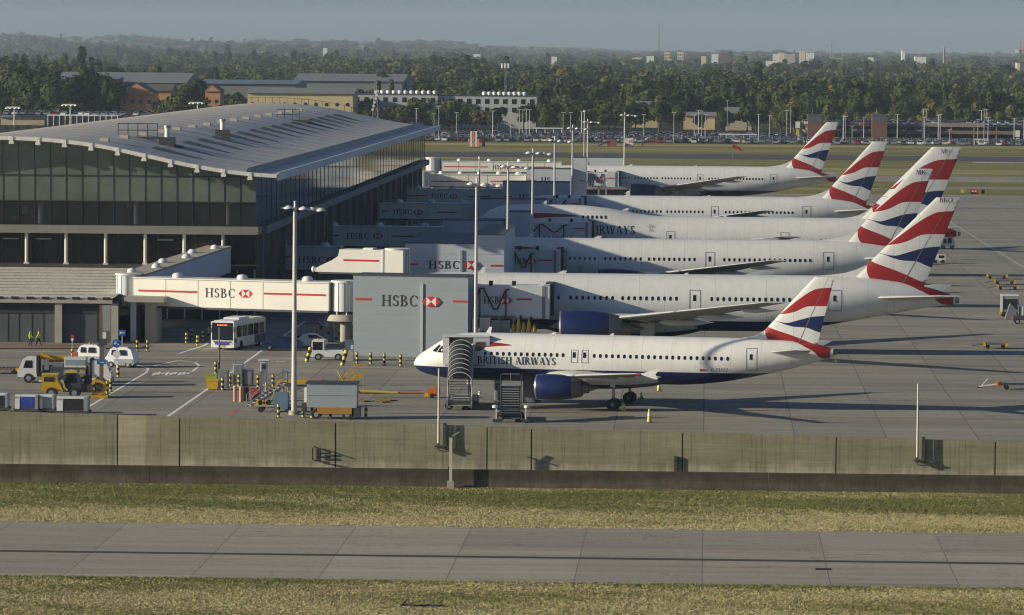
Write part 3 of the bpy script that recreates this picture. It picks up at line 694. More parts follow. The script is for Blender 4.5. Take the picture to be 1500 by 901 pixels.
    for (xa, xb, z, h_) in S.get('ribbon', []):
        mb = MB()
        for k in range(12):
            u0_, u1_ = k / 12, (k + 1) / 12; f = lambda u: (xa + (xb - xa) * u, z + h_ * (.12 * math.sin(u * 3)), h_ * (1 - u) ** .7 / 2 + .01)
            a, b = f(u0_), f(u1_); mb.add([surf(a[0], a[1] - a[2], .02), surf(b[0], b[1] - b[2], .02), surf(b[0], b[1] + b[2], .02), surf(a[0], a[1] + a[2], .02)], [(0, 1, 2, 3)], M_red)
        obj('ribbon_emblem', mb, t, fin=False)
    if 'crest' in S:
        cx, cz, r = S['crest']; mb = MB()
        for k in range(7): a = R(180 * k / 6); mb.add([surf(cx + r * math.cos(a) * .6 - .1, cz + r * math.sin(a) * .5, .02), surf(cx + r * math.cos(a) * .6 + .1, cz + r * math.sin(a) * .5, .021), surf(cx + r * math.cos(a) + .05, cz + r * math.sin(a), .022), surf(cx + r * math.cos(a) - .05, cz + r * math.sin(a), .02)], [(0, 1, 2, 3)], M_crest)
        mb.add([surf(cx - r * .5, cz - r * .6, .02), surf(cx + r * .5, cz - r * .6, .02), surf(cx + r * .4, cz + r * .35, .02), surf(cx - r * .4, cz + r * .35, .02)], [(0, 1, 2, 3)], M_crest); obj('crest', mb, t, fin=False)
    if S.get('finc'):
        txt, v, h_ = S['finc']; z = F['z0'] + (F['z1'] - F['z0']) * v; xm = F['le'](v) * .45 + F['te'](v) * .55
        mb, _ = text_mb(txt, h_, M_navytxt, xm, z, -(F['te'](v) - F['le'](v)) * .06, 1.1, center=True); obj('fin_code', mb, fin_o, fin=False)
    # cockpit glazing
    mb = MB()
    for q in S['cock']: mb.add([surf(x, z, .02) for x, z in q], [(0, 1, 2, 3)], M_glass)
    obj('cockpit_window', mb, t, fin=False)
    # aerials and beacon
    for (x, h_, w_) in S['aer']:
        z = ZT(x); mb = MB(); mb.prism([(x, z - .05), (x + w_, z - .05), (x + w_ * 1.25, z + h_), (x + w_ * .75, z + h_)], -.04, .04, M_white); obj('aerial', mb, t)
    # undercarriage
    for (x, y, r, nw, gx, zleg) in S['gear']:
        mb = MB(); mb.tube((x, y, r), (x, y, zleg), .13 * S['k'] ** .6, M_steel, n=10); mb.bar((x + .1, y, zleg - .1), (x + .1 + .9 * S['k'], y * .8, zleg), .08, M_steel); mb.bar((x, y - .3 * S['k'], r), (x, y + .3 * S['k'], r), .12, M_steel)
        if gx: mb.bar((x - gx, y, r), (x + gx, y, r), .16, M_steel)
        lg = obj('undercarriage_leg', mb, t, True)
        mb = MB(); kd = .45 if S['k'] > 1.2 else .2; mb.box((x - kd * S['k'], y - .45 * S['k'], zleg - (1.0 if S['k'] > 1.2 else .55) * S['k']), (x + kd * S['k'], y - .4 * S['k'], zleg), M_white); obj('gear_door', mb, lg)
        for px_ in ([x] if not gx else ([x - gx, x + gx] if nw == 4 else [x - gx, x, x + gx])):
            for yy in (-1, 1):
                c = (px_, y + yy * .36 * S['k'] ** .5, r); mb = MB(); wt = .17 * S['k'] ** .5
                mb.tube((c[0], c[1] - wt, c[2]), (c[0], c[1] + wt, c[2]), r, M_black, n=18); mb.tube((c[0], c[1] - wt - .01, c[2]), (c[0], c[1] + wt + .01, c[2]), r * .36, M_wingd, n=12); obj('wheel', mb, lg, True)
    return t

# ---- the single-aisle plane in front
def lin(a, b): return lambda v: a + (b - a) * v
S1 = dict(k=1.0, prof=[(0, 3.42, 3.38, .02), (.3, 3.95, 2.95, .62), (.9, 4.45, 2.62, 1.05), (1.7, 4.98, 2.4, 1.4), (2.6, 5.55, 2.24, 1.68), (3.6, 6.02, 2.14, 1.86), (5.2, 6.24, 2.07, 1.97), (7, 6.27, 2.06, 1.98), (23.5, 6.27, 2.06, 1.98), (27, 6.27, 2.32, 1.93), (30, 6.27, 2.86, 1.72), (33, 6.17, 3.55, 1.3), (35.6, 5.9, 4.25, .8), (37.3, 5.5, 4.85, .33)],
    belly=lambda x: 3.28 if x < 25 else 3.28 - (x - 25) * .0, fairing=(10.6, 23.5, 2.75, 2.12),
    wing=[(1.6, 12.2, 7.2, 2.75, 1.0), (6.3, 15.4, 4.5, 3.1, .85), (16.9, 23.2, 1.55, 4.2, .75)], fair_u=(.05, .4, .75), fence=True,
    tail=[(.7, 31.6, 3.6, 5.1, .8), (6.2, 34.9, 1.4, 5.75, .7)], eng=[(12.3, 5.75, 2.05, 1.08, 4.1)], pylz=lambda y: 3.0,
    fin=dict(z0=5.5, z1=11.7, le=lambda v: 29.9 + 5.7 * v, te=lambda v: 35.8 + 1.5 * v, dors=28.9, red0=33.6),
    win=(4.56, .24, .34), rows=[(6.9, 13.9, .533), (16.6, 28.5, .533), (14.85, 15.8, .93)],
    doors=[(4.75, 3.45, .85, 1.85), (14.85, 3.9, .62, 1.15), (15.78, 3.9, .62, 1.15), (30.4, 3.55, .95, 1.95)],
    text=[('BRITISH AIRWAYS', 6.2, 3.66, .66, M_navytxt, .98), ('G-EUUZ', 26.9, 3.42, .30, M_navytxt, 1.1)],
    ribbon=[(6.6, 9.2, 5.3, .42), (25.9, 26.6, 3.5, .2)],
    cock=[[(1.95, 4.62), (2.35, 4.55), (2.75, 5.1), (2.55, 5.2)], [(2.45, 4.54), (3.05, 4.52), (3.05, 5.1), (2.85, 5.12)], [(3.15, 4.55), (3.42, 4.6), (3.42, 5.05), (3.15, 5.1)]],
    aer=[(6.5, .5, .45), (12.2, .12, .5), (17.5, .15, .4)], gear=[(18.7, -3.8, .53, 2, 0, 2.6), (18.7, 3.8, .53, 2, 0, 2.6), (5.1, 0, .4, 2, 0, 2.2)])
def sized(L, s): return s
N1 = W(606, 532, 391.5); T1 = W(1224, 519, 391.5 - 37.5 * .213)
rot1 = math.atan2((T1 - N1).y, (T1 - N1).x)
plane1 = airliner('airliner', 'nearest and smallest plane, short white twin jet with covered steps at its nose', S1, (N1.x, N1.y, 0), rot1, 'airliners parked nose-in along the terminal')

# ---- wide twins
WP = [(0, 4.35, 4.25, .03), (.4, 5.0, 3.75, .75), (1.3, 5.75, 3.2, 1.3), (2.6, 6.6, 2.75, 1.85), (4.2, 7.35, 2.5, 2.3), (6.2, 7.9, 2.36, 2.65), (9, 8.1, 2.3, 2.9), (12, 8.12, 2.3, 2.92), (41, 8.12, 2.3, 2.92), (46, 8.12, 2.75, 2.75), (50.5, 8.05, 3.5, 2.3), (55, 7.6, 4.35, 1.55), (58.5, 6.9, 5.0, .85), (61, 6.1, 5.3, .16)]
def wide(**kw):
    S = dict(k=1.6, prof=WP, belly=lambda x: 3.45, fairing=(17.5, 36.5, 3.3, 3.05),
    wing=[(2.4, 20.4, 12.6, 3.5, .9), (9.6, 26.2, 7.8, 4.1, .75), (29.6, 41.2, 2.1, 7.0, .7)], fair_u=(.02, .35, .7),
    tail=[(1.0, 52.3, 6.2, 5.9, .7), (10.4, 58.9, 2.3, 6.7, .6)], eng=[(20.7, 9.7, 3.1, 1.72, 6.4)], pylz=lambda y: 3.9,
    fin=dict(z0=7.0, z1=16.9, le=lambda v: 50.0 + 8.8 * v, te=lambda v: 57.9 + 3.3 * v, dors=46.8, red0=55.2),
    win=(5.75, .27, .42), rows=[(10.2, 15.6, .61), (17.3, 20.6, .61), (21.6, 26.2, .61), (26.9, 32.4, .61), (36.0, 46.8, .61)],
    doors=[(5.9, 4.55, 1.1, 2.1), (16.4, 4.55, 1.1, 2.1), (34.3, 4.55, 1.15, 2.1), (48.6, 4.6, 1.35, 2.15)],
    text=[('BRITISH AIRWAYS', 4.6, 3.85, .95, M_navytxt, 1.2)], ribbon=[(6.5, 13.5, 6.9, .6)],
    cock=[[(2.0, 5.55), (2.7, 5.5), (3.1, 6.1), (2.6, 6.15)], [(2.85, 5.5), (3.6, 5.5), (3.6, 6.1), (3.25, 6.1)], [(3.75, 5.55), (4.2, 5.65), (4.2, 6.05), (3.75, 6.1)]],
    aer=[(12, .55, .6), (20, .25, .9), (33, .15, .5)], gear=[(29.5, -5.2, .65, 6, 1.45, 3.4), (29.5, 5.2, .65, 6, 1.45, 3.4), (5.9, 0, .55, 2, 0, 2.7)])
    S.update(kw); return S
S2 = wide(fin=dict(z0=7.0, z1=16.25, le=lambda v: 49.6 + 9.3 * v, te=lambda v: 57.7 + 3.6 * v, dors=46.5, red0=55.0), finc=('BKO', .945, .5))
def tail_place(px, d, L):       # nose point of a plane that lies along X and ends at a pixel column
    p = W(px, 430, d); return Vector((p.x - L, p.y, 0))
GP = 'airliners parked nose-in along the terminal'
n2 = tail_place(1400, 455, 61)
plane2 = airliner('airliner', 'second plane from the front, white wide twin jet with its tail fully in view', S2, n2, 0, GP)
S3 = wide(finc=('MK', .93, .55), crest=(18.6, 4.45, .5))
n3 = tail_place(1362, 539, 61)
plane3 = airliner('airliner', 'third plane from the front, white wide twin jet just before the humped jumbo', S3, n3, 0, GP)
n5 = tail_place(1296, 694, 61); n6 = tail_place(1224, 869, 61)
dup(plane3, n5, None, 'white twin jet just behind the humped jumbo, next to the farthest one', GP, skip=('fin_code',))
dup(plane3, n6, None, 'farthest plane of the row, white wide twin jet with open grass behind it', GP, skip=('fin_code',))
# ---- the jumbo
JP = [(0, 4.75, 4.65, .03), (.5, 5.5, 4.0, .8), (1.6, 6.7, 3.3, 1.6), (3.0, 8.05, 2.7, 2.2), (4.6, 9.05, 2.3, 2.6), (6.5, 9.4, 2.05, 2.9), (10, 9.5, 1.95, 3.05), (16, 9.45, 1.9, 3.1), (20, 9.1, 1.9, 3.1), (25, 8.25, 1.9, 3.1), (28, 8.0, 1.9, 3.1), (46, 8.0, 1.9, 3.1), (52, 8.0, 2.4, 2.9), (57, 7.95, 3.3, 2.4), (62, 7.6, 4.3, 1.6), (66, 7.0, 5.1, .9), (68.5, 6.3, 5.6, .3)]
def upz(x): return 5.0 if x > 8.49 else 5.0
S4 = wide(k=1.7, prof=JP, belly=lambda x: 3.1, fairing=(18, 40, 3.1, 3.2),
    wing=[(2.5, 20.5, 14.5, 3.0, .9), (10, 28.0, 9.0, 3.9, .75), (30, 43.5, 3.0, 6.6, .7)], eng=[(22.5, 11.7, 2.6, 1.3, 5.2), (32.0, 20.8, 3.4, 1.3, 5.2)], pylz=lambda y: 4.2 if y < 15 else 5.0,
    tail=[(1.0, 58, 7, 6.3, .7), (11, 65.8, 2.6, 7.3, .6)], fin=dict(z0=6.9, z1=17.9, le=lambda v: 54.0 + 10.8 * v, te=lambda v: 64.6 + 4.3 * v, dors=52.5, red0=62.0),
    win=(5.0, .27, .42), rows=[(9, 24.5, .62), (26.2, 27.5, .62), (30.5, 42.5, .62), (46.5, 55.5, .62)], doors=[(8, 4.0, 1.1, 2.0), (28.9, 4.0, 1.2, 2.05), (44.6, 4.0, 1.2, 2.05)],
    text=[('BRITISH', 10.4, 5.55, 1.2, M_navytxt, .95), ('AIRWAYS', 17.6, 5.55, 1.2, M_navytxt, .95)], ribbon=[(9.5, 16.3, 8.0, .75)], crest=(26.2, 6.4, .62),
    cock=[[(2.6, 7.05), (3.1, 6.95), (3.5, 7.6), (3.2, 7.7)], [(3.2, 6.95), (3.9, 6.95), (4.0, 7.55), (3.6, 7.6)], [(4.05, 7.0), (4.6, 7.05), (4.6, 7.5), (4.1, 7.55)]],
    finc=('NP', .92, .6), aer=[(11, .5, .6), (22, .3, .9), (36, .2, .5)], gear=[(33, -5.5, .62, 4, .75, 3.1), (33, 5.5, .62, 4, .75, 3.1), (36, -1.9, .62, 4, .75, 3.0), (8, 0, .55, 2, 0, 2.6)])
n4 = tail_place(1402, 613, 68.5)
plane4 = airliner('airliner', 'white four-engined jumbo with an upper-deck hump and AIRWAYS in navy letters', S4, n4, 0, GP)
mb = MB()
fzt = lambda x: pchip([p[0] for p in JP], [p[1] for p in JP], x)
for x in np.arange(16.8, 20.0, .62):
    zc_ = (fzt(x) + 1.9) / 2; rr_ = (fzt(x) - 1.9) / 2; y_ = lambda z: -3.1 * math.sqrt(max(0, 1 - ((z - zc_) / rr_) ** 2)) - .03
    m2 = MB(); m2.add([(-.14, y_(7.7), 7.7), (.14, y_(7.7), 7.7), (.14, y_(8.1), 8.1), (-.14, y_(8.1), 8.1)], [(0, 1, 2, 3)], M_glass); o = obj('window', m2, plane4, fin=False); o.location = (x, 0, 0)
# ================================================================ TERMINAL
YF, XS, YB = 500.0, AT(375, 300, 500).x, 800.0
M_roof = mat('roof_grey_metal', (0.52, 0.475, 0.39), 0.45, 0.0, noise=0.06, scale=0.15, stretch=(1, .2, 1))
M_roofw = mat('roof_edge_white', (0.72, 0.70, 0.62), 0.4)
M_gup = mat('green_grey_glass', (0.15, 0.175, 0.145), 0.15, 0.0, noise=0.4, scale=0.12, spec=0.6)
M_glow = mat('dark_hall_glass', (0.03, 0.036, 0.038), 0.12, noise=0.5, scale=0.35, stretch=(1, 1, .5), spec=0.5)
M_gside = mat('side_blue_glass', (0.022, 0.034, 0.045), 0.06, noise=0.3, scale=0.15, spec=0.6)
def see_through(m, f):
    n, l, p = node_chain(m); tr = n.new('ShaderNodeBsdfTransparent'); mx = n.new('ShaderNodeMixShader'); mx.inputs[0].default_value = f
    l.new(p.outputs[0], mx.inputs[1]); l.new(tr.outputs[0], mx.inputs[2]); l.new(mx.outputs[0], n['Material Output'].inputs['Surface'])
see_through(M_gup, .16); see_through(M_glow, .35)
M_mull = mat('mullion_dark', (0.03, 0.034, 0.036), 0.4)
M_band = mat('floor_band_grey', (0.20, 0.195, 0.17), 0.7, noise=0.1, scale=.5)
M_col = mat('column_pale', (0.58, 0.57, 0.50), 0.5)
M_gravel = mat('podium_ribbed_concrete', (0.36, 0.34, 0.27), 0.95, c2=(0.72, 0.69, 0.58), scale=2.2, stretch=(1, 1.2, 1), fac=(.35, .65), bump=.5)
M_base = mat('dark_base_cladding', (0.028, 0.034, 0.042), 0.6, noise=0.3, scale=.4, stretch=(1, 1, .2))
M_door = mat('grey_shutter', (0.075, 0.085, 0.09), 0.6, noise=0.15, scale=0.4, stretch=(1, 1, 1))
RP = [(-150, 11.5), (-124, 15.2), (-111, 17.0), (-94, 19.2), (-85, 20.4), (-80, 20.75), (-75, 20.6), (-69, 20.0), (-63.3, 18.9), (-57.4, 17.7), (-51.5, 16.9), (-48.3, 16.7)]
rz = lambda x: pchip([p[0] for p in RP], [p[1] for p in RP], x)
term = thing('terminal', 'large airport terminal with a wave-shaped grey roof and dark glass walls', 'terminal', (XS, YF, 0))
TL = lambda mb: (setattr(mb, 'v', [(v[0] - XS, v[1] - YF, v[2]) for v in mb.v]), mb)[1]
xs = [-150 + 101.7 * i / 60 for i in range(61)]
mb = MB(); y0, y1 = YF - 2.2, YB + 2
for a, b in zip(xs[:-1], xs[1:]):
    za, zb = rz(a), rz(b)
    mb.add([(a, y0, za), (b, y0, zb), (b, y1, zb), (a, y1, za)], [(0, 1, 2, 3)], M_roof)
    mb.add([(a, y0, za - .45), (b, y0, zb - .45), (b, y1, zb - .45), (a, y1, za - .45)], [(0, 1, 2, 3)], M_band)
    mb.add([(a, y0, za - .45), (b, y0, zb - .45), (b, y0, zb), (a, y0, za)], [(0, 1, 2, 3)], M_band); mb.add([(a, y1, za - .45), (b, y1, zb - .45), (b, y1, zb), (a, y1, za)], [(0, 1, 2, 3)], M_band)
z = rz(xs[-1]); mb.add([(xs[-1], y0, z - .45), (xs[-1], y1, z - .45), (xs[-1], y1, z), (xs[-1], y0, z)], [(0, 1, 2, 3)], M_band)
roof = obj('roof', TL(mb), term, True)
mb = MB()
for a, b in zip(xs[:-1], xs[1:]): mb.bar((a, y0 - .12, rz(a) - .12), (b + .02, y0 - .12, rz(b) - .12), .42, M_roofw)
obj('roof_edge_tube', TL(mb), roof)
for k in range(12):
    x = X_at(17 + 38.8 * k - 38.8, YF - 2.3) ; z = rz(x) - .1
    if x > -49: continue
    mb = MB(); mb.box((x - .2, y0 - .4, z - .38), (x + .2, y0 + .1, z + .2), M_roofw); mb.box((x - .28, y0 - .45, z - .66), (x + .28, y0, z - .38), M_roofw); obj('roof_bracket', TL(mb), roof)
# standing seam steps across the roof (running with the slope), gutter along the right eave
mb = MB(); xa = -51.6
mb.prism([(-51.8, rz(-51.8) + .02), (-51.6, rz(-51.6) + .55), (-51.35, rz(-51.4) + .55), (-51.2, rz(-51.2) + .02)], y0 + .3, y1, mat('gutter_dark_blue', (0.05, 0.075, 0.10), .5)); obj('eave_gutter', TL(mb), roof)
mb = MB(); mb.box((-48.3, y0, 16.05), (-48.1, y1, 16.95), M_tunnel); obj('eave_fascia', TL(mb), roof)
for k in range(24):          # roof seams
    y = YF + 12.3 * k; mb = MB(); P_ = [(x, rz(x) + .015) for x in xs[22:]] + [(x, rz(x) + .035) for x in xs[:21:-1]]
    mb.prism(P_, y, y + .12, M_roof); obj('roof_seam', TL(mb), roof)
M_rl = mat('rooflight_dark', (0.06, 0.09, 0.11), 0.3)
for k in range(17):          # low raking rooflights casting shade across the slope
    y = YF + 14 + 15.6 * k; x = -62.0; mb = MB()
    mb.add([(x - 2.6, y, rz(x - 2.6) + .05), (x + 3.2, y, rz(x + 3.2) + .05), (x + 3.2, y + 1.5, rz(x + 3.2) + .05), (x - 2.6, y + 1.5, rz(x - 2.6) + .05), (x - 2.0, y + .2, rz(x - 2) + .38), (x - 1.2, y + .2, rz(x - 1.2) + .36), (x - 1.2, y + 1.3, rz(x - 1.2) + .36), (x - 2.0, y + 1.3, rz(x - 2) + .38)],
           [(0, 1, 5, 4), (1, 2, 6, 5), (2, 3, 7, 6), (3, 0, 4, 7), (4, 5, 6, 7)], M_rl); obj('rooflight', TL(mb), roof)
for k in range(15):
    y = YF + 10 + 17.5 * k; x = -69.5; mb = MB(); mb.box((x - .5, y, rz(x) - .1), (x + .5, y + 1.6, rz(x) + .35), M_roof); obj('roof_vent', TL(mb), roof)
for (px_, py_, Y) in ((245, 197, 530), (326, 183, 585)):
    p = AT(px_, py_, Y); zz = rz(p.x); mb = MB(); mb.tube((p.x, Y, zz), (p.x, Y, zz + 2.1), .32, M_roofw, n=12); mb.tube((p.x, Y, zz + 2.1), (p.x, Y, zz + 2.4), .42, M_steel, n=12); mb.box((p.x - .9, Y - .6, zz - .1), (p.x + .9, Y + .8, zz + 1.0), M_dsteel); obj('roof_flue', TL(mb), roof, True)
for (px_, py_, Y, n_) in ((202, 195, 535, 5), (428, 166, 700, 4)):
    p = AT(px_, py_, Y); zz = rz(p.x); mb = MB()
    for k in range(n_): mb.bar((p.x - 2.4 + 1.2 * k, Y, zz), (p.x - 2.4 + 1.2 * k, Y, zz + 1.7), .1, M_dsteel)
    mb.bar((p.x - 2.4, Y, zz + 1.7), (p.x - 2.4 + 1.2 * (n_ - 1), Y, zz + 1.7), .1, M_dsteel); mb.bar((p.x - 2.4, Y, zz + .9), (p.x - 2.4 + 1.2 * (n_ - 1), Y, zz + .9), .1, M_dsteel); mb.box((p.x - 2.6, Y - 1, zz - .2), (p.x + 3, Y + .6, zz + .1), M_dsteel); obj('roof_plant_frame', TL(mb), roof)
mb = MB()
for k in range(58):
    x = -124 + 1.3 * k; mb.bar((x, YB + 1, rz(x)), (x, YB + 1, rz(x) + 1.0), .07, M_dsteel)
for k in range(57): mb.bar((-124 + 1.3 * k, YB + 1, rz(-124 + 1.3 * k) + 1.0), (-122.7 + 1.3 * k, YB + 1, rz(-122.7 + 1.3 * k) + 1.0), .06, M_dsteel)
obj('roof_railing', TL(mb), roof)
# front glazing
mb = MB(); X0 = -150.0
q = [(x, rz(x) - .5) for x in xs if x < XS] + [(XS, rz(XS) - .5)]
for a, b in zip(q[:-1], q[1:]): mb.add([(a[0], YF, 13.5), (b[0], YF, 13.5), (b[0], YF, b[1]), (a[0], YF, a[1])], [(0, 1, 2, 3)], M_gup)
obj('upper_glazing', TL(mb), term)
mb = MB(); mb.add([(X0, YF, 10.8), (XS, YF, 10.8), (XS, YF, 13.5), (X0, YF, 13.5)], [(0, 1, 2, 3)], M_glow); obj('lower_glazing', TL(mb), term)
x = XS; mb = MB()
while x > -110:
    mb.box((x - .03, YF - .05, 10.7), (x + .03, YF - .003, rz(x) - .45), M_mull); x -= 1.8
for z in (13.5, 16.4): mb.box((X0, YF - .12, z - .06), (XS if z < 16 else -50.2, YF - .004, z + .06), M_mull)
obj('glazing_bars', TL(mb), term)
mb = MB(); mb.box((X0, YF - .5, 9.85), (XS + .3, YF + 4, 10.75), M_band); obj('floor_band', TL(mb), term)
mb = MB(); mb.box((X0, YF + 2.5, 6.3), (XS - .2, YF + 3, 9.85), M_glow); obj('recessed_glazing', TL(mb), term)
x = XS - .3; mb = MB()
while x > -110: mb.box((x - .05, YF + 2.42, 6.3), (x + .05, YF + 2.497, 9.85), M_mull); x -= 2.23
mb.box((-112, YF + 2.43, 9.7), (XS - .3, YF + 2.49, 9.8), M_mull)
obj('recessed_glazing_bars', TL(mb), term)
for px_ in (-77, -19, 39, 97, 155, 213, 270, 327):
    x = X_at(px_, YF + .2); mb = MB(); mb.tube((x, YF + .2, 6.4), (x, YF + .2, 9.85), .2, M_col, n=12); mb.box((x - .3, YF - .1, 6.3), (x + .3, YF + .5, 6.5), M_col); obj('column', TL(mb), term, True)
for px_ in (16, 64, 242): 
    x = X_at(px_, YF + 2.4); mb = MB(); mb.box((x - .9, YF + 2.3, 9.0), (x + .9, YF + 2.41, 9.12), mat('soft_white_fitting', (.4, .45, .45), .5)); obj('ceiling_fitting', TL(mb), term)
mb = MB(); mb.box((X0, YF - .6, 5.95), (XS + .1, YF + 3, 6.29), mat('parapet_dark_brown', (.06, .05, .045), .8)); obj('parapet', TL(mb), term)
# side glazing facing the planes
mb = MB(); mb.add([(XS, YF, 10.8), (XS, YB, 10.8), (XS, YB, rz(XS) - .5), (XS, YF, rz(XS) - .5)], [(0, 1, 2, 3)], M_gside); obj('side_glazing', TL(mb), term)
mb = MB(); y = YF
while y < YB + .1: mb.box((XS + .003, y - .09, 10.8), (XS + .04, y + .09, rz(XS) - .45), M_mull); y += 6.0
mb.box((XS + .004, YF - .1, 16.1), (XS + .03, YB, 16.2), M_mull)
obj('side_glazing_bars', TL(mb), term)
mb = MB(); mb.box((XS + .003, YF + 4, 9.85), (XS + .9, YB, 10.75), M_band); obj('side_floor_band', TL(mb), term)
for k in range(22):
    y = YF + 6 + 13.5 * k; mb = MB(); mb.box((XS - .4, y, 0), (XS + .25, y + .5, 9.85), M_band); obj('side_pier', TL(mb), term)
mb = MB(); mb.box((X0, YF + 3.02, 0), (XS - .6, YB, 9.84), M_base); obj('base_wall', TL(mb), term)
mb = MB(); mb.box((X0, YF, 10.76), (XS - .02, YB, 10.79), M_base); mb.box((X0, YB - .4, 10.8), (XS, YB, rz(XS) - .5), M_glow); obj('hall_floor', TL(mb), term)
x = XS - .6; mb = MB(); xr = X_at(214, YF)
for k in range(6): mb.box((xr + 2 + 2.0 * k, YF + 2.9, 0), (xr + 2.15 + 2.0 * k, YF + 3.015, 6.2), M_tunnel)
obj('base_wall_ribs', TL(mb), term)

M_int = mat('interior_white', (.75, .75, .72), .6)
for px_ in (335, 200, 60):       # branching roof props standing inside the hall
    x = X_at(px_, YF + 3); mb = MB(); mb.tube((x, YF + 3, 10.8), (x, YF + 3, 13.0), .3, M_int, n=8); mb.bar((x, YF + 3, 13.0), (x + 2.6, YF + 3, rz(x + 2.6) - .6), .3, M_int); mb.bar((x, YF + 3, 13.0), (x - 2.6, YF + 3, rz(x - 2.6) - .6), .3, M_int); obj('roof_prop', TL(mb), term)
for k, px_ in enumerate((22, 32, 60, 38, 170, 140, 190, 66, 255, 290)):  # added pale boxes standing in for lit bits seen in the glass
    x = X_at(px_, YF + 6); z = 11 + (k * 37 % 10) * .75; mb = MB(); mb.box((x - .3 - .15 * (k % 3), YF + 5, z), (x + .3, YF + 7, z + .5 + .3 * (k % 2)), M_int); obj('hall_lit_bit', TL(mb), term)
# low building with ribbed concrete roof in front of the terminal
YP = 461.5; XP = X_at(166, YP); XP0 = -130.0
low2 = thing('low_building', 'long low building with a ribbed stone-coloured roof and dark grey shutters below the terminal', 'building', (XP, YP, 0))
LL = lambda mb: (setattr(mb, 'v', [(v[0] - XP, v[1] - YP, v[2]) for v in mb.v]), mb)[1]
mb = MB(); NR = 10; yy0, zz0, yy1, zz1 = YP - .4, 4.75, YF - .7, 6.0
for k in range(NR):
    a, b = k / NR, (k + 1) / NR; ya, yb = yy0 + (yy1 - yy0) * a, yy0 + (yy1 - yy0) * b; za, zb = zz0 + (zz1 - zz0) * a, zz0 + (zz1 - zz0) * b
    xr_ = X_at(166 + 60 * a, ya)
    mb.add([(XP0, ya, za), (xr_, ya, za), (xr_, yb - .28, zb - .02), (XP0, yb - .28, zb - .02)], [(0, 1, 2, 3)], M_gravel)
    mb.add([(XP0, yb - .28, zb - .02), (xr_, yb - .28, zb - .02), (xr_, yb - .27, zb - .16), (XP0, yb - .27, zb - .16), (xr_, yb, zb - .16), (XP0, yb, zb - .16), (xr_, yb, zb), (XP0, yb, zb)], [(0, 1, 2, 3), (3, 2, 4, 5), (5, 4, 6, 7)], M_lined)
obj('ribbed_roof', LL(mb), low2)
mb = MB(); mb.box((XP0, YP - .8, 4.2), (XP, YP - .41, 4.62), M_conc); obj('fascia', LL(mb), low2)
mb = MB(); mb.box((XP0, YP - .7, 4.63), (XP, YP - .42, 4.74), M_steel); obj('gutter', LL(mb), low2)
for k in range(12):
    x = X_at(-90 + 22.4 * k, YP - .8); mb = MB(); mb.box((x - .4, YP - .86, 4.60), (x + .4, YP - .71, 4.86), M_dark); obj('roof_outlet', LL(mb), low2)
mb = MB(); mb.box((XP0, YP, 0), (XP, YP + 36, 4.19), M_door); obj('wall', LL(mb), low2)
mb = MB(); mb.box((XP0, YP - .06, 3.05), (XP, YP - .003, 4.19), M_base); obj('door_header', LL(mb), low2)
for px_ in (-70, 86, 168.5):
    x = X_at(px_, YP - .4); mb = MB(); mb.box((x - .37, YP - .6, 0), (x + .37, YP - .062, 4.19), M_conc); obj('pier', LL(mb), low2)
for px_ in (12, 28, 47, 64, 118, 143):
    x = X_at(px_, YP); mb = MB(); mb.box((x - .03, YP - .03, .1), (x + .03, YP - .002, 3.04), M_mull); obj('shutter_joint', LL(mb), low2)
mb = MB(); mb.box((X_at(8, YP - .1), YP - .3, 3.9), (X_at(20, YP - .1), YP - .07, 4.1), M_lamp); 
# pier wall to the right of the rotunda
pr = thing('pier_wall', 'tall pale concrete pier wall standing right of the first rotunda', 'wall', (X_at(220, 463), 463, 0))
mb = MB(); w_ = .52; mb.box((-w_, 0, 0), (w_, 6, 4.3), M_conc); obj('pier', mb, pr); mb = MB(); mb.box((-w_ - 1.6, .5, 0), (-w_ - 1.0, 5, 4.3), M_tunnel); obj('side_pier', mb, pr)
mb = MB(); mb.box((-2.6, -1.0, 4.3), (1.6, 7, 4.8), M_conc); obj('cap', mb, pr)

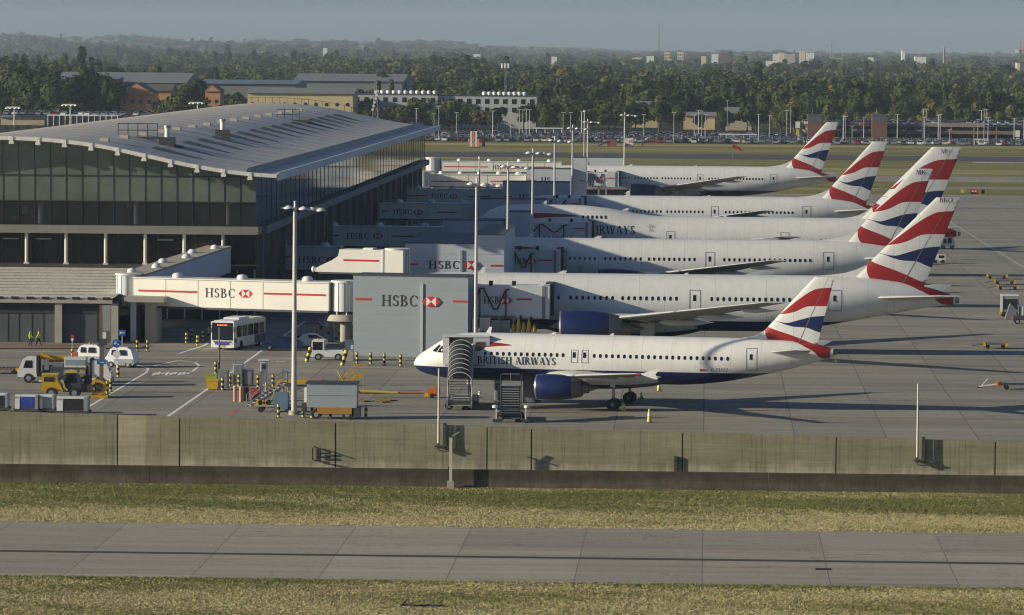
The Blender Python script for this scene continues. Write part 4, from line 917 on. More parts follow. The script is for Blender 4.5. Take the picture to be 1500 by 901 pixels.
# ================================================================ BOARDING BRIDGES
def ZP(v, px, Y):          # heights may be given as the pixel row of the photograph
    return AT(px, v, Y).z if v > 20 else v
def bridge(label, pa, pb, Ya, Yb, z0, z1, stripes, text, em, depth=2.9, group='boarding bridges', rot=None, start=None, domes=3, mt=None, name='boarding_bridge'):
    """walkway box; local x runs along it from pixel column pa to pb"""
    A = Vector((X_at(pa, Ya), Ya, 0)); B = Vector((X_at(pb, Yb), Yb, 0)); L_ = (B - A).length; a = math.atan2(B.y - A.y, B.x - A.x)
    t = thing(name, label, 'boarding bridge', A, a, group); mt = mt or M_bridge
    X = lambda px: (px - pa) / (pb - pa) * L_
    z0, z1 = ZP(z0, pa, Ya), ZP(z1, pa, Ya); Zs = lambda v, px: ZP(v, px, Ya + (Yb - Ya) * (px - pa) / (pb - pa))
    mb = MB(); mb.box((0, 0, z0), (L_, depth, z1), mt); obj('walkway', mb, t)
    mb = MB(); mb.box((-.06, -.12, z1), (L_ + .06, depth + .1, z1 + .12), M_roofw if mt is M_bridge else M_tunnel); obj('roof_cap', mb, t)
    mb = MB(); mb.box((.05, -.05, z0 - .22), (L_ - .05, depth, z0 - .003), M_dsteel); obj('underframe', mb, t)
    n_ = int(L_ / 3.4); zc = None
    for k in range(1, n_): 
        mb = MB(); x = L_ * k / n_; mb.box((x - .025, -.025, z0), (x + .025, -.002, z1), M_outl if mt is not M_bridge else mat('panel_joint', (.45, .43, .37), .6)); obj('panel_joint', mb, t)
    for (a0, a1, zz) in stripes:
        zz = Zs(zz, a0)
        mb = MB(); mb.box((X(a0), -.03, zz - .1), (X(a1), -.003, zz + .1), M_redtxt); obj('red_stripe', mb, t)
    if text:
        txt, t0, t1, zb, h = text; zb = Zs(zb, t0); _, wd_ = text_polys(txt, h); mb, _ = text_mb(txt, h, M_blacktxt, X(t0), zb, -.012, (X(t1) - X(t0)) / wd_); obj('lettering', mb, t, fin=False)
    if em: e0, e1, zc, h = em; zc = Zs(zc, e0); obj('emblem', emblem_mb((X(e0) + X(e1)) / 2, zc, h, -.015), t, fin=False)
    for k in range(domes):
        x = L_ * (k + .6) / domes; mb = MB(); mb.lathe([(0, .6), (.25, .58), (.45, .4), (.52, .02)], M_lamp, 14, 'z', (x, depth / 2, z1 + .12)); obj('roof_dome', mb, t, True)
    return t, L_
def rotunda(t, x, y, z0, z1, r, disc=True, legs=True, mt=None):
    mb = MB(); mb.tube((x, y, z0), (x, y, z1), r, mt or M_tunnel, n=28); mb.tube((x, y, z1 + .003), (x, y, z1 + .2), r + .12, M_roofw, n=28)
    rt = obj('rotunda', mb, t, True)
    for k in range(28):
        a = 2 * math.pi * k / 28 + .05
        if k % 2: continue
        mb = MB(); mb.bar((x + (r + .01) * math.cos(a), y + (r + .01) * math.sin(a), z0), (x + (r + .01) * math.cos(a), y + (r + .01) * math.sin(a), z1), .05, M_outl); obj('shutter_rib', mb, rt)
    if disc:
        mb = MB(); mb.lathe([(-1.05, r + .3), (-1.0, r + .55), (-.35, r + .25), (-.34, .1)], M_conc, 28, 'z', (x, y, z0)); mb.tube((x, y, z0 - 1.05), (x, y, z0 - .99), r + .3, M_dsteel, n=24)
        for k in range(6): a = 2 * math.pi * k / 6; mb.bar((x + r * .8 * math.cos(a), y + r * .8 * math.sin(a), z0 - .36), (x + r * .8 * math.cos(a), y + r * .8 * math.sin(a), z0), .12, M_roofw)
        obj('support_ring', mb, rt, True)
    if legs: mb = MB(); mb.tube((x, y, 0), (x, y, z0 - 1.0), .5, M_conc, n=16); obj('pedestal', mb, rt, True)
def tunnel(label, pa, pb, Y, z0, z1, cabpx, yplane, em=True, truss=True):
    """telescopic end with cab, local origin under its left end"""
    z0, z1 = ZP(z0, pa, Y), ZP(z1, pa, Y); A = Vector((X_at(pa, Y), Y, 0)); t = thing('telescopic_bridge', label, 'boarding bridge', A, 0, 'telescopic bridge ends docked at the planes'); L_ = X_at(pb, Y) - A.x; c = X_at(cabpx, Y) - A.x
    mb = MB(); mb.box((0, 0, z0 + .15), (c + .3, 2.6, z1 - .15), M_tunnel); obj('tunnel', mb, t)
    mb = MB(); mb.box((c, -.25, z0 - .1), (L_, 3.0, z1 + .05), M_tunnel); cb = obj('cab', mb, t)
    mb = MB(); mb.box((L_ - .75, -.32, z0 - .1), (L_ - .45, -.255, z1), M_outl); mb.box((c + .1, -.3, (z0 + z1) / 2 + .15), (c + 1.6, -.253, (z0 + z1) / 2 + .33), M_redtxt); obj('cab_trim', mb, cb)
    mb = MB(); mb.box((L_ - .5, 2.7, z0), (L_ + .3, yplane - Y, z1 + .15), mat('bellows_dark', (.05, .055, .06), .8)); obj('bellows', mb, cb)
    mb = MB(); 
    for k in range(9): x = .3 + (c - .6) * k / 8; mb.box((x - .28, .1, z1 - .15), (x + .28, 2.5, z1 - .02), M_lamp)
    obj('roof_ribs', mb, t)
    for k, x in enumerate((c * .45, c * .95, L_ - .8)):
        mb = MB(); mb.box((x - .2, .3, z1), (x + .2, .9, z1 + .45), M_dark if k < 2 else M_lamp); obj('roof_box', mb, t)
    mb = MB(); xs_ = [c * f for f in (.05, .22, .30, .52, .60, .78, .86)]
    zz = [z0 + .6, z1 - .3, z1 - .3, z0 + .8, z0 + .8, z1 - .4, z1 - .4]
    if truss:
        for k in range(6): mb.bar((xs_[k], -.12, zz[k]), (xs_[k + 1], -.12, zz[k + 1]), .14, M_dark)
        mb.bar((xs_[1], -.12, z0), (xs_[1], -.12, z1 - .3), .12, M_dark); mb.bar((xs_[5], -.12, z0 - .6), (xs_[5], -.12, z1 - .4), .12, M_dark); mb.bar((.1, -.14, z0), (.1, -.14, z1), .14, M_dark); obj('cable_carrier', mb, t)
    if em: obj('emblem', emblem_mb(c * .76, (z0 + z1) / 2 + .1, .75, -.16), t, fin=False); mb, _ = text_mb('HSBC', .75, M_blacktxt, c * .3, (z0 + z1) / 2 - .25, -.02, c * .35 / 2.4 / .75); obj('lettering', mb, t, fin=False)
    # wheeled lift column
    x = c * .8; mb = MB(); mb.box((x - .9, .3, 0.95), (x - .55, 2.3, z1 - .4), M_steel); mb.box((x + .55, .3, 0.95), (x + .9, 2.3, z1 - .4), M_steel); mb.box((x - .95, .2, .55), (x + .95, 2.4, .95), M_dsteel); lc = obj('lift_column', mb, t)
    for s_ in (-1, 1): mb = MB(); mb.tube((x + s_ * .5, .1, .5), (x + s_ * .5, .55, .5), .5, M_black, n=18); obj('wheel', mb, lc, True)
    return t
def tower(label, segs, Y, depth, stripes=(), text=None, em=None, base=0, rib=None, rz_=0.0, mt=None, group='lift towers of the boarding bridges'):
    """grey clad box; segs = (px0, px1, top z)"""
    p0 = segs[0][0]; A = Vector((X_at(p0, Y), Y, 0)); t = thing('bridge_tower', label, 'tower', A, rz_, group)
    X = lambda px: (X_at(px, Y) - A.x) / math.cos(rz_)
    segs = [(a, b, ZP(c, (a + b) / 2, Y)) for a, b, c in segs]
    for i, (a, b, zt) in enumerate(segs):
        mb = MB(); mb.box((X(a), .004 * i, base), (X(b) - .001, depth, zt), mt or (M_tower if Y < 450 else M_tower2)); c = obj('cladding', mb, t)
        mb = MB(); mb.box((X(a) - .05, -.06, zt), (X(b) + .03, depth + .05, zt + .12), M_dsteel); obj('capping', mb, c)
        mb = MB()
        for k in range(1, int((zt - base) / .85)): mb.box((X(a) + .01, -.010, base + .85 * k - .012), (X(b) - .02, -.002, base + .85 * k + .012), M_outl if 0 else mat('cladding_joint', (.24, .27, .285), .6))
        obj('cladding_joints', mb, c)
    if rib: mb = MB(); x = X(rib); mb.box((x - .14, -.12, base), (x + .14, -.011, segs[0][2] - .7), mat('rib_pale', (.40, .42, .42), .5)); obj('downpipe', mb, t)
    for (a0, a1, zz) in stripes: zz = ZP(zz, a0, Y); mb = MB(); mb.box((X(a0), -.03, zz - .1), (X(a1), -.013, zz + .1), M_redtxt); obj('red_stripe', mb, t)
    if text: txt, t0, t1, zb, h = text; zb = ZP(zb, t0, Y); _, wd_ = text_polys(txt, h); mb, _ = text_mb(txt, h, M_blacktxt, X(t0), zb, -.018, (X(t1) - X(t0)) / wd_); obj('lettering', mb, t, fin=False)
    if em: e0, e1, zc, h = em; zc = ZP(zc, e0, Y); obj('emblem', emblem_mb((X(e0) + X(e1)) / 2, zc, h, -.14), t, fin=False)
    return t

b1, L1 = bridge('nearest long cream boarding bridge with HSBC lettering between two grey rotundas', 196, 482, 466, 459.5, 447.5, 407.5, [(203, 290, 425.5), (388, 478, 430)], ('HSBC', 302, 347, 435.5, .98), (350, 373, 430, .84))
rotunda(b1, -1.25, 1.45, 3.65, 6.85, 1.3)
rotunda(b1, L1 + 1.3, 1.4, 3.7, 6.7, 1.35)
# glazed base below the first rotunda and corridor back to the terminal
mb = MB(); mb.box((-2.6, .6, 0), (.2, 2.8, 2.6), M_glass); mb.box((-2.7, .5, 0), (-2.45, .7, 2.7), M_conc); mb.box((.05, .5, 0), (.3, .7, 2.7), M_conc); obj('base_lobby', mb, b1)
Aq = Vector((X_at(186, 467), 467, 0)); Bq = Vector((X_at(322, YF), YF - .6, 0)); dq = Bq - Aq; Lq = dq.length
lk = thing('link_corridor', 'pale-roofed corridor climbing from the first rotunda back to the terminal front', 'corridor', Aq, math.atan2(dq.y, dq.x))
mb = MB(); mb.add([(1.2, -1.4, 3.9), (Lq, -1.4, 5.6), (Lq, 1.4, 5.6), (1.2, 1.4, 3.9), (1.2, -1.4, 6.7), (Lq, -1.4, 8.4), (Lq, 1.4, 8.4), (1.2, 1.4, 6.7)], [(0, 3, 2, 1), (4, 5, 6, 7), (0, 1, 5, 4), (1, 2, 6, 5), (2, 3, 7, 6), (3, 0, 4, 7)], M_tunnel); obj('walkway', mb, lk)
mb = MB(); mb.add([(1.1, -1.5, 6.71), (Lq, -1.5, 8.41), (Lq, 1.5, 8.41), (1.1, 1.5, 6.71), (1.1, -1.5, 6.9), (Lq, -1.5, 8.6), (Lq, 1.5, 8.6), (1.1, 1.5, 6.9)], [(0, 3, 2, 1), (4, 5, 6, 7), (0, 1, 5, 4), (1, 2, 6, 5), (2, 3, 7, 6), (3, 0, 4, 7)], M_conc); obj('roof_cap', mb, lk)
for k in range(6):
    x = Lq * (k + .6) / 6.2; mb = MB(); mb.lathe([(0, .5), (.3, .5), (.5, .3), (.55, .02)], M_lamp, 12, 'z', (x, (-1) ** k * .5, 6.78 + 1.7 * x / Lq)); obj('roof_dome', mb, lk, True)
tw1 = tower('nearest grey tower, windowless and tall, lettered HSBC behind a row of striped bollards', [(518, 688, 404.5)], 447, 4.5, [(521, 545, 438), (666, 688, 440)], ('HSBC', 560, 615, 448, 1.15), (620, 648, 440.5, .98), rib=620, rz_=R(-9))
yp = n2.y - 2.9
tunnel('telescopic bridge docked at the second plane, behind the roof of the nearest plane', 689, 806, yp - 5.2, 464, 418, 757, yp + 1.2)
# row two
bridge('shaded cream bridge leaving the terminal corner, lettered HSBC, seen left of the sunlit piece', 373, 500, 541, 541, 394.5, 362, [(374, 427, 375.5)], ('HSBC', 437, 476, 385.5, .85), (478, 495, 381, .75), domes=2)
YR = 496.0; t2 = thing('boarding_bridge', 'sunlit cream bridge piece with left end shaped as a shadow edge, joining a grey rotunda', 'boarding bridge', (X_at(455, YR), YR + 1.2, 0), R(-13), 'boarding bridges')
X = lambda px: (X_at(px, YR) - t2.location.x) / math.cos(R(13))
zb_, zt2 = ZP(399.5, 530, YR), ZP(366, 530, YR)
mb = MB(); mb.prism([(X(461), zb_), (X(592), zb_), (X(592), zt2), (X(497), zt2), (X(495), ZP(375.5, 495, YR)), (X(485), ZP(382, 485, YR)), (X(472), ZP(388, 472, YR)), (X(463), ZP(392.5, 463, YR))], 0, 2.8, M_bridge); obj('walkway', mb, t2)  # stepped left end puts the sun and shade boundary into the shape
mb = MB(); mb.lathe([(-.3, .02), (-.2, .3), (0, .38), (.25, .2), (.3, .02)], M_lamp, 12, 'x', (X(457), .5, zb_ + .25)); obj('nose', mb, t2, True)
mb = MB(); z_ = ZP(381.5, 530, YR); mb.box((X(503), -.03, z_ - .1), (X(556), -.003, z_ + .1), M_redtxt); obj('red_stripe', mb, t2)
mb = MB(); mb.box((X(561), -.06, zb_ - .05), (X(563), 2.85, zt2 + .08), M_roofw); mb.box((X(530), .5, zt2), (X(545), 1.9, zt2 + .2), M_lamp); obj('collar', mb, t2)
mb = MB(); mb.box((.8, .0, zb_ - .2), (X(592), 2.8, zb_ - .003), M_dsteel); obj('underframe', mb, t2)
rotunda(t2, X(578), 1.4, zb_ - .05, zt2, 1.3, disc=False, legs=False); mb = MB(); mb.tube((X(578), 1.6, 0), (X(578), 1.6, zb_ - .2), .5, M_conc, n=14); obj('pedestal', mb, t2)
tower('second grey tower lettered HSBC with a taller right half, above the nearest tower', [(594, 697, 357), (697, 739, 344.5)], 505, 28, [(596, 613, 387), (719, 737, 389)], ('HSBC', 628, 675, 393.5, .92), (679, 703, 388, .92), rib=676)
yp3 = n3.y - 2.9
tunnel('telescopic bridge docked at the third plane, right of the two-height tower', 739, 821, yp3 - 5.0, 401, 366, 790, yp3 + 1.2)
# row three
bridge('shaded bridge lettered HSBC third from the front, in the dark recess beside the terminal', 448, 648, 602, 602, 360, 332, [(455, 497, 344.5), (574, 618, 346)], ('HSBC', 508, 542, 350, .85), (545, 563, 345.5, .8))
t_ = tower('blue-grey tower in front of the jumbo nose', [(649, 738, 323)], 596, 5)
tower('narrow blue-grey tower beside the jumbo cockpit', [(741, 777, 311)], 597, 5)
yp4 = n4.y - 3.1
tunnel('telescopic bridge with dark zigzag cable carrier docked at the jumbo', 777, 866, yp4 - 5.0, 348, 325, 840, yp4 + 1.2, em=False)
# rows four to seven
bridge('shaded bridge lettered HSBC fourth from the front, left of the jumbo nose', 556, 697, 679, 679, 320, 298, [(560, 569, 309), (640, 669, 311)], ('HSBC', 576, 604, 314, .8), (606, 620, 311, .8))
tower('dull blue-grey tower just behind the jumbo cockpit', [(697, 800, 292)], 676, 5)
yp5 = n5.y - 2.9
tunnel('telescopic bridge docked at the plane just behind the jumbo', 800, 855, yp5 - 5.0, 310, 290, 835, yp5 + 1.2, em=False)
bridge('shaded bridge lettered HSBC fifth from the front', 580, 736, 760, 760, 297, 277, [(584, 626, 286.5), (684, 720, 288)], ('HSBC', 632, 656, 290.5, .8), (658, 670, 287.5, .75))
tower('pale blue-grey tower lettered HS, fifth row from the front', [(736, 834, 267)], 757, 5, [(738, 750, 288)], ('HS', 760, 775, 291.5, .9), None)
bridge('bridge of the sixth row with a plain red stripe and a rounded sunlit right end', 629, 770, 853, 853, 273, 255.5, [(631, 690, 265.5), (718, 762, 265.5)], None, None, domes=5)
tower('pale tower lettered HS of the sixth row, left of the farthest plane', [(771, 838, 247.5)], 850, 6, [(772, 784, 264)], ('HS', 792, 806, 268, 1.1), None)
tower('tall pale tower standing just left of the farthest plane', [(838.5, 858, 231)], 851, 6, [(848, 857, 265)])
yp6 = n6.y - 2.9
tunnel('telescopic bridge docked at the farthest plane', 858, 906, yp6 - 5.0, 273, 252, 888, yp6 + 1.2)
bridge('farthest boarding bridge, lettered HSBC, in front of the runway grass', 646, 822, 946, 946, 251, 236.5, [(650, 714, 244), (762, 815, 244.5)], ('HSBC', 721, 742, 248, .95), (744, 756, 245, .8), domes=4)
tower('wide low grey tower block behind the farthest plane', [(858, 914, 231)], 946, 6)
rb = thing('bridge_rotunda', 'white-topped grey rotunda at the far end of the terminal side', 'rotunda', (X_at(619, 850), 850, 0)); rotunda(rb, 0, 1.2, 4.3, 6.9, 1.4)
rb = thing('bridge_rotunda', 'white-capped rotunda with slanting struts at the left end of the farthest bridge', 'rotunda', (X_at(634, 946), 946, 0)); rotunda(rb, 0, 1.2, 4.6, 7.2, 1.6)

# ================================================================ LIGHT MASTS ON THE APRON
def mast(px, ytop, d, label, kind='heads', ybase=None, z1=None, r=.2):
    p = W(px, 300, d); x, y = p.x, p.y; z1 = z1 if z1 else AT(px, ytop, y).z
    t = thing('light_mast', label, 'light mast', (x, y, 0), 0, 'floodlight masts between the stands')
    mb = MB(); mb.tube((0, 0, .35), (0, 0, z1), r, M_pole, r * .62, 14); obj('pole', mb, t, True)
    mb = MB(); mb.tube((0, 0, 0), (0, 0, .35), r * 1.9, M_conc, n=14); obj('footing', mb, t, True)
    mb = MB(); mb.tube((0, 0, z1 - .05), (0, 0, z1 + .5), .09, M_lamp, n=8); mb.bar((-1.2, 0, z1 - .1), (2.5, 0, z1 - .1), .1, M_steel); cr_ = obj('cross_arm', mb, t)
    for k, (dx, dy) in enumerate(((-.55, 0), (.75, -.2), (1.45, .1), (2.2, 0))):
        mb = MB(); mb.lathe([(-.18, .42), (-.1, .4), (.06, .16), (.1, .02)], M_lamp, 14, 'z', (dx, dy, z1 + .02 - .06 * k)); mb.tube((dx, dy, z1 - .24 - .06 * k), (dx, dy, z1 - .2 - .06 * k), .34, M_dsteel, n=12); obj('floodlight', mb, cr_, True)
    return t
mA = mast(432, 303, 376, 'large pale mast rising from behind the retaining wall, in front of the terminal corner', r=.24)
mast(698, 268, 434, 'mast rising at the right edge of the nearest grey tower')
mast(744, 243, 520, 'mast rising at the right edge of the two-height tower')
mast(780, 223, 575, 'mast rising left of the second plane cab, above the jumbo nose')
mast(812, 205, 650, 'mast behind the jumbo hump, its heads against the runway')
mast(838, 187, 745, 'mast with its floodlights just below the far car park')
mast(860, 178, 870, 'tall mast beside a headless pole, left of the farthest plane')
mast(914, 168, 890, 'mast rising behind the farthest plane near the red hut')
for px_, yt, yb, d in ((855, 164, 232, 930), (702, 233, 300, 660)):
    p = W(px_, 300, d); t = thing('slender_pole', 'headless pale pole behind the farthest tower' if px_ == 855 else 'thin pale pole left of the jumbo nose', 'pole', (p.x, p.y, 0)); z1 = AT(px_, yt, p.y).z
    mb = MB(); mb.tube((0, 0, .3), (0, 0, z1), .14, M_pole, .1, 10); obj('pole', mb, t, True); mb = MB(); mb.tube((0, 0, 0), (0, 0, .3), .3, M_conc, n=10); obj('footing', mb, t); mb = MB(); mb.tube((0, 0, z1), (0, 0, z1 + .35), .2, M_lamp, n=8); obj('cap', mb, t)
# ================================================================ VEHICLES AND GROUND EQUIPMENT
def wheels(t, pts, r, w_, hub=True, nm='wheel'):
    for (x, y) in pts:
        mb = MB(); mb.tube((x, y - w_ / 2, r), (x, y + w_ / 2, r), r, M_black, n=16); wh = obj(nm, mb, t, True)
        if hub: mb = MB(); mb.tube((x, y - w_ / 2 - .015, r), (x, y + w_ / 2 + .015, r), r * .5, M_steel, n=12); obj('hub', mb, wh, True)
def at_px(px, py): p = G(px, py); return Vector((p.x, p.y, 0))
def car_parts(t, paint, L=4.3, wd_=1.75, h=1.45):
    k = L / 4.3
    prof = [(0, .35), (0, .72), (.25 * k, .86), (1.15 * k, .95), (1.75 * k, h - .05), (2.2 * k, h), (3.2 * k, h - .02), (4.05 * k, .98), (4.3 * k, .85), (4.3 * k, .35), (3.9 * k, .25), (.4 * k, .25)]
    mb = MB(); mb.prism(prof, -wd_ / 2, wd_ / 2, paint); 
    # tumble-home: narrow the cabin
    mb.v = [(x, y * (1 if z < .97 else .82), z) for x, y, z in mb.v]; body = obj('body', mb, t, True)
    for s in (-1, 1):
        y = s * (wd_ / 2 * .90); mb = MB(); mb.add([(1.35 * k, y * 1.035, .98), (3.75 * k, y * 1.035, .98), (3.15 * k, y * .94, h - .1), (1.85 * k, y * .94, h - .12)], [(0, 1, 2, 3)], M_glass); obj('side_window', mb, t, fin=False)
    for (xa, za, xb, zb) in ((1.18 * k, .99, 1.72 * k, h - .09), (4.02 * k, 1.0, 3.26 * k, h - .06)):
        s = -.02 if xa < 2 else .02; mb = MB(); mb.add([(xa + s, -wd_ * .38, za + .01), (xa + s, wd_ * .38, za + .01), (xb + s, wd_ * .36, zb + .02), (xb + s, -wd_ * .36, zb + .02)], [(0, 1, 2, 3)], M_glass); obj('windscreen', mb, t, fin=False)
    for s in (-1, 1): mb = MB(); mb.box((-.02, s * .62 - .17, .58), (.1, s * .62 + .17, .74), M_lamp); obj('headlight', mb, t)
    wheels(t, [(.85 * k, -wd_ / 2 + .08), (3.4 * k, -wd_ / 2 + .08), (.85 * k, wd_ / 2 - .08), (3.4 * k, wd_ / 2 - .08)], .31, .2)
def car(px, py, rz_, paint, label):
    t = thing('parked_car', label, 'car', at_px(px, py), rz_, 'cars by the boarding bridge'); car_parts(t, paint); return t
car(383, 513, R(4), M_carblue, 'dark blue hatchback in the shade under the nearest bridge')
car(418, 509, R(12), M_carsil, 'pale silver car half hidden behind the dark blue hatchback')

# bus
t = thing('bus', 'white single-deck bus with violet trim and an amber destination display, driving out of the shade', 'bus', at_px(309, 513), 0)
t.rotation_euler = (0, 0, R(-14))
def busbox(): pass
mb = MB(); mb.box((0, 0, .3), (2.5, 9.6, 2.95), M_bwhite); mb.box((.2, .4, 2.95), (2.3, 9.2, 3.05), M_tunnel); bd = obj('body', mb, t)
mb = MB(); mb.box((.12, -.03, 1.05), (2.38, -.003, 2.85), M_glass); obj('windscreen', mb, t)
mb = MB(); mb.prism([(.25, .95), (.45, .62), (1.0, .52), (1.5, .52), (2.05, .62), (2.25, .95)], -.045, -.031, M_purple); obj('violet_panel', mb, t)
M_amber = mat('amber_display', (.5, .1, .02), .5, emit=((1.0, .22, .06), 1.2))
mb = MB(); mb.box((.65, -.05, 2.5), (1.85, -.032, 2.72), M_dark)
for k in range(8): mb.box((.72 + .14 * k, -.06, 2.54), (.80 + .14 * k, -.052, 2.68), M_amber)
obj('destination_display', mb, t)
for x in (.25, 2.05): mb = MB(); mb.box((x, -.05, .62), (x + .22, -.01, .78), M_lamp); obj('headlight', mb, t)
mb = MB(); mb.box((1.0, -.05, .36), (1.5, -.01, .47), M_ylw); obj('number_plate', mb, t)
for k in range(5): mb = MB(); mb.box((2.503, .9 + 1.7 * k, 1.35), (2.53, 2.3 + 1.7 * k, 2.5), M_glass); obj('side_window', mb, t)
mb = MB(); mb.box((2.503, 6.2, .4), (2.525, 9.5, 1.3), M_purple); mb.box((2.503, .2, .8), (2.52, .8, 1.2), M_purple); obj('violet_side_panel', mb, t)
mb = MB(); mb.box((.4, 2.6, 3.051), (2.1, 5.6, 3.25), M_tunnel); obj('roof_unit', mb, t)
for x in (-.25, 2.55): mb = MB(); mb.box((x, -.25, 1.9), (x + .18, -.1, 2.35), M_dark); mb.bar((x + .09, -.15, 2.35), (1.25 if x > 1 else .3, .1, 2.8), .05, M_dark); obj('mirror', mb, t)
for y in (2.2, 7.6):
    for x in (.15, 2.35): mb = MB(); mb.tube((x - .14, y, .48), (x + .16, y, .48), .48, M_black, n=18); obj('wheel', mb, t, True)

# small white cab tugs
def cab_van(px, py, rz_, label):
    t = thing('service_van', label, 'van', at_px(px, py), rz_, 'small white service vans')
    mb = MB(); mb.prism([(0, .45), (0, .95), (.18, 1.15), (.5, 1.8), (.8, 1.95), (2.2, 1.98), (2.6, 1.75), (2.9, 1.0), (2.95, .45)], 0, 1.6, M_bwhite)
    mb.v = [(x, .8 + (y - .8) * (1 if z < 1.2 else .84), z) for x, y, z in mb.v]; obj('body', mb, t, True)
    mb = MB(); mb.box((.05, .04, .25), (2.9, 1.56, .449), M_tower); mb.box((.9, -.02, .45), (2.85, -.003, .85), M_tower); obj('skirt', mb, t)
    for (a, b) in ((.62, 1.2), (1.42, 2.2)):
        mb = MB(); mb.add([(a, -.02, 1.2), (b, -.02, 1.2), (b - .08, .04, 1.72), (a + .05, .04, 1.72)], [(0, 1, 2, 3)], M_glass); obj('side_window', mb, t, fin=False)
        mb = MB(); mb.add([(a, 1.5, 1.25), (b, 1.5, 1.25), (b - .08, 1.485, 1.72), (a + .05, 1.485, 1.72)], [(0, 1, 2, 3)], M_glass); obj('side_window', mb, t, fin=False)
    mb = MB(); mb.add([(.13, .22, 1.2), (.13, 1.38, 1.2), (.41, 1.34, 1.76), (.41, .26, 1.76)], [(0, 1, 2, 3)], M_glass); obj('windscreen', mb, t, fin=False)
    for y in (.2, 1.2): mb = MB(); mb.box((-.03, y, .75), (.05, y + .22, .9), M_lamp); obj('headlight', mb, t)
    mb = MB(); mb.tube((1.3, .8, 1.95), (1.3, .8, 2.15), .1, M_orange, n=10); obj('beacon', mb, t, True)
    wheels(t, [(.6, .1), (2.35, .1), (.6, 1.5), (2.35, 1.5)], .3, .22)
    return t
cab_van(109, 534, R(-14), 'small white van with grey skirt, left one of the pair by the red post')
cab_van(154, 538, R(-14), 'small white van with grey skirt parked behind the blue arrow sign')

# forklift-like yellow tractor
t = thing('yellow_tractor', 'yellow and black industrial tractor with big white-hubbed wheels beside the white truck', 'tractor', at_px(60, 583), R(3))
mb = MB(); mb.prism([(-.1, .75), (.1, 1.25), (.0, 1.6), (.1, 2.0), (1.35, 2.0), (1.45, 1.5), (1.7, 1.2), (1.9, .7), (1.2, .45), (.4, .45)], .1, 1.5, M_yel); obj('engine_cover', mb, t, True)
mb = MB(); mb.box((.25, .07, 1.45), (1.15, .095, 1.85), M_cloth); obj('grille', mb, t); mb = MB(); mb.box((.02, .03, 2.0), (1.5, 1.6, 2.12), M_ylw); obj('bonnet_top', mb, t)
mb = MB(); mb.prism([(1.95, .5), (1.85, 1.7), (2.15, 2.25), (3.1, 2.25), (3.5, 1.5), (3.6, .6)], .1, 1.5, M_dsteel); obj('cab', mb, t)
mb = MB(); mb.add([(2.1, .09, 1.35), (3.2, .09, 1.35), (3.0, .09, 2.1), (2.25, .09, 2.1)], [(0, 1, 2, 3)], M_glass); obj('cab_window', mb, t, fin=False)
mb = MB(); mb.prism([(2.0, 2.2), (2.2, 2.4), (3.1, 2.4), (3.3, 2.25)], .0, 1.6, M_ylw); obj('cab_roof', mb, t)
mb = MB(); mb.bar((1.9, .05, 1.6), (2.1, .05, .9), .14, M_ylw); mb.bar((2.1, .05, .9), (2.35, .05, .7), .14, M_ylw); obj('hand_rail', mb, t)
mb = MB(); mb.box((3.55, .2, .5), (4.6, 1.4, 1.2), M_dsteel); mb.box((3.8, .3, 1.2), (4.4, 1.2, 1.9), M_black); obj('rear_chassis', mb, t)
for z in (1.0, 1.5, 2.0): mb = MB(); mb.box((4.6, .1, z - .25), (4.75, 1.5, z - .08), M_yel); obj('rear_bar', mb, t)
mb = MB(); mb.tube((5.0, .3, .95), (5.0, 1.3, .95), .72, M_yel, n=14); mb.tube((5.0, .25, .95), (5.0, .29, .95), .45, M_dsteel, n=12); obj('hose_reel', mb, t, True)
mb = MB(); mb.box((4.4, -.1, .05), (5.9, 1.5, .25), M_yel); obj('foot_frame', mb, t)
wheels(t, [(.9, .1), (2.95, .1), (.9, 1.45), (2.95, 1.45)], .47, .3)

# trucks
def truck(px, py, rz_, label, flip=False):
    t = thing('truck', label, 'truck', at_px(px, py), rz_)
    mb = MB(); mb.prism([(0, .55), (-.05, 1.1), (.1, 1.35), (.45, 2.2), (.7, 2.35), (1.75, 2.35), (1.75, .55)], 0, 1.95, M_bwhite); obj('cab', mb, t, True)
    mb = MB(); mb.add([(.5, -.02, 1.4), (1.35, -.02, 1.4), (1.35, -.02, 2.1), (.72, -.02, 2.1)], [(0, 1, 2, 3)], M_glass); obj('side_window', mb, t, fin=False)
    mb = MB(); mb.add([(.09, .12, 1.38), (.09, 1.83, 1.38), (.42, 1.8, 2.14), (.42, .15, 2.14)], [(0, 1, 2, 3)], M_glass); obj('windscreen', mb, t, fin=False)
    mb = MB(); mb.box((-.12, 0, .4), (.0, 1.95, .75), M_tower); obj('bumper', mb, t); mb = MB(); mb.box((-.14, .1, .55), (-.10, .4, .7), M_lamp); mb.box((-.14, 1.55, .55), (-.10, 1.85, .7), M_lamp); obj('headlight', mb, t)
    mb = MB(); mb.box((1.76, .15, .6), (5.6, 1.8, .9), M_dsteel); obj('chassis', mb, t)
    mb = MB(); mb.box((1.72, -.04, .9), (1.95, 2.0, 2.5), M_black); obj('exhaust_stack', mb, t)
    wheels(t, [(1.0, .1), (4.4, .1), (1.0, 1.85), (4.4, 1.85)], .45, .26); return t
t = truck(26, 561, R(2), 'white cab truck carrying a yellow folded lifting boom, facing left')
mb = MB(); mb.bar((1.9, .9, 2.35), (5.3, .9, 2.25), .34, M_yel, .4); mb.bar((2.1, .5, 2.75), (2.9, .5, 2.35), .2, M_yel); mb.bar((2.8, 1.2, 2.0), (5.2, 1.2, 1.9), .3, M_yel); bm_ = obj('boom', mb, t)
mb = MB(); mb.box((4.95, .5, 1.9), (5.4, 1.5, 2.8), M_orange); obj('boom_head', mb, bm_)
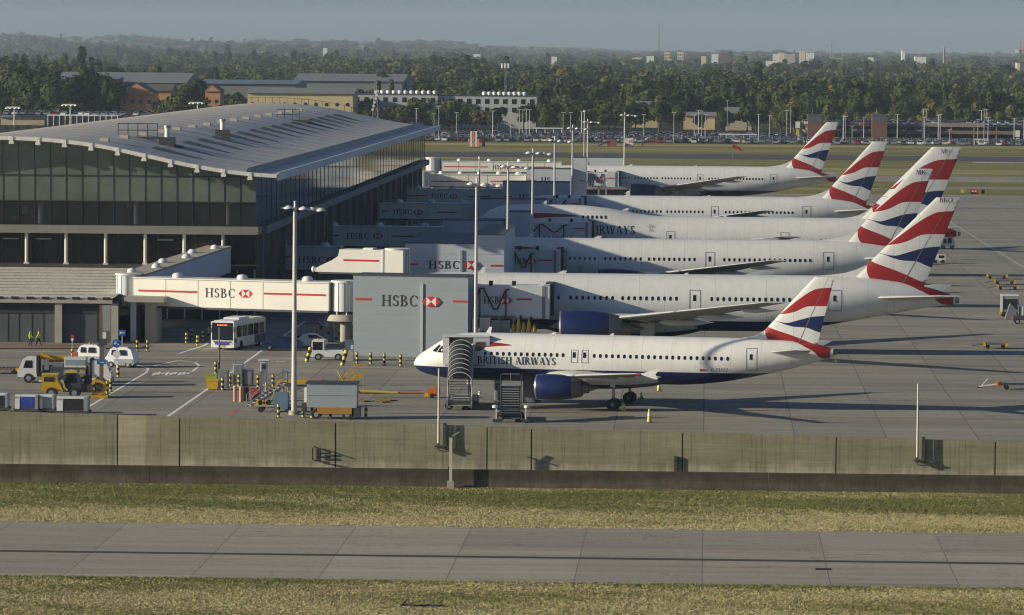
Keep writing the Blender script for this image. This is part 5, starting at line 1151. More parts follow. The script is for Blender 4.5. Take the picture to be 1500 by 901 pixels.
mb = MB(); mb.tube((2.6, .4, 1.2), (2.6, .4, 2.2), .25, M_roofw, n=12); mb.tube((3.3, .3, 1.3), (4.6, .3, 1.3), .3, M_steel, n=12); mb.box((2.2, .6, .9), (4.9, 1.6, 1.6), M_dsteel); obj('lift_base', mb, t, True)
mb = MB(); mb.box((2.0, -.4, .15), (4.0, -.1, .3), M_lamp); mb.box((2.4, -.35, .3), (2.8, -.1, .45), M_dsteel); obj('outrigger', mb, t)
t = truck(161, 566, R(182), 'white cab truck facing right with a pale box and pipes behind its cab')
t.location = at_px(161, 566) + Vector((0, 2.0, 0))
mb = MB(); mb.box((2.3, .2, 1.7), (4.3, 1.7, 2.6), M_bwhite); mb.box((2.4, 1.71, 1.9), (4.2, 1.73, 2.4), M_tower); obj('generator_box', mb, t)
mb = MB(); mb.box((2.2, .2, .9), (5.6, 1.75, 1.69), M_dsteel); mb.tube((2.3, 1.9, 1.2), (3.4, 1.9, 1.2), .3, M_steel, n=12); mb.box((4.4, .5, 1.7), (5.4, 1.6, 2.1), M_wingd); obj('pump_deck', mb, t)
for k in range(4): mb = MB(); mb.box((2.5 + .5 * k, 1.8, .9 + .1 * (k % 2)), (2.8 + .5 * k, 2.1, 1.5), [M_yel, M_redtxt, M_lamp, M_steel][k]); obj('equipment_box', mb, t)

# dolly builder, used at the far left and on the right of the apron
def dolly(loc, rz_, label, L=3.3, W_=1.7, group='low luggage dollies'):
    t = thing('dolly', label, 'dolly', loc, rz_, group)
    mb = MB(); mb.box((0, 0, .42), (L, W_, .55), M_dsteel); mb.box((0, -.02, .42), (L, 0, .6), M_rust); mb.box((0, W_, .42), (L, W_ + .02, .6), M_rust); obj('deck', mb, t)
    mb = MB()
    for k in range(9): mb.tube((.2 + (L - .4) * k / 8, .1, .59), (.2 + (L - .4) * k / 8, W_ - .1, .59), .05, M_steel, n=8)
    obj('rollers', mb, t, True)
    for x in (0, L - .25):
        for y in (-.05, W_ - .15): mb = MB(); mb.box((x, y, .3), (x + .28, y + .25, .62), M_yel); obj('corner_marker', mb, t)
    mb = MB(); mb.bar((-1.1, W_ / 2, .25), (0, W_ / 2, .45), .08, M_dsteel); obj('drawbar', mb, t)
    wheels(t, [(.5, .15), (L - .5, .15), (.5, W_ - .15), (L - .5, W_ - .15)], .2, .12, False); return t
dolly(at_px(-24, 548), R(0), 'low flat dolly with lamps at the far left edge behind the lifting truck')

# containers in front, behind the wall
def container(px0, px1, py, label, open_col, side=.45, h=1.1):
    A = at_px(px0, py); w_ = at_px(px1, py).x - A.x; t = thing('baggage_container', label, 'container', A, 0, 'baggage containers at the left edge of the apron')
    M_c = mat('container_aluminium', (.42, .44, .45), .45, .4, noise=.15, scale=1.5)
    mb = MB(); mb.prism([(0, .45), (w_, .45), (w_, .5 + h), (side, .5 + h), (0, .5 + h * .75)], 0.05, 1.5, M_c); obj('shell', mb, t)
    mb = MB(); mb.box((w_ * .22, .01, .5), (w_ * .86, .045, .4 + h), open_col); op = obj('curtain', mb, t)
    mb = MB(); mb.box((0, .0, .35 + h), (w_, .06, .5 + h + .04), M_lamp); mb.box((0, -.02, .42), (w_ * .2, .04, .5 + h * .72), M_bwhite); mb.box((w_ * .88, -.02, .42), (w_, .04, .5 + h), M_steel); obj('frame', mb, t)
    mb = MB(); mb.box((-.1, -.1, .2), (w_ + .1, 1.7, .42), M_dsteel); obj('dolly_deck', mb, t); wheels(t, [(.4, 0), (w_ - .4, 0), (.4, 1.5), (w_ - .4, 1.5)], .2, .12, False)
    return t
container(-14, 11, 604, 'pale metal container cut off by the left edge of the photo', M_dark)
container(22, 56, 606, 'pale metal container with a bright blue curtain', M_bluep)
container(58, 79, 606, 'narrow grey container right of the blue curtained one', M_tower, .1)
container(83, 129, 609, 'pale metal container with a wide dark opening, rightmost of the row', M_dark, .5)

# people
def person(px, py, label, stride=.25, hv=M_hiviz, face=1, h=1.78, arm=0.2, loc=None, helmet=False):
    t = thing('person', label, 'person', loc if loc else at_px(px, py), 0)
    me = bpy.data.meshes.new('body'); k = h / 1.78
    P = {'pel': (0, 0, .95), 'wai': (0, 0, 1.12), 'che': (.02 * face, 0, 1.35), 'nec': (.02 * face, 0, 1.50), 'hd': (.04 * face, 0, 1.62), 'top': (.04 * face, 0, 1.72)}
    names = list(P); vs = [P[n] for n in names]; ed = [(0, 1), (1, 2), (2, 3), (3, 4), (4, 5)]; rad = [.16, .15, .19, .07, .10, .075]
    def chain(start, pts, rs):
        prev = start
        for p, r in zip(pts, rs): vs.append(p); rad.append(r); ed.append((prev, len(vs) - 1)); prev = len(vs) - 1
    for s, d in ((-1, 1), (1, -1)):
        chain(0, [(.02, s * .11, .88), (d * stride * .55 + .04 * face, s * .11, .50), (d * stride, s * .11, .09), (d * stride + .13 * face, s * .11, .05)], [.10, .075, .055, .045])
        chain(2, [(.02, s * .21, 1.40), (-d * arm * .5, s * .26, 1.14), (-d * arm * .6 + .14 * face, s * .25, .92), (-d * arm * .6 + .2 * face, s * .25, .84)], [.075, .055, .042, .035])
    me.from_pydata([tuple(c * k for c in v) for v in vs], ed, []); o = bpy.data.objects.new('body', me); col.objects.link(o)
    sk = o.modifiers.new('s', 'SKIN'); ss = o.modifiers.new('u', 'SUBSURF'); ss.levels = 2; ss.render_levels = 2
    for i, v in enumerate(me.skin_vertices[0].data): v.radius = (rad[i] * k * .9, rad[i] * k * .9); v.use_root = (i == 0)
    dg = bpy.context.evaluated_depsgraph_get(); em = bpy.data.meshes.new_from_object(o.evaluated_get(dg)); col.objects.unlink(o); bpy.data.objects.remove(o)
    for mt in (M_cloth, hv, M_skin, M_lamp if helmet else M_cloth): em.materials.append(mt)
    for p in em.polygons:
        z = p.center.z / k; y = abs(p.center.y) / k; p.use_smooth = True
        p.material_index = 0 if z < .86 else (2 if (y > .2 and z < .95) else (1 if z < 1.48 and y < .3 else (3 if z > 1.66 or (z > 1.58 and p.center.x * face < 0) else 2)))
    o = bpy.data.objects.new('body', em); col.objects.link(o); o.parent = t; return t
person(44, 508, 'person in a yellow hi-vis vest and dark trousers, left of the two walking', .16, face=1)
person(57, 508, 'person in a yellow hi-vis jacket striding, right of the two walking', .32, face=-1, h=1.82)

# signs, bollards
def bollard(px, py, label, h=1.15, r=.13, tilt=0, group='yellow and black striped bollards', loc=None):
    t = thing('bollard', label, 'bollard', loc if loc else at_px(px, py), 0, group); n_ = 5; d = Vector((math.sin(tilt), 0, math.cos(tilt)))
    mb = MB()
    for k in range(n_): mb.tube(d * (h * k / n_), d * (h * (k + 1) / n_), r, M_ylw if k % 2 == 0 else M_black, n=12)
    obj('post', mb, t, True); mb = MB(); mb.tube(d * h, d * (h + .05), r * .9, M_black, r * .5, 12); obj('cap', mb, t, True); mb = MB(); mb.box((-.22, -.22, 0), (.22, .22, .05), M_dsteel); obj('base_plate', mb, t); return t
B_ = [(173, 553, 'striped bollard below the blue arrow sign'), (201, 515, 'striped bollard beside the glazed lobby, left of two'), (216, 515, 'striped bollard in front of the pale pier wall'), (157, 577, 'striped bollard right of the brown pole, front one of the close pair'), (162, 574, 'striped bollard right of the brown pole, back one of the close pair'),
      (523, 533, 'striped bollard at the left corner of the nearest tower'), (543, 534, 'striped bollard second along the nearest tower'), (563, 535.5, 'striped bollard third along the nearest tower'), (587, 537, 'striped bollard nearest the plane nose along the tower'),
      (316, 548, 'striped bollard behind the grey switch cabinet'), (326, 572, 'striped bollard in front of the grey switch cabinet'), (337, 566, 'striped bollard right of the grey switch cabinet'), (350, 567, 'striped bollard left of the grey and blue kiosk'), (378, 568, 'striped bollard near the tall white meter box'), (400, 567, 'striped bollard behind the metal ramp stair'),
      (408, 612, 'striped bollard left of the big pale mast foot'), (444, 612, 'striped bollard right of the big pale mast foot'), (457, 613, 'striped bollard at the left end of the grey trailer'), (484, 613, 'striped bollard before the trailer, left of its middle'), (517, 614, 'striped bollard before the right end of the grey trailer'), (536, 614, 'striped bollard standing clear to the right of the grey trailer')]
for a in B_: bollard(*a)
for k in range(5): bollard(273 + 8 * k, [503, 497, 507, 500, 495][k], 'striped bollard in the dark recess left of the bus', h=1.1)
bollard(449, 530, 'leaning striped barrier post left of the white tug', 1.5, .2, .28); bollard(501, 536, 'leaning striped barrier post right of the white tug', 1.6, .2, .28)
t = thing('road_sign', 'round blue sign with a white arrow beside the small white van', 'sign', at_px(171, 545))
mb = MB(); mb.tube((0, 0, 0), (0, 0, 2.9), .06, M_steel, n=8); obj('post', mb, t, True); mb = MB(); mb.tube((0, -.1, 2.75), (0, -.06, 2.75), .42, M_signb, n=24); fc = obj('sign_face', mb, t, True)
mb = MB(); mb.bar((.22, -.12, 2.62), (-.1, -.12, 2.8), .1, M_whitetxt); mb.bar((-.1, -.12, 2.8), (-.22, -.12, 2.7), .16, M_whitetxt); mb.bar((-.1, -.12, 2.8), (-.02, -.12, 2.95), .1, M_whitetxt); obj('arrow', mb, fc)
mb = MB(); mb.tube((0, -.14, 1.7), (0, -.02, 1.7), .36, M_bwhite, n=16); mb.tube((0, -.2, .9), (0, -.02, .9), .22, M_bwhite, n=14); obj('lamp_unit', mb, t, True)
t = thing('road_sign', 'rectangular blue sign with a white left arrow by the glazed lobby', 'sign', at_px(179, 514)); mb = MB(); mb.tube((0, 0, 0), (0, 0, 1.9), .05, M_steel, n=8); obj('post', mb, t, True)
mb = MB(); mb.box((-.35, -.08, 1.55), (.35, -.04, 2.15), M_signb); fc = obj('sign_face', mb, t); mb = MB(); mb.bar((-.22, -.1, 1.85), (.25, -.1, 1.85), .09, M_whitetxt); mb.bar((-.24, -.1, 1.85), (-.1, -.1, 1.97), .07, M_whitetxt); mb.bar((-.24, -.1, 1.85), (-.1, -.1, 1.73), .07, M_whitetxt); obj('arrow', mb, fc)
t = thing('marker_post', 'slim post with a red and white disc above a striped base, behind the vans', 'post', at_px(106, 524)); mb = MB(); mb.tube((0, 0, .9), (0, 0, 2.1), .05, M_steel, n=8); obj('post', mb, t, True)
mb = MB(); mb.tube((0, -.08, 2.15), (0, -.03, 2.15), .17, M_redtxt, n=16); mb.tube((0, -.08, 1.82), (0, -.03, 1.82), .14, M_bwhite, n=16); obj('disc', mb, t, True)
mb = MB(); [mb.tube((0, 0, .22 * k), (0, 0, .22 * (k + 1)), .13, M_ylw if k % 2 else M_black, n=10) for k in range(4)]; obj('striped_base', mb, t, True)
# brown column with loudspeaker panel and small blue plate
Bp = at_px(149, 576); t = thing('service_column', 'brown steel column with a grey floodlight box on top and a small blue plate', 'pole', Bp); zt_ = AT(149, 447, Bp.y).z
mb = MB(); mb.box((-.2, -.12, 0), (.14, .12, zt_), M_rust); obj('post', mb, t); mb = MB(); mb.box((.16, -.2, zt_ - 2.3), (.75, .2, zt_), M_steel, taper=(1.3, 1)); obj('floodlight_box', mb, t)
mb = MB(); mb.box((-.25, -.2, zt_ - 3.6), (.45, .1, zt_ - 3.0), M_dsteel); mb.box((.1, -.16, zt_ - 3.0), (.4, .1, zt_ - 2.4), M_lamp); obj('camera_box', mb, t); mb = MB(); mb.box((-.42, -.16, 2.62), (.38, -.13, 2.95), M_signb); obj('blue_plate', mb, t)
mb = MB(); mb.box((-.1, -.175, 2.76), (.25, -.162, 2.82), M_whitetxt); obj('plate_arrow', mb, t)
# slim dark pole in front of the bus
Bp = at_px(321, 548); t = thing('camera_pole', 'thin dark pole rising behind the grey cabinet in front of the bus', 'pole', Bp); mb = MB(); mb.tube((0, 0, 0), (0, 0, AT(321, 505, Bp.y).z), .09, M_rust, n=8); obj('pole', mb, t, True); mb = MB(); mb.box((-.25, -.15, 0), (.25, .15, .5), M_rust); obj('foot', mb, t); mb = MB(); z_ = AT(321, 480, Bp.y).z; mb.tube((0, 0, AT(321, 505, Bp.y).z), (0, 0, z_), .06, M_outl, n=8); obj('upper_pole', mb, t, True)

# cabinet cluster
def cabinet(name, px0, px1, py, h, mt, label, cat, d=.9, extras=None):
    A = at_px(px0, py); w_ = at_px(px1, py).x - A.x; t = thing(name, label, cat, A, 0)
    mb = MB(); mb.box((0, 0, .08), (w_, d, h), mt); obj('body', mb, t); mb = MB(); mb.box((-.04, -.05, h), (w_ + .04, d + .04, h + .07), M_steel); obj('lid', mb, t)
    mb = MB(); mb.box((.08, -.02, .2), (w_ * .48, -.003, h - .12), M_outl if mt is not M_outl else M_steel); mb.box((w_ * .52, -.02, .2), (w_ - .08, -.003, h - .12), M_outl if mt is not M_outl else M_steel); obj('door', mb, t); return t, w_
cabinet('switch_cabinet', 320, 334, 571, 1.75, M_steel, 'upright grey switch cabinet behind yellow tubs', 'cabinet', 1.0)
cabinet('kiosk', 341, 355, 566, 2.1, M_tunnel, 'grey kiosk with a slanting pale edge beside a blue panel', 'kiosk', 1.2)
cabinet('blue_cabinet', 356, 370, 566, 1.5, mat('slate_blue_paint', (.10, .14, .2), .5), 'low slate-blue cabinet right of the grey kiosk', 'cabinet', 1.0)
t, w_ = cabinet('meter_box', 381, 391, 566, 2.3, M_bwhite, 'tall narrow white meter box with a dark square window', 'cabinet', .7)
mb = MB(); mb.box((w_ * .3, -.05, 1.6), (w_ * .75, -.025, 2.05), M_dark); obj('window', mb, t); mb = MB(); mb.box((-.2, -.2, 2.38), (w_ + .2, .9, 2.45), M_lamp); obj('rain_hood', mb, t)
def tub(px, py, mt, label, h=.8, w_=.9, tp=.8):
    t = thing('tub', label, 'bin', at_px(px, py)); mb = MB(); mb.box((-w_ / 2, 0, .05), (w_ / 2, w_, h), mt, taper=(1 / tp, 1)); obj('bin_body', mb, t); mb = MB(); mb.box((-w_ * .66, -.04, h), (w_ * .66, w_ + .04, h + .08), mt); obj('rim', mb, t); return t
tub(311, 571, M_yel, 'yellow tub in front of the grey switch cabinet'); tub(309, 562, mat('lime_plastic', (.35, .36, .05), .6), 'lime green tub standing behind the yellow tub')
def cyl_thing(name, px, py, r, h, mt, label, cat, grp=None):
    t = thing(name, label, cat, at_px(px, py), 0, grp); mb = MB(); mb.tube((0, 0, 0), (0, 0, h), r, mt, n=14); obj('body', mb, t, True); mb = MB(); mb.tube((0, 0, h), (0, 0, h + .06), r * 1.08, M_dsteel if mt is not M_salmon else M_bwhite, n=14); obj('cap', mb, t, True); return t
cyl_thing('guard_post', 344, 588, .14, 1.3, M_salmon, 'salmon pink guard post, leftmost, left of the dark green bin', 'post', 'salmon pink guard posts')
cyl_thing('guard_post', 353, 589, .15, 1.3, M_salmon, 'salmon pink guard post touching the dark green bin', 'post', 'salmon pink guard posts')
cyl_thing('guard_post', 380, 588, .12, 1.3, M_salmon, 'salmon pink guard post among the metal ramp rails', 'post', 'salmon pink guard posts')
cyl_thing('guard_post', 390, 584, .13, 1.4, M_salmon, 'salmon pink guard post farthest right by the metal ramp', 'post', 'salmon pink guard posts')
cyl_thing('waste_bin', 358, 587, .38, 1.15, M_green, 'dark green waste bin between the pink posts and a red bin', 'bin')
t = thing('red_cage', 'red wheeled cage bin with pale diagonal bars', 'bin', at_px(367, 588)); mb = MB(); mb.box((0, 0, .15), (.85, .8, 1.2), M_redtxt); obj('panel', mb, t); mb = MB(); mb.bar((0, -.05, .2), (.85, -.05, 1.2), .1, M_salmon); mb.bar((0, -.06, 1.25), (.85, -.06, 1.25), .08, M_steel); obj('diagonal_bar', mb, t)
mb = MB(); mb.box((.05, .05, 0), (.8, .75, .15), M_dsteel); obj('wheel_base', mb, t)
# metal ramp / stairs with rails
def steps(name, loc, rz_, L, W_, H, mt, label, cat, rail=1.0, n_=9, plat=1.0, railmt=None, legs=True):
    t = thing(name, label, cat, loc, rz_); rm = railmt or mt
    for s in (0, W_):
        mb = MB(); mb.bar((0, s, .15), (L, s, H), .1, mt, .22); mb.bar((L, s, H), (L + plat, s, H), .1, mt, .2); obj('stringer', mb, t)
        mb = MB(); mb.bar((0, s, .15 + rail), (L, s, H + rail), .06, rm); mb.bar((L, s, H + rail), (L + plat, s, H + rail), .06, rm); mb.bar((0, s, .1), (0, s, .15 + rail), .06, rm); mb.bar((L * .5, s, H * .5), (L * .5, s, H * .5 + rail), .06, rm); mb.bar((L, s, H), (L, s, H + rail), .06, rm); mb.bar((L + plat, s, H), (L + plat, s, H + rail), .06, rm); mb.bar((0, s, .15 + rail * .5), (L, s, H + rail * .5), .05, rm); obj('handrail', mb, t)
    for k in range(n_): mb = MB(); x = L * (k + .5) / n_; z = .15 + (H - .15) * (k + .5) / n_; mb.box((x - .14, .05, z - .03), (x + .14, W_ - .05, z + .03), M_steel); obj('tread', mb, t)
    mb = MB(); mb.box((L, .05, H - .05), (L + plat, W_ - .05, H + .02), M_steel); obj('platform', mb, t)
    if legs:
        for x in (L + .1, L + plat - .1):
            mb = MB(); mb.bar((x, 0, 0), (x, 0, H), .09, mt); mb.bar((x, W_, 0), (x, W_, H), .09, mt); mb.bar((x, 0, .3), (x, W_, .3), .07, mt); obj('leg_frame', mb, t)
        mb = MB(); mb.bar((L * .1, W_ / 2, .15), (L + plat, W_ / 2, .15), .14, M_dsteel); obj('base_beam', mb, t)
    return t
steps('metal_ramp', at_px(368, 598), R(30), 3.4, 1.0, 2.0, M_steel, 'galvanised metal stair with rails among the bins left of the big mast', 'stair', plat=.5)
t = thing('cable_trailer', 'low flat trailer with a coiled hose and blue box beside the big mast foot', 'trailer', at_px(372, 604)); 
mb = MB(); mb.box((0, 0, .5), (3.4, 1.3, .62), M_conc); mb.bar((-.4, .6, .35), (.2, .6, .5), .1, M_orange); obj('deck', mb, t); mb = MB(); mb.box((1.7, -.1, .3), (2.9, .9, 1.7), mat('faded_blue_box', (.12, .2, .28), .6)); obj('blue_box', mb, t)
mb = MB(); [mb.tube((.3 + .22 * k, .2, .8), (.3 + .22 * k, 1.1, .8), .2, [M_yel, M_cloth, M_salmon][k % 3], n=10) for k in range(5)]; obj('hose_coil', mb, t, True); wheels(t, [(.6, 0), (2.9, 0), (.6, 1.3), (2.9, 1.3)], .25, .14, False)
mb = MB(); mb.bar((2.0, 1.0, .6), (2.3, 1.0, 2.4), .06, M_ylw); mb.bar((2.3, 1.0, 2.4), (3.3, 1.0, 1.3), .06, M_ylw); mb.bar((1.2, .9, .6), (2.0, .9, 2.6), .06, M_yel); obj('frame_bar', mb, t)
t = thing('barrier_beam', 'long low yellow barrier beam behind the big mast', 'barrier', at_px(405, 566)); mb = MB(); mb.box((0, 0, .25), (3.6, .2, .65), M_yel); obj('beam', mb, t); mb = MB(); mb.box((.2, -.05, 0), (.4, .25, .25), M_dsteel); mb.box((3.2, -.05, 0), (3.4, .25, .25), M_dsteel); obj('feet', mb, t)
t = thing('gate_frame', 'small grey tubular gate frame left of the big mast', 'gate', at_px(414, 558)); mb = MB(); [mb.bar(a, b, .09, M_steel) for a, b in (((0, 0, 0), (0, 0, 1.1)), ((1, 0, 0), (1, 0, 1.1)), ((0, 0, 1.1), (1, 0, 1.1)), ((0, 0, .4), (1, 0, .4)))]; obj('frame', mb, t); mb = MB(); mb.box((.1, -.02, .5), (.9, .02, 1.0), M_tower); obj('panel', mb, t)
# grey ground power trailer
A = at_px(449, 614); w_ = at_px(523, 614).x - A.x; t = thing('ground_power_unit', 'big grey box trailer with a dark roof edge behind the wall, over an orange base', 'trailer', A)
M_gpu = mat('grey_box_panel', (.33, .37, .39), .5, noise=.06, scale=.6)
mb = MB(); mb.box((0, 0, 1.0), (w_, 2.0, 3.0), M_gpu); bd = obj('box', mb, t); mb = MB(); mb.box((-.08, -.1, 3.0), (w_ + .08, 2.1, 3.12), M_dsteel); obj('roof_edge', mb, bd); mb = MB(); mb.box((.0, -.02, 2.0), (w_, -.004, 2.03), M_outl); obj('panel_joint', mb, bd)
mb = MB(); mb.box((-.25, .2, 1.4), (0, 1.2, 2.6), M_lamp); mb.box((-.45, .3, .6), (-.1, 1.4, 1.3), M_dsteel); obj('control_box', mb, t); mb = MB(); mb.box((.9, -.05, .45), (w_ - .4, 1.9, .999), mat('orange_brown_base', (.40, .20, .03), .6)); obj('base', mb, t)
mb = MB(); mb.box((w_ - .3, .0, .2), (w_ + .25, 1.9, .99), M_dsteel); obj('tow_end', mb, t); wheels(t, [(.8, .1), (w_ - .8, .1), (.8, 1.9), (w_ - .8, 1.9)], .4, .2)
# small yellow access steps and portal
steps('access_steps', at_px(497, 577), R(4), 1.45, .9, 1.6, M_yel, 'small yellow access steps with black treads behind the grey box trailer', 'steps', n_=6, plat=.8)
t = thing('yellow_trestle', 'thin yellow trestle leaning left of the small yellow steps', 'trestle', at_px(491, 566)); mb = MB(); [mb.bar(a, b, .07, M_yel) for a, b in (((0, 0, 0), (.9, .3, 1.5)), ((1.0, 0, 0), (.1, .3, 1.5)), ((0, .5, 0), (.9, .5, 1.5)), ((0, .1, .7), (1, .4, .7)))]; obj('frame', mb, t); mb = MB(); mb.box((0, .1, 1.5), (1.0, .5, 1.58), M_steel); obj('top', mb, t)
# towbar with its head
A, Bq = at_px(527, 582), at_px(648, 583); t = thing('towbar', 'long yellow and rust towbar lying from the yellow steps to the plane nose wheel', 'towbar', A, math.atan2((Bq - A).y, (Bq - A).x)); L_ = (Bq - A).length
mb = MB(); mb.tube((0, 0, .55), (3.4, 0, .42), .13, M_ylw, n=10); obj('front_tube', mb, t, True); mb = MB(); mb.tube((3.4, 0, .42), (L_ - 1.2, 0, .40), .08, mat('rusty_tube', (.3, .12, .03), .7), n=8); obj('tube', mb, t, True)
mb = MB(); mb.box((L_ - 1.3, -.35, .2), (L_ - .2, .35, .85), M_orange); mb.box((L_ - 1.6, -.15, .1), (L_ - 1.2, .15, .4), M_ylw); mb.box((L_ - .6, -.45, .5), (L_ - .3, .45, 1.1), mat('rusty_head', (.4, .16, .03), .7)); obj('head', mb, t)
wheels(t, [(L_ - .9, -.45), (L_ - .9, .45)], .22, .12, False)
for k, (px, py) in enumerate(((533, 589), (560, 590), (571, 588))):
    t = thing('wheel_chock_pad', ['left', 'middle', 'right'][k] + ' yellow edged black pad lying below the towbar', 'pad', at_px(px, py), R(28), 'striped pads below the towbar'); mb = MB(); mb.box((0, 0, .01), (.7, 2.3, .1), M_black); obj('pad', mb, t)
    mb = MB(); [mb.box((-.02, .5 * j, .101), (.72, .5 * j + .22, .12), M_yel) for j in range(5)]; obj('edge_stripe', mb, t)
# white tug beside the tower
t = thing('baggage_tug', 'white open-backed baggage tug facing left between leaning striped posts', 'tug', at_px(455, 528)); 
mb = MB(); mb.prism([(0, .35), (0, .95), (.1, 1.9), (.2, 2.05), (1.35, 2.05), (1.3, 1.9), (1.35, 1.0), (3.3, .95), (3.45, .75), (3.4, .4)], 0, 1.5, M_bwhite); 
obj('body', mb, t); mb = MB(); mb.box((.2, -.02, 1.05), (1.15, -.003, 1.85), M_glass); mb.box((-.02, .15, 1.05), (.08, 1.35, 1.8), M_glass); obj('cab_window', mb, t)
mb = MB(); mb.box((1.4, .1, .96), (3.2, 1.4, 1.05), M_tunnel); obj('deck', mb, t); mb = MB(); mb.tube((.7, .7, 2.05), (.7, .7, 2.2), .1, M_orange, n=8); obj('beacon', mb, t, True); wheels(t, [(.75, .05), (2.75, .05), (.75, 1.45), (2.75, 1.45)], .36, .25)
# dim equipment rack in the recess left of the nearest tower
for k, (px, py, h) in enumerate(((462, 498, 2.0), (476, 500, 2.6), (490, 502, 2.2), (504, 503, 2.4))):
    t = thing('equipment_rack', ['leftmost', 'second', 'third', 'rightmost'][k] + ' dim equipment rack in the shade behind the white tug', 'rack', at_px(px, py), 0, 'equipment racks in the shade'); mb = MB(); mb.box((0, 0, .1), (.8, .7, h), M_tower); mb.box((.9, .1, .1), (1.0, .6, h * .8), M_steel); obj('rack', mb, t)
    mb = MB(); [mb.box((.05 + .2 * (j % 3), -.05, .3 + .45 * j), (.35 + .2 * (j % 3), -.003, .6 + .45 * j), [M_yel, M_steel, M_cloth, M_redtxt, M_lamp][(j + k) % 5]) for j in range(4)]; obj('stored_gear', mb, t)
t = thing('sign_cabinet', 'small slate-blue cabinet with a pale notice at the left corner of the nearest tower', 'cabinet', at_px(505, 529)); mb = MB(); mb.box((0, 0, 0), (.85, .6, 1.1), M_conc); mb.box((0, 0, 1.1), (.85, .6, 2.1), mat('slate_blue_paint', (.10, .14, .2), .5)); obj('body', mb, t); mb = MB(); mb.box((.6, -.03, 1.2), (.84, -.003, 1.6), M_lamp); obj('notice', mb, t)

# covered passenger steps at the nose of the nearest plane
S0 = at_px(655, 601); ax = Vector((math.sin(R(-9.5)), math.cos(R(-9.5)), 0))
t = thing('covered_steps', 'passenger steps with a ribbed clear arched canopy leading up to the nearest plane', 'steps', S0, R(2)); 
H_, Ls, Ws = 3.55, 5.6, 2.1
M_can = mat('smoky_canopy', (.035, .04, .045), .5, noise=.3, scale=1.5)
nS = 16
for k in range(nS): mb = MB(); y = Ls * (k + .5) / nS; z = .35 + (H_ - .35) * (k + .5) / nS; mb.box((.12, y - .17, z - .04), (Ws - .12, y + .17, z), M_steel); mb.box((.12, y - .19, z - .03), (Ws - .12, y - .171, z + .01), M_roofw); obj('tread', mb, t)
for s in (0, Ws): mb = MB(); mb.bar((s, -.2, .3), (s, Ls, H_ - .05), .12, M_steel, .3); mb.bar((s, -.2, 1.2), (s, 1.6, 2.1), .07, M_roofw); obj('stringer', mb, t)
mb = MB(); nc = 14
def can(u, a): return (Ws / 2 - (Ws / 2 + .02) * math.cos(a), 1.3 + u * (Ls - 1.2), .35 + (H_ - .35) * (1.3 + u * (Ls - 1.2)) / Ls + (1.15 + .95 * math.sin(a) if 0.001 < a < 3.14 else 0.1))
for i in range(10):
    for j in range(nc):
        a0, a1 = math.pi * j / nc, math.pi * (j + 1) / nc; mb.add([can(i / 10, a0), can(i / 10, a1), can((i + 1) / 10, a1), can((i + 1) / 10, a0)], [(0, 1, 2, 3)], M_can)
cn = obj('canopy', mb, t, False)
for i in range(8):
    mb = MB(); P_ = [can(i / 7, math.pi * j / nc) for j in range(nc + 1)]; [mb.bar((a[0], a[1] - .02, a[2] + .02), (b[0], b[1] - .02, b[2] + .02), .055, M_roofw) for a, b in zip(P_[:-1], P_[1:])]; obj('canopy_rib', mb, cn)
mb = MB(); mb.box((-.35, Ls, H_ - .15), (Ws + 1.3, Ls + 2.6, H_), M_steel); obj('platform', mb, t)
mb = MB(); mb.box((-.55, Ls + .1, H_), (-.45, Ls + 2.6, H_ + 2.45), M_bwhite); mb.box((Ws + 1.3, Ls + .1, H_), (Ws + 1.45, Ls + 2.6, H_ + 2.4), M_tunnel); mb.box((Ws + .02, Ls + .1, H_), (Ws + 1.3, Ls + .2, H_ + 2.4), M_tunnel); mb.box((-.45, Ls + .1, H_), (.0, Ls + .2, H_ + 2.45), M_bwhite); mb.box((-.55, Ls + .05, H_ + 2.4), (Ws + 1.45, Ls + 2.6, H_ + 2.52), M_bwhite); hd = obj('head_cabin', mb, t)
mb = MB(); mb.box((Ws + .2, Ls + .06, H_ + 1.2), (Ws + 1.0, Ls + .097, H_ + 2.0), mat('brown_pane', (.10, .07, .06), .3)); obj('cabin_window', mb, hd)
mb = MB(); mb.box((0, .2, .35), (Ws, Ls + 1.5, .75), M_dsteel); mb.bar((.3, 2.4, .7), (.3, Ls, H_ - .2), .14, M_steel); mb.bar((Ws - .3, 2.4, .7), (Ws - .3, Ls, H_ - .2), .14, M_steel); mb.box((Ws + .02, .6, .5), (Ws + .6, 2.2, 1.2), M_dsteel); mb.tube((Ws + .7, 1.0, 1.3), (Ws + .7, 1.0, 1.6), .17, M_lamp, n=10); obj('chassis', mb, t, True)
wheels(t, [(.15, .5), (Ws - .15, .5), (.15, 4.6), (Ws - .15, 4.6)], .36, .25)
# open steps near the engine
S0 = at_px(733, 619); t = thing('open_steps', 'open passenger steps with dark sides and pale treads standing near the blue engine', 'steps', S0, R(3)); Ws = 1.75; H_, Ls = 2.75, 4.2; nS = 14
for k in range(nS): mb = MB(); y = Ls * (k + .5) / nS; z = .3 + (H_ - .3) * (k + .5) / nS; mb.box((.1, y - .15, z - .05), (Ws - .1, y + .15, z), M_tunnel); mb.box((.1, y - .17, z - .10), (Ws - .1, y - .151, z - .02), M_dark); obj('tread', mb, t)
for s in (0, Ws): mb = MB(); mb.prism([(-.2, .2), (Ls, H_ - .1), (Ls, H_ + 1.0), (-.2, 1.3)], s - .03, s + .03, M_dsteel, plane='yz'); obj('side_panel', mb, t)
mb = MB(); mb.box((0, Ls, H_ - .12), (Ws, Ls + 1.3, H_), M_steel); mb.bar((.1, Ls + .1, H_ + 1.0), (Ws - .1, Ls + .1, H_ + 1.0), .05, M_steel); mb.bar((Ws / 2, Ls + 1.3, H_), (Ws / 2, Ls + 1.3, H_ + 1), .05, M_steel); obj('platform', mb, t)
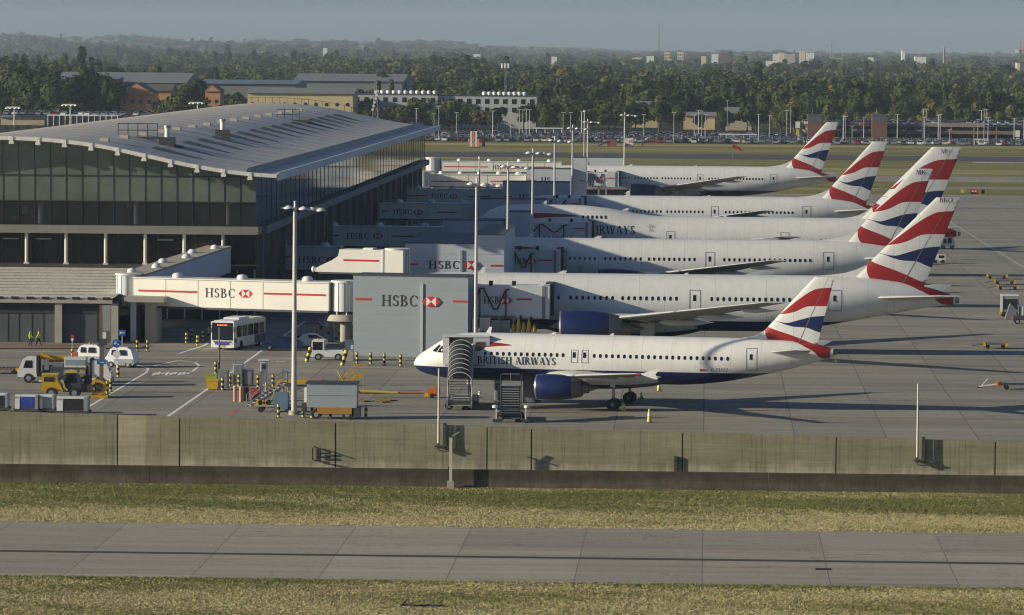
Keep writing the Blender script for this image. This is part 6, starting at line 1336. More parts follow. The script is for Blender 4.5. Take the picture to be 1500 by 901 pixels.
mb = MB(); mb.box((0, .3, .35), (Ws, Ls + 1.3, .6), M_dsteel); mb.bar((.1, Ls, .6), (.1, Ls, H_), .1, M_dsteel); mb.bar((Ws - .1, Ls, .6), (Ws - .1, Ls, H_), .1, M_dsteel); obj('chassis', mb, t)
for s in (-1, 1):
    mb = MB(); x = -.35 if s < 0 else Ws + .35; mb.bar((x, -.1, .1), (x, -.1, 1.2), .12, M_roofw); mb.box((x - .3, -.2, .05), (x + .3, .1, .3), M_dsteel); mb.lathe([(-.15, .02), (-.1, .24), (.1, .24), (.15, .02)], M_lamp, 12, 'z', (x + s * .1, -.1, 1.35)); obj('stabiliser', mb, t, True)
wheels(t, [(.0, 1.0), (Ws, 1.0), (0, 3.8), (Ws, 3.8)], .3, .2)
cabinet('white_locker', 724, 735, 590, 1.9, M_bwhite, 'white locker standing left of the open steps, beneath the fuselage', 'locker', .8)
cabinet('blue_locker', 766, 784, 590, 1.9, mat('blue_grey_locker', (.16, .22, .28), .5), 'blue-grey locker with yellow hose at its right, beside the engine intake', 'locker', .8)
t = thing('hose_stand', 'yellow hose stand touching the engine intake of the nearest plane', 'stand', at_px(788, 588)); mb = MB(); mb.tube((-.3, 0, .1), (-.15, 0, 1.6), .12, M_yel, n=8); mb.tube((-.05, 0, .1), (.1, 0, 1.5), .09, M_ylw, n=8); obj('hose', mb, t, True); mb = MB(); mb.box((-.5, -.2, 0), (.3, .2, .12), M_dsteel); obj('base', mb, t)
def cone(px, py, label, h=.95, mt=M_ylw):
    t = thing('marker_cone', label, 'cone', at_px(px, py), 0, 'yellow marker cones around the nearest plane'); mb = MB(); mb.tube((0, 0, .05), (0, 0, h), .2, mt, .07, 12); obj('cone', mb, t, True); mb = MB(); mb.tube((0, 0, h * .5), (0, 0, h * .72), .155, M_lamp, .12, 12); obj('reflective_band', mb, t, True); mb = MB(); mb.box((-.25, -.25, 0), (.25, .25, .05), M_black); obj('base', mb, t)
cone(951, 619, 'yellow marker cone closest to the wall, right of the main wheels', 1.15); cone(913, 602, 'yellow marker cone just right of the main wheels', .7); cone(965, 573, 'yellow marker cone under the wing tip', .7); cone(939, 584, 'pale small marker cone between the wheels and the wing tip', .6)
cone(1225, 531, 'small marker cone below the tail of the nearest plane', .35)

# raised loading platform with yellow-clad gear beside the second plane
Y_ = yp - 6.6; A = Vector((X_at(690, Y_), Y_, 0)); L_ = X_at(796, Y_) - A.x
t = thing('high_loader', 'dark raised loading platform under the second plane bridge carrying pale cabinets and yellow sacks', 'loader', A)
mb = MB(); mb.box((0, 0, 2.2), (L_ - .8, 2.4, 2.42), M_dsteel); mb.box((0, -.08, 2.3), (L_, -.003, 2.6), M_wingd); dk = obj('deck', mb, t)
mb = MB(); [mb.bar((x, .3, .5), (x + 1.6, .3, 2.2), .16, M_dsteel) for x in (.3, 3.4)]; [mb.bar((x + 1.6, .3, .5), (x, .3, 2.2), .16, M_dsteel) for x in (.3, 3.4)]; mb.box((0, .1, .45), (L_ - 1, 2.2, .8), M_dsteel); obj('scissor_lift', mb, t)
wheels(t, [(.8, .1), (5.4, .1), (.8, 2.2), (5.4, 2.2)], .45, .25)
for k, (a, b, h, mt, nm) in enumerate(((.15, .7, 1.5, M_bridge, 'pale cabinet'), (.95, 2.0, 1.55, M_bridge, 'pale cabinet'), (2.1, 3.05, 1.3, M_tower, 'grey cabinet'), (3.15, 4.0, 1.3, M_tower, 'grey cabinet'))):
    q = thing('deck_cabinet', ['narrow cream cabinet at the left end of the raised platform', 'wide cream cabinet second from left on the raised platform', 'grey cabinet in the middle of the raised platform', 'grey cabinet beside the yellow sacks on the raised platform'][k], 'cabinet', A + Vector((a, .3, 2.425)), 0, 'cabinets on the raised platform')
    mb = MB(); mb.box((0, 0, 0), (b - a, 1.0, h), mt); obj('body', mb, q); mb = MB(); mb.box((.08, -.02, .1), (b - a - .08, -.003, h - .12), M_outl if mt is M_tower else mat('cream_door', (.55, .52, .42), .5)); obj('door', mb, q)
for k in range(5):
    q = thing('yellow_sack', ['leftmost', 'second', 'middle', 'fourth', 'rightmost'][k] + ' hanging yellow sack on the raised platform by the engine', 'sack', A + Vector((4.35 + .52 * k, .6, 2.425)), 0, 'yellow sacks on the raised platform'); mb = MB(); h = [1.0, 1.5, 1.1, 1.4, .9][k]; mb.lathe([(0, .05), (.05, .2), (h * .6, .22), (h, .1), (h + .05, .02)], M_yel if k % 2 == 0 else M_ylw, 10, 'z'); obj('sack', mb, q, True); mb = MB(); mb.tube((.12, .12, 0), (.2, .2, h + .3), .12, M_cloth, n=8); obj('strap', mb, q)

# right side of the apron
def G2(px, py): return at_px(px, py)
dolly(G2(1445, 409), R(-2), 'flat dolly farthest back of the group of three on the right', 2.9)
dolly(G2(1456, 417), R(-2), 'flat dolly in the middle of the group of three on the right', 2.9)
dolly(G2(1460, 425), R(-2), 'flat dolly closest of the group of three on the right', 2.9)
dolly(G2(1440, 511), R(-3), 'lone flat dolly with yellow corners between the plane shadows', 2.6)
t = thing('catering_cart', 'tall silver cage cart beside yellow-lit wheels at the right edge', 'cart', G2(1466, 464)); mb = MB(); mb.box((0, 0, .6), (2.1, 1.6, 2.5), M_steel); mb.box((0, -.03, 2.45), (2.1, 1.65, 2.6), M_lamp); obj('cage', mb, t); mb = MB(); mb.box((.25, -.05, .9), (1.9, -.031, 2.1), M_dark); mb.box((0, -.06, .6), (.2, -.031, 2.5), M_lamp); obj('opening', mb, t)
mb = MB(); mb.box((-.1, -.1, .35), (2.2, 1.7, .58), M_dsteel); mb.box((-.15, -.15, .3), (.15, .1, .6), M_yel); obj('base', mb, t); wheels(t, [(.3, 0), (1.8, 0), (.3, 1.6), (1.8, 1.6)], .22, .14, False)
t = thing('baggage_tractor', 'dark tractor with silver slatted bodywork and orange lamps cut by the right edge', 'tractor', G2(1484, 475)); mb = MB(); mb.box((0, 0, .5), (3.2, 1.5, 1.0), M_dsteel); mb.box((.6, 0, 1.0), (3.2, 1.5, 2.1), M_steel); obj('body', mb, t); mb = MB(); [mb.box((.65 + .35 * k, -.03, 1.0), (.8 + .35 * k, -.003, 2.05), M_lamp if k % 2 else M_dark) for k in range(7)]; obj('slats', mb, t)
mb = MB(); mb.box((-.1, .1, .55), (.05, .4, .85), M_orange); mb.box((-.1, 1.0, .55), (.05, 1.3, .85), M_orange); obj('lamp', mb, t); mb = MB(); mb.prism([(-.9, .5), (.5, .5), (.3, 1.7), (-.2, 2.3), (-.4, 2.25)], .2, 1.3, M_wingd); obj('hood', mb, t); wheels(t, [(.5, 0), (2.6, 0), (.5, 1.5), (2.6, 1.5)], .33, .2)
t = thing('loading_belt', 'long low conveyor loader with an orange lamp and pale drawbar at the right edge', 'loader', G2(1462, 571)); mb = MB(); mb.box((0, 0, .45), (6.0, 1.3, .65), M_dsteel); mb.box((.1, .1, .65), (6.0, 1.2, .72), M_steel); obj('belt_deck', mb, t); mb = MB(); mb.box((-.15, .1, .35), (.35, .5, .75), M_orange); obj('lamp', mb, t)
mb = MB(); mb.bar((-1.7, .6, .25), (0, .6, .5), .1, M_lamp); mb.bar((-1.5, .6, .3), (-.9, .6, 1.0), .07, M_lamp); mb.bar((-2.0, .4, .12), (-1.2, .8, .2), .08, M_redtxt); obj('drawbar', mb, t); wheels(t, [(.8, 0), (3.5, 0), (.8, 1.3), (3.5, 1.3)], .22, .14, False)
t = thing('airfield_tug', 'small white service tug parked behind the tail of the second plane', 'tug', G2(1377, 365)); mb = MB(); mb.prism([(0, .4), (.1, 1.9), (.4, 2.0), (1.7, 2.0), (2.2, 1.8), (2.4, .4)], 0, 1.5, M_tunnel); obj('body', mb, t); mb = MB(); mb.box((.5, -.02, .9), (1.0, -.003, 1.8), M_glass); mb.box((1.2, -.02, .9), (1.8, -.003, 1.8), M_glass); obj('window', mb, t)
mb = MB(); mb.box((.1, -.05, 2.0), (2.0, 1.55, 2.15), M_dsteel); mb.box((-.1, .1, .5), (.05, .5, .8), M_yel); obj('roof', mb, t); wheels(t, [(.5, 0), (1.9, 0), (.5, 1.5), (1.9, 1.5)], .3, .2)
t = thing('airfield_tug', 'small pale tug half hidden by the fin of the second plane, nearer than the other', 'tug', G2(1366, 386)); mb = MB(); mb.box((0, 0, .4), (1.9, 1.4, 1.3), M_tunnel); obj('body', mb, t); mb = MB(); mb.box((.9, -.02, .8), (1.7, -.003, 1.2), M_glass); obj('window', mb, t); wheels(t, [(.4, 0), (1.5, 0), (.4, 1.4), (1.5, 1.4)], .28, .2, False)
# ================================================================ BEYOND THE RUNWAY
rnd = random.Random(11)
M_leaf = []
for k, c in enumerate(((.044, .062, .020), (.060, .074, .024), (.100, .102, .036), (.026, .041, .018), (.105, .080, .034), (.044, .060, .030))):
    m_ = mat('leaves_%s' % ['green', 'olive', 'pale_olive', 'deep_green', 'autumn_brown', 'grey_green'][k], c, .95, spec=.05, noise=.25, scale=.25); M_leaf.append(m_)
M_trunk = mat('bark', (.09, .07, .05), .9)
def crown_mesh(name, n, H, Rw, kind, mats, seed, leaf=.6):
    """leaf clumps scattered through several uneven lobes"""
    r = random.Random(seed); mb = MB(); lobes = []
    nl = {'round': 9, 'poplar': 6, 'pine': 7}[kind]
    for i in range(nl):
        a = r.uniform(0, 6.28)
        if kind == 'poplar': q = r.uniform(0, .3) * Rw; z = H * (.2 + .7 * (i + .5) / nl); rr = Rw * r.uniform(.5, .75) * (1 - .45 * i / nl)
        else: q = Rw * r.uniform(.15, .72); z = H * r.uniform(.32, .82); rr = Rw * r.uniform(.34, .58) * (1.1 - .3 * abs(z / H - .5))
        lobes.append((q * math.cos(a), q * math.sin(a), z, rr, r.choice(mats)))
    V, F, MI = [], [], []
    for i in range(n):
        cx, cyy, cz, rr, mt = lobes[i % nl]
        th, ph = r.uniform(0, 6.283), math.acos(r.uniform(-.55, 1)); q = rr * (1 - .35 * r.random() ** 2) * r.uniform(.85, 1.12)
        d = Vector((math.cos(th) * math.sin(ph), math.sin(th) * math.sin(ph), math.cos(ph))); p = Vector((cx, cyy, cz)) + Vector((d.x * q, d.y * q, d.z * q * (1.0 if kind != 'poplar' else 1.8)))
        nn = (d + Vector((r.uniform(-.4, .4), r.uniform(-.4, .4), r.uniform(-.4, .4)))).normalized(); a = nn.orthogonal().normalized(); b = nn.cross(a); s = leaf * r.uniform(.6, 1.35)
        ang = r.uniform(0, 6.28); a, b = a * math.cos(ang) + b * math.sin(ang), b * math.cos(ang) - a * math.sin(ang)
        V += [tuple(p + a * s * r.uniform(.7, 1.2)), tuple(p + b * s * .7), tuple(p - a * s), tuple(p - b * s * .75)]; F.append((4 * i, 4 * i + 1, 4 * i + 2, 4 * i + 3)); MI.append(mt if r.random() > .09 else r.choice(mats))
    return V, F, MI
def tree_proto(name, H, Rw, kind, ms, seed, n=1250):
    V, F, MI = crown_mesh('crown', n, H, Rw, kind, ms, seed); mb = MB(); mb.v, mb.f, mb.m = V, F, MI; cm = mb.mesh('crown')
    mb = MB(); mb.tube((0, 0, -.2), (0, 0, H * .55), H * .028, M_trunk, H * .012, 7)
    r = random.Random(seed)
    for k in range(5): a = r.uniform(0, 6.28); mb.tube((0, 0, H * (.25 + .05 * k)), (math.cos(a) * Rw * .6, math.sin(a) * Rw * .6, H * (.5 + .06 * k)), H * .012, M_trunk, .04, 5)
    return cm, mb.mesh('trunk')
L_ = M_leaf
protos = [('tree', 'round', *tree_proto('t', 12, 5.2, 'round', [L_[0], L_[0], L_[1]], 1)), ('tree', 'round', *tree_proto('t', 12, 6.0, 'round', [L_[1], L_[2], L_[1]], 2)), ('tree', 'round', *tree_proto('t', 13, 5.0, 'round', [L_[3], L_[0], L_[3]], 3)),
          ('tree', 'round', *tree_proto('t', 11, 4.8, 'round', [L_[2], L_[5], L_[2]], 4)), ('poplar', 'poplar', *tree_proto('t', 17, 2.6, 'poplar', [L_[0], L_[5], L_[1]], 5, 460)), ('tree', 'round', *tree_proto('t', 10, 4.6, 'round', [L_[4], L_[1], L_[4]], 6)), ('tree', 'round', *tree_proto('t', 15, 6.6, 'round', [L_[3], L_[5], L_[0]], 7, 1500))]
desc = ['mid green round', 'olive green spreading', 'deep green dense', 'pale olive', 'tall narrow', 'brown-tinged', 'big dark green']
def plant(k, x, y, s, label):
    nm, kd, cm, tm = protos[k]; t = thing('poplar_tree' if kd == 'poplar' else 'tree', label, 'tree', (x, y, 0), rnd.uniform(0, 6.28), 'trees of the belt behind the car park'); t.scale = (s * rnd.uniform(.88, 1.12), s * rnd.uniform(.88, 1.12), s)
    for n_, me in (('crown', cm), ('trunk', tm)): o = bpy.data.objects.new(n_, me); col.objects.link(o); o.parent = t
    return t
def zone(px): 
    for lim, w_ in ((120, 'behind the left car park roof'), (250, 'beside the brick gabled offices'), (360, 'behind the ridge of the terminal roof'), (520, 'before the long yellow building'), (620, 'above the terminal far corner'), (790, 'before the long white hotel'), (950, 'right of the white hotel'), (1180, 'behind the open middle of the car park'), (1300, 'around the two brick stair towers'), (2000, 'behind the right end of the parking decks')):
        if px < lim: return w_
count = 0
rowspec = [(1652, 62), (1700, 60), (1760, 60), (1835, 60), (1930, 58)]
keep_clear = [(150, 245, 1640, 1720), (500, 800, 1640, 1668)]
for ri, (Y, n_) in enumerate(rowspec):
    for i in range(n_):
        px = -25 + 1550 * (i + rnd.random() * .8) / n_; y = Y + rnd.uniform(-14, 14)
        left = px < 330
        if ri < 2 and (365 < px < 505) and rnd.random() < .8: continue
        if ri == 0 and 170 < px < 225: continue
        k = rnd.choice([0, 1, 2, 2, 3, 6, 6, 0, 5]) if left else rnd.choice([0, 1, 1, 2, 3, 0, 5, 2])
        if rnd.random() < (.03 if px < 620 else .07): k = 4
        if px > 1200 and ri < 2: k = rnd.choice([3, 3, 1, 0, 3])
        if 1000 < px < 1180 and ri < 2 and rnd.random() < .4: continue
        s = {0: .78, 1: .9, 2: 1.05, 3: 1.15, 4: 1.3}[ri] * rnd.uniform(.75, 1.2)
        if 365 < px < 520: s *= .5
        if px > 1180 and ri < 2: s *= .85
        if 30 < px < 170 and ri < 2: s *= 1.45; k = rnd.choice([2, 6, 6])
        x = X_at(px, y); desc_r = ['front row', 'second row', 'third row', 'fourth row', 'fifth row'][ri]
        plant(k, x, y, s, '%s tree %s, %s' % (desc[k], zone(px), desc_r)); count += 1
for i, px in enumerate((8, 30, 62, 88, 112, 236, 252, 268, 286, 330, 346, 396, 420, 448, 522, 540, 556, 574, 590, 606, 622, 640, 656, 676, 700, 722, 800, 830)):
    y = 1622 + rnd.uniform(-8, 8); k = rnd.choice([2, 6, 0, 3, 5, 1]); s = rnd.uniform(.55, .8) * (1.25 if px < 300 else (.75 if px < 460 else 1))
    plant(k, X_at(px, y), y, s, '%s tree %s, nearest row' % (desc[k], zone(px)))
# the wood that runs on to the hills reads as one mass
def wood():
    base = []
    for k in range(7):
        kd = 'poplar' if k == 5 else 'round'; V, F, MI = crown_mesh('c', 250, 13 if kd == 'round' else 17, 5.6 if kd == 'round' else 2.8, kd, [[L_[0], L_[1]], [L_[1], L_[2]], [L_[3], L_[0]], [L_[2], L_[5]], [L_[3], L_[5]], [L_[0], L_[5]], [L_[4], L_[1]]][k], 50 + k, .95)
        base.append((np.array(V), np.array([L_.index(q) for q in MI])))
    VV, MM = [], []; Y = 2010.0; r = np.random.RandomState(3)
    while Y < 12500:
        half = Y * .125 + 60; n_ = int(2 * half / (7.6 * (1 + max(0, Y - 2600) / 4200)))
        for i in range(n_):
            x = -Y * .0435 + -half + 2 * half * (i + r.rand()) / n_; y = Y + r.uniform(-.4, .4) * 34
            pxq = 750 + FPX * (x / y + .0435)
            if r.rand() < .10 + (.25 if Y > 3800 else 0): continue
            k = [0, 1, 2, 3, 4, 6, 0, 1, 2, 3, 5][r.randint(11)] if r.rand() > .35 else r.randint(4); b, mi = base[k]; s = (.8 + .4 * r.rand()) * (1 + max(0, Y - 3000) / 9000 * .08) * (1.15 if r.rand() < .1 else 1)
            if pxq < 700: s *= 1.12
            s *= (1 + .25 * math.sin(x / 61.0 + Y / 300.0)) * (.92 if 2010 < Y < 2300 else 1)
            a = r.rand() * 6.28; c_, s_ = math.cos(a), math.sin(a); P = b.copy(); w_ = s * (1 + max(0, Y - 2600) / 2600 * .45)
            X_ = (P[:, 0] * c_ - P[:, 1] * s_) * w_ + x; Y_ = (P[:, 0] * s_ + P[:, 1] * c_) * w_ + y; Z_ = P[:, 2] * s + hill(x, y)
            VV.append(np.stack([X_, Y_, Z_], 1)); MM.append(mi)
        Y += 30 + (Y - 2000) * .045
    V = np.concatenate(VV); M_ = np.concatenate(MM); nf = len(V) // 4; me = bpy.data.meshes.new('distant_wood'); me.vertices.add(len(V)); me.vertices.foreach_set('co', V.astype(np.float32).ravel())
    me.loops.add(nf * 4); me.loops.foreach_set('vertex_index', np.arange(nf * 4, dtype=np.int32)); me.polygons.add(nf); me.polygons.foreach_set('loop_start', np.arange(0, nf * 4, 4, dtype=np.int32))
    for q in L_: me.materials.append(q)
    me.polygons.foreach_set('material_index', M_.astype(np.int32)); me.update(calc_edges=True)
    o = bpy.data.objects.new('distant_wood', me); col.objects.link(o); tag(o, 'distant hazy woods rolling back to the low hills', 'wood'); o['kind'] = 'stuff'; print('wood faces', nf)
wood()

# ---------------------------------------------------------------- car park
def small_car(paint):
    mb = MB(); prof = [(0, .3), (0, .75), (.9, .92), (1.5, 1.38), (2.9, 1.42), (3.7, .98), (4.2, .88), (4.2, .3)]
    mb.prism(prof, -.85, .85, paint); mb.v = [(x, y * (1 if z < 1 else .8), z) for x, y, z in mb.v]
    for s in (-1, 1): mb.add([(1.05, s * .865, .95), (3.5, s * .865, .97), (2.85, s * .71, 1.36), (1.6, s * .71, 1.33)], [(0, 1, 2, 3)], M_glass)
    mb.add([(.92, -.75, .96), (.92, .75, .96), (1.46, .64, 1.37), (1.46, -.64, 1.37)], [(0, 1, 2, 3)], M_glass); mb.add([(3.74, -.75, 1.0), (3.74, .75, 1.0), (2.94, .62, 1.42), (2.94, -.62, 1.42)], [(0, 1, 2, 3)], M_glass)
    for x in (.85, 3.35): mb.box((x - .28, -.88, 0), (x + .28, .88, .56), M_black)
    return mb
paints = [('white', M_bwhite), ('silver', M_carsil), ('dark blue', M_carblue), ('black', M_carblk), ('grey', M_cargry), ('red', M_carred)]
cmesh = [(n_, small_car(p).mesh('parked_car')) for n_, p in paints]
wts = [0, 0, 0, 1, 1, 1, 1, 2, 2, 3, 4, 5]
def cz(px):
    for lim, w_ in ((700, 'near the end of the terminal roof'), (800, 'by the striped airfield marker'), (900, 'around the floodlight masts'), (1000, 'behind the red hut'), (1100, 'above the windsock'), (1200, 'by the white coach roofs'), (1300, 'behind the farthest tail fins'), (1400, 'below the parking decks'), (2000, 'at the car park right end')):
        if px < lim: return w_
nc = 0; CV = []
rows_y = [1449, 1456, 1466, 1473, 1484, 1491, 1502, 1509, 1520, 1528, 1540, 1548, 1560, 1568]
for ri, Y in enumerate(rows_y):
    px = 590.0
    while px < 1510:
        x = X_at(px, Y); st = 2.75 if rnd.random() > .12 else 6.5
        px += st * FPX / Y
        if px > 1178 and Y > 1500: continue
        k = rnd.choice(wts); rz_ = math.pi / 2 * rnd.choice([1, -1]) + rnd.uniform(-.04, .04)
        if nc < 300:
            o = bpy.data.objects.new('parked_car', cmesh[k][1]); col.objects.link(o); o.location = (x, Y, .002); o.rotation_euler = (0, 0, rz_)
            rw = ['front row', 'second row', 'third row', 'fourth row'][ri] if ri < 4 else 'fifth row'
            tag(o, '%s parked car %s, %s' % (cmesh[k][0], cz(px), rw), 'car', 'cars parked in the open car park'); nc += 1
        else: CV.append((x, Y, .002, rz_, k))
# parking decks on the right
Yd = 1530.0; xd0, xd1 = X_at(1178, Yd), X_at(1640, Yd)
deck = thing('parking_deck', 'long low multi-level parking deck with dark open storeys and cars on its roof', 'car park', (xd0, Yd, 0))
Ld = xd1 - xd0
M_dk = mat('deck_concrete', (.26, .22, .19), .9, noise=.1, scale=.3)
for z in (2.55, 5.0):
    mb = MB(); mb.box((0, 0, z - .35), (Ld, 42, z), M_dk); mb.box((0, -.1, z - .45), (Ld, -.003, z + (.75 if z < 4 else .95)), M_dk if z > 4 else mat('deck_edge_rust', (.20, .14, .11), .9)); obj('deck_slab', mb, deck)
mb = MB(); mb.box((0, 41, 0), (Ld, 42.5, 4.6), M_dark); obj('back_wall', mb, deck)
for k in range(14): mb = MB(); x = Ld * (k + .5) / 14; mb.box((x - .2, .1, 0), (x + .2, .5, 4.6), M_dk); obj('deck_column', mb, deck)
for z in (2.56, 5.01):
    for yy in (1.5, 8, 16, 24):
        x = .5
        while x < Ld - 4:
            CV.append((xd0 + x + (0 if z > 4 else 1), Yd + yy + 1.5, z, math.pi / 2 * rnd.choice([1, -1]), rnd.choice(wts))); x += 2.8 if rnd.random() > .15 else 7
    if z > 4:
        x = .5
for yy in (1492.5, 1499):
    px = 8.0
    while px < 262: CV.append((X_at(px, yy), yy, AT(120, 169.5, 1492).z, math.pi / 2, rnd.choice(wts))); px += (2.8 if rnd.random() > .2 else 8) * FPX / yy
big = MB(); protoc = [small_car(p) for n_, p in paints]
for (x, y, z, a, k) in CV:
    c_, s_ = math.cos(a), math.sin(a); pm = protoc[k]; big.add([(x + v[0] * c_ - v[1] * s_, y + v[0] * s_ + v[1] * c_, z + v[2]) for v in pm.v], pm.f, M_black)
    big.m[-len(pm.f):] = pm.m
me = big.mesh('distant_parked_cars'); o = bpy.data.objects.new('distant_parked_cars', me); col.objects.link(o); tag(o, 'hundreds of small distant parked cars in the back rows and on the decks', 'cars'); o['kind'] = 'stuff'; print('cars in stuff', len(CV))
def block(name, pa, pb, Y, dep, ytop, ybase, mt, label, cat, roof=None, wins=None, gable=False, roof_mt=None, wz=None, grp=None):
    """building between two pixel columns; wins = (count, size, z, kind)"""
    A = Vector((X_at(pa, Y), Y, 0)); w_ = X_at(pb, Y) - A.x; z1 = AT((pa + pb) / 2, ytop, Y).z; A.z = hill(A.x, Y) - .1 if Y > 4000 else 0
    z1 -= A.z; t = thing(name, label, cat, A, 0, grp); rm = roof_mt or M_dsteel
    mb = MB(); mb.box((0, 0, -2), (w_, dep, z1), mt); obj('wall', mb, t)
    if gable:
        mb = MB(); hgt = gable; mb.add([(-.6, -.6, z1), (w_ + .6, -.6, z1), (w_ + .6, dep + .6, z1), (-.6, dep + .6, z1), (w_ / 2, -.6, z1 + hgt), (w_ / 2, dep + .6, z1 + hgt)], [(0, 4, 5, 3), (1, 2, 5, 4), (0, 1, 4), (3, 5, 2)], rm)
        mb.add([(0, -.62, z1), (w_, -.62, z1), (w_ / 2, -.62, z1 + hgt * .88)], [(0, 1, 2)], mt); obj('roof', mb, t)
    elif roof: 
        mb = MB(); mb.add([(-.6, -.8, z1), (w_ + .6, -.8, z1), (w_ + .6, dep * .5, z1 + roof), (-.6, dep * .5, z1 + roof), (w_ + .6, dep + .5, z1), (-.6, dep + .5, z1)], [(0, 1, 2, 3), (3, 2, 4, 5), (0, 3, 5), (1, 4, 2)], rm); obj('roof', mb, t)
    else: mb = MB(); mb.box((-.15, -.15, z1), (w_ + .15, dep + .15, z1 + .4), rm); obj('roof', mb, t)
    if wins:
        for (n_, ww, wh, wz_, rd) in wins:
            for k in range(n_):
                x = w_ * (k + .5) / n_; mb = MB()
                if rd: mb.tube((x, -.06, wz_), (x, -.004, wz_), ww / 2, M_glass, n=12)
                else: mb.box((x - ww / 2, -.06, wz_ - wh / 2), (x + ww / 2, -.004, wz_ + wh / 2), M_glass)
                obj('window', mb, t)
    return t, w_, z1
M_hotel = mat('hotel_white_render', (.47, .48, .47), .8, noise=.06, scale=.1); M_yb = mat('yellow_cladding', (.60, .48, .24), .7, noise=.06, scale=.1); M_brick = mat('orange_brick', (.52, .25, .12), .9, noise=.12, scale=.5)
M_rgrey = mat('pale_grey_roof', (.20, .205, .20), .6, noise=.08, scale=.1); M_tile = mat('dark_tile_roof', (.10, .09, .08), .8)
t, w_, z1 = block('hotel', 515, 640, 1668, 14, 139, 190, M_hotel, 'long white hotel with small dark windows and round roof vents, left taller wing', 'hotel', wins=[(9, 1.6, 1.8, 10.6, 0), (9, 1.6, 1.8, 7.4, 0)])
for k in range(11): mb = MB(); mb.lathe([(0, .8), (.7, .95), (1.2, .7), (1.4, .05)], M_lamp, 12, 'z', (9 + 2.2 * k, 3, z1 + .4)); obj('roof_vent', mb, t, True)
t, w_, z1 = block('hotel_wing', 640, 785, 1672, 12, 141, 190, M_hotel, 'right wing of the white hotel, partly hidden by trees', 'hotel', wins=[(11, 1.7, 1.9, 10.2, 0), (11, 1.7, 1.9, 7, 0)])
for k in range(9): mb = MB(); mb.lathe([(0, .8), (.7, .95), (1.2, .7), (1.4, .05)], M_lamp, 12, 'z', (17.5 + 1.9 * k, 3, z1 + .4)); obj('roof_vent', mb, t, True)
block('yellow_building', 362, 516, 1640, 25, 137, 160, M_yb, 'long yellow building with round windows and a flat grey roof behind the terminal', 'building', roof=2.0, roof_mt=M_rgrey, wins=[(10, 1.4, 1, 9.0, 1)])
block('warehouse', 430, 588, 1900, 60, 119, 150, M_rgrey, 'pale grey flat-topped warehouse between the yellow building and the wood', 'warehouse', roof=3, roof_mt=M_rgrey)
block('warehouse', 290, 432, 1780, 50, 123, 150, M_rgrey, 'low blue-grey warehouse roof left of the pale flat-topped one', 'warehouse', roof=1.5, roof_mt=mat('blue_grey_roof', (.13, .18, .21), .5))
block('warehouse', 78, 270, 1800, 60, 121, 150, M_rgrey, 'long grey warehouse roof behind the brick gabled offices', 'warehouse', roof=4, roof_mt=M_rgrey)
block('red_clad_unit', 144, 171, 1780, 20, 116, 150, mat('red_brown_cladding', (.36, .10, .06), .7), 'small red-brown unit poking above the grey warehouse roof', 'building', roof=1, roof_mt=mat('blue_grey_roof', (.13, .18, .21), .5))
block('brick_office', 176, 224, 1648, 16, 137, 175, M_brick, 'orange brick office with a wide gable and a dark tiled roof', 'office', gable=4.0, roof_mt=M_tile, wins=[(4, 1.3, 1.5, 5.4, 0), (4, 1.3, 1.5, 9.2, 0)])
block('brick_office', 300, 322, 1700, 14, 134, 175, M_brick, 'smaller orange brick gable half hidden by trees left of the yellow building', 'office', gable=2.6, roof_mt=M_tile, wins=[(2, 1.2, 1.4, 9, 0)])
block('office_roof', 160, 250, 1700, 18, 133, 175, M_brick, 'long dark tiled roof joined behind the wide brick gable', 'office', roof=2.6, roof_mt=M_tile)
block('shed', 1, 65, 1500, 10, 172, 190, mat('stucco_beige', (.42, .38, .28), .8), 'low beige shed at the left edge behind the terminal roof', 'shed', roof=.6, roof_mt=M_rgrey, wins=[(4, 1.2, 1.2, 2.2, 0)])
t, w_, z1 = block('walkway_canopy', 70, 172, 1490, 12, 170, 190, M_dark, 'long white-edged canopy with dark open bays left of the terminal ridge', 'canopy', roof_mt=M_lamp)
for k in range(13): mb = MB(); x = w_ * k / 12; mb.box((x - .15, -.2, 0), (x + .15, -.01, z1), M_lamp); obj('canopy_post', mb, t)
block('tan_building', 925, 962, 1720, 14, 153, 190, mat('tan_render', (.52, .42, .26), .8), 'tan house-like building half hidden by trees right of the hotel', 'building', roof=1.2, roof_mt=M_rgrey)
block('pale_hall', 1000, 1046, 1690, 14, 170, 190, mat('tan_render', (.52, .42, .26), .8), 'low pale hall among trees above the windsock, left of two', 'building', roof=1.5, roof_mt=M_rgrey)
block('pale_hall', 1062, 1100, 1680, 14, 166, 190, mat('stucco_beige', (.42, .38, .28), .8), 'low pale hall with a grey roof above the coaches, right of two', 'building', roof=2.2, roof_mt=M_rgrey)
for px0, px1 in ((1182, 1204), (1276, 1298)):
    t, w_, z1 = block('stair_tower', px0, px1, 1524, 5.5, 169, 205, M_brick if 0 else mat('dark_brick', (.17, .08, .06), .9, noise=.1, scale=.6), ('left' if px0 < 1200 else 'right') + ' of the two dark brick stair towers on the parking decks', 'tower', roof_mt=M_tile)
    mb = MB(); mb.box((.2, -.08, z1 - 2.2), (w_ - .2, -.01, z1 - .2), mat('louvre_grey', (.09, .10, .11), .7)); obj('louvre', mb, t); mb = MB(); mb.bar((w_ * .3, 2, z1), (w_ * .3, 2, z1 + 2.4), .12, M_steel); obj('aerial', mb, t)
for px, yt in ((1355, 153), (1342, 156)):
    t, w_, z1 = block('red_roof_house', px - 9 if px == 1355 else 1208 + 0, px + 12 if px == 1355 else 1222, 1960, 9, yt + 10, 190, M_brick, 'house with a red tiled roof among the trees at the right' if px == 1355 else 'small red-roofed house among the trees above the decks', 'house', gable=3.6, roof_mt=mat('red_tile', (.32, .09, .05), .85), wins=[(2, 1, 1.2, 7, 0)])
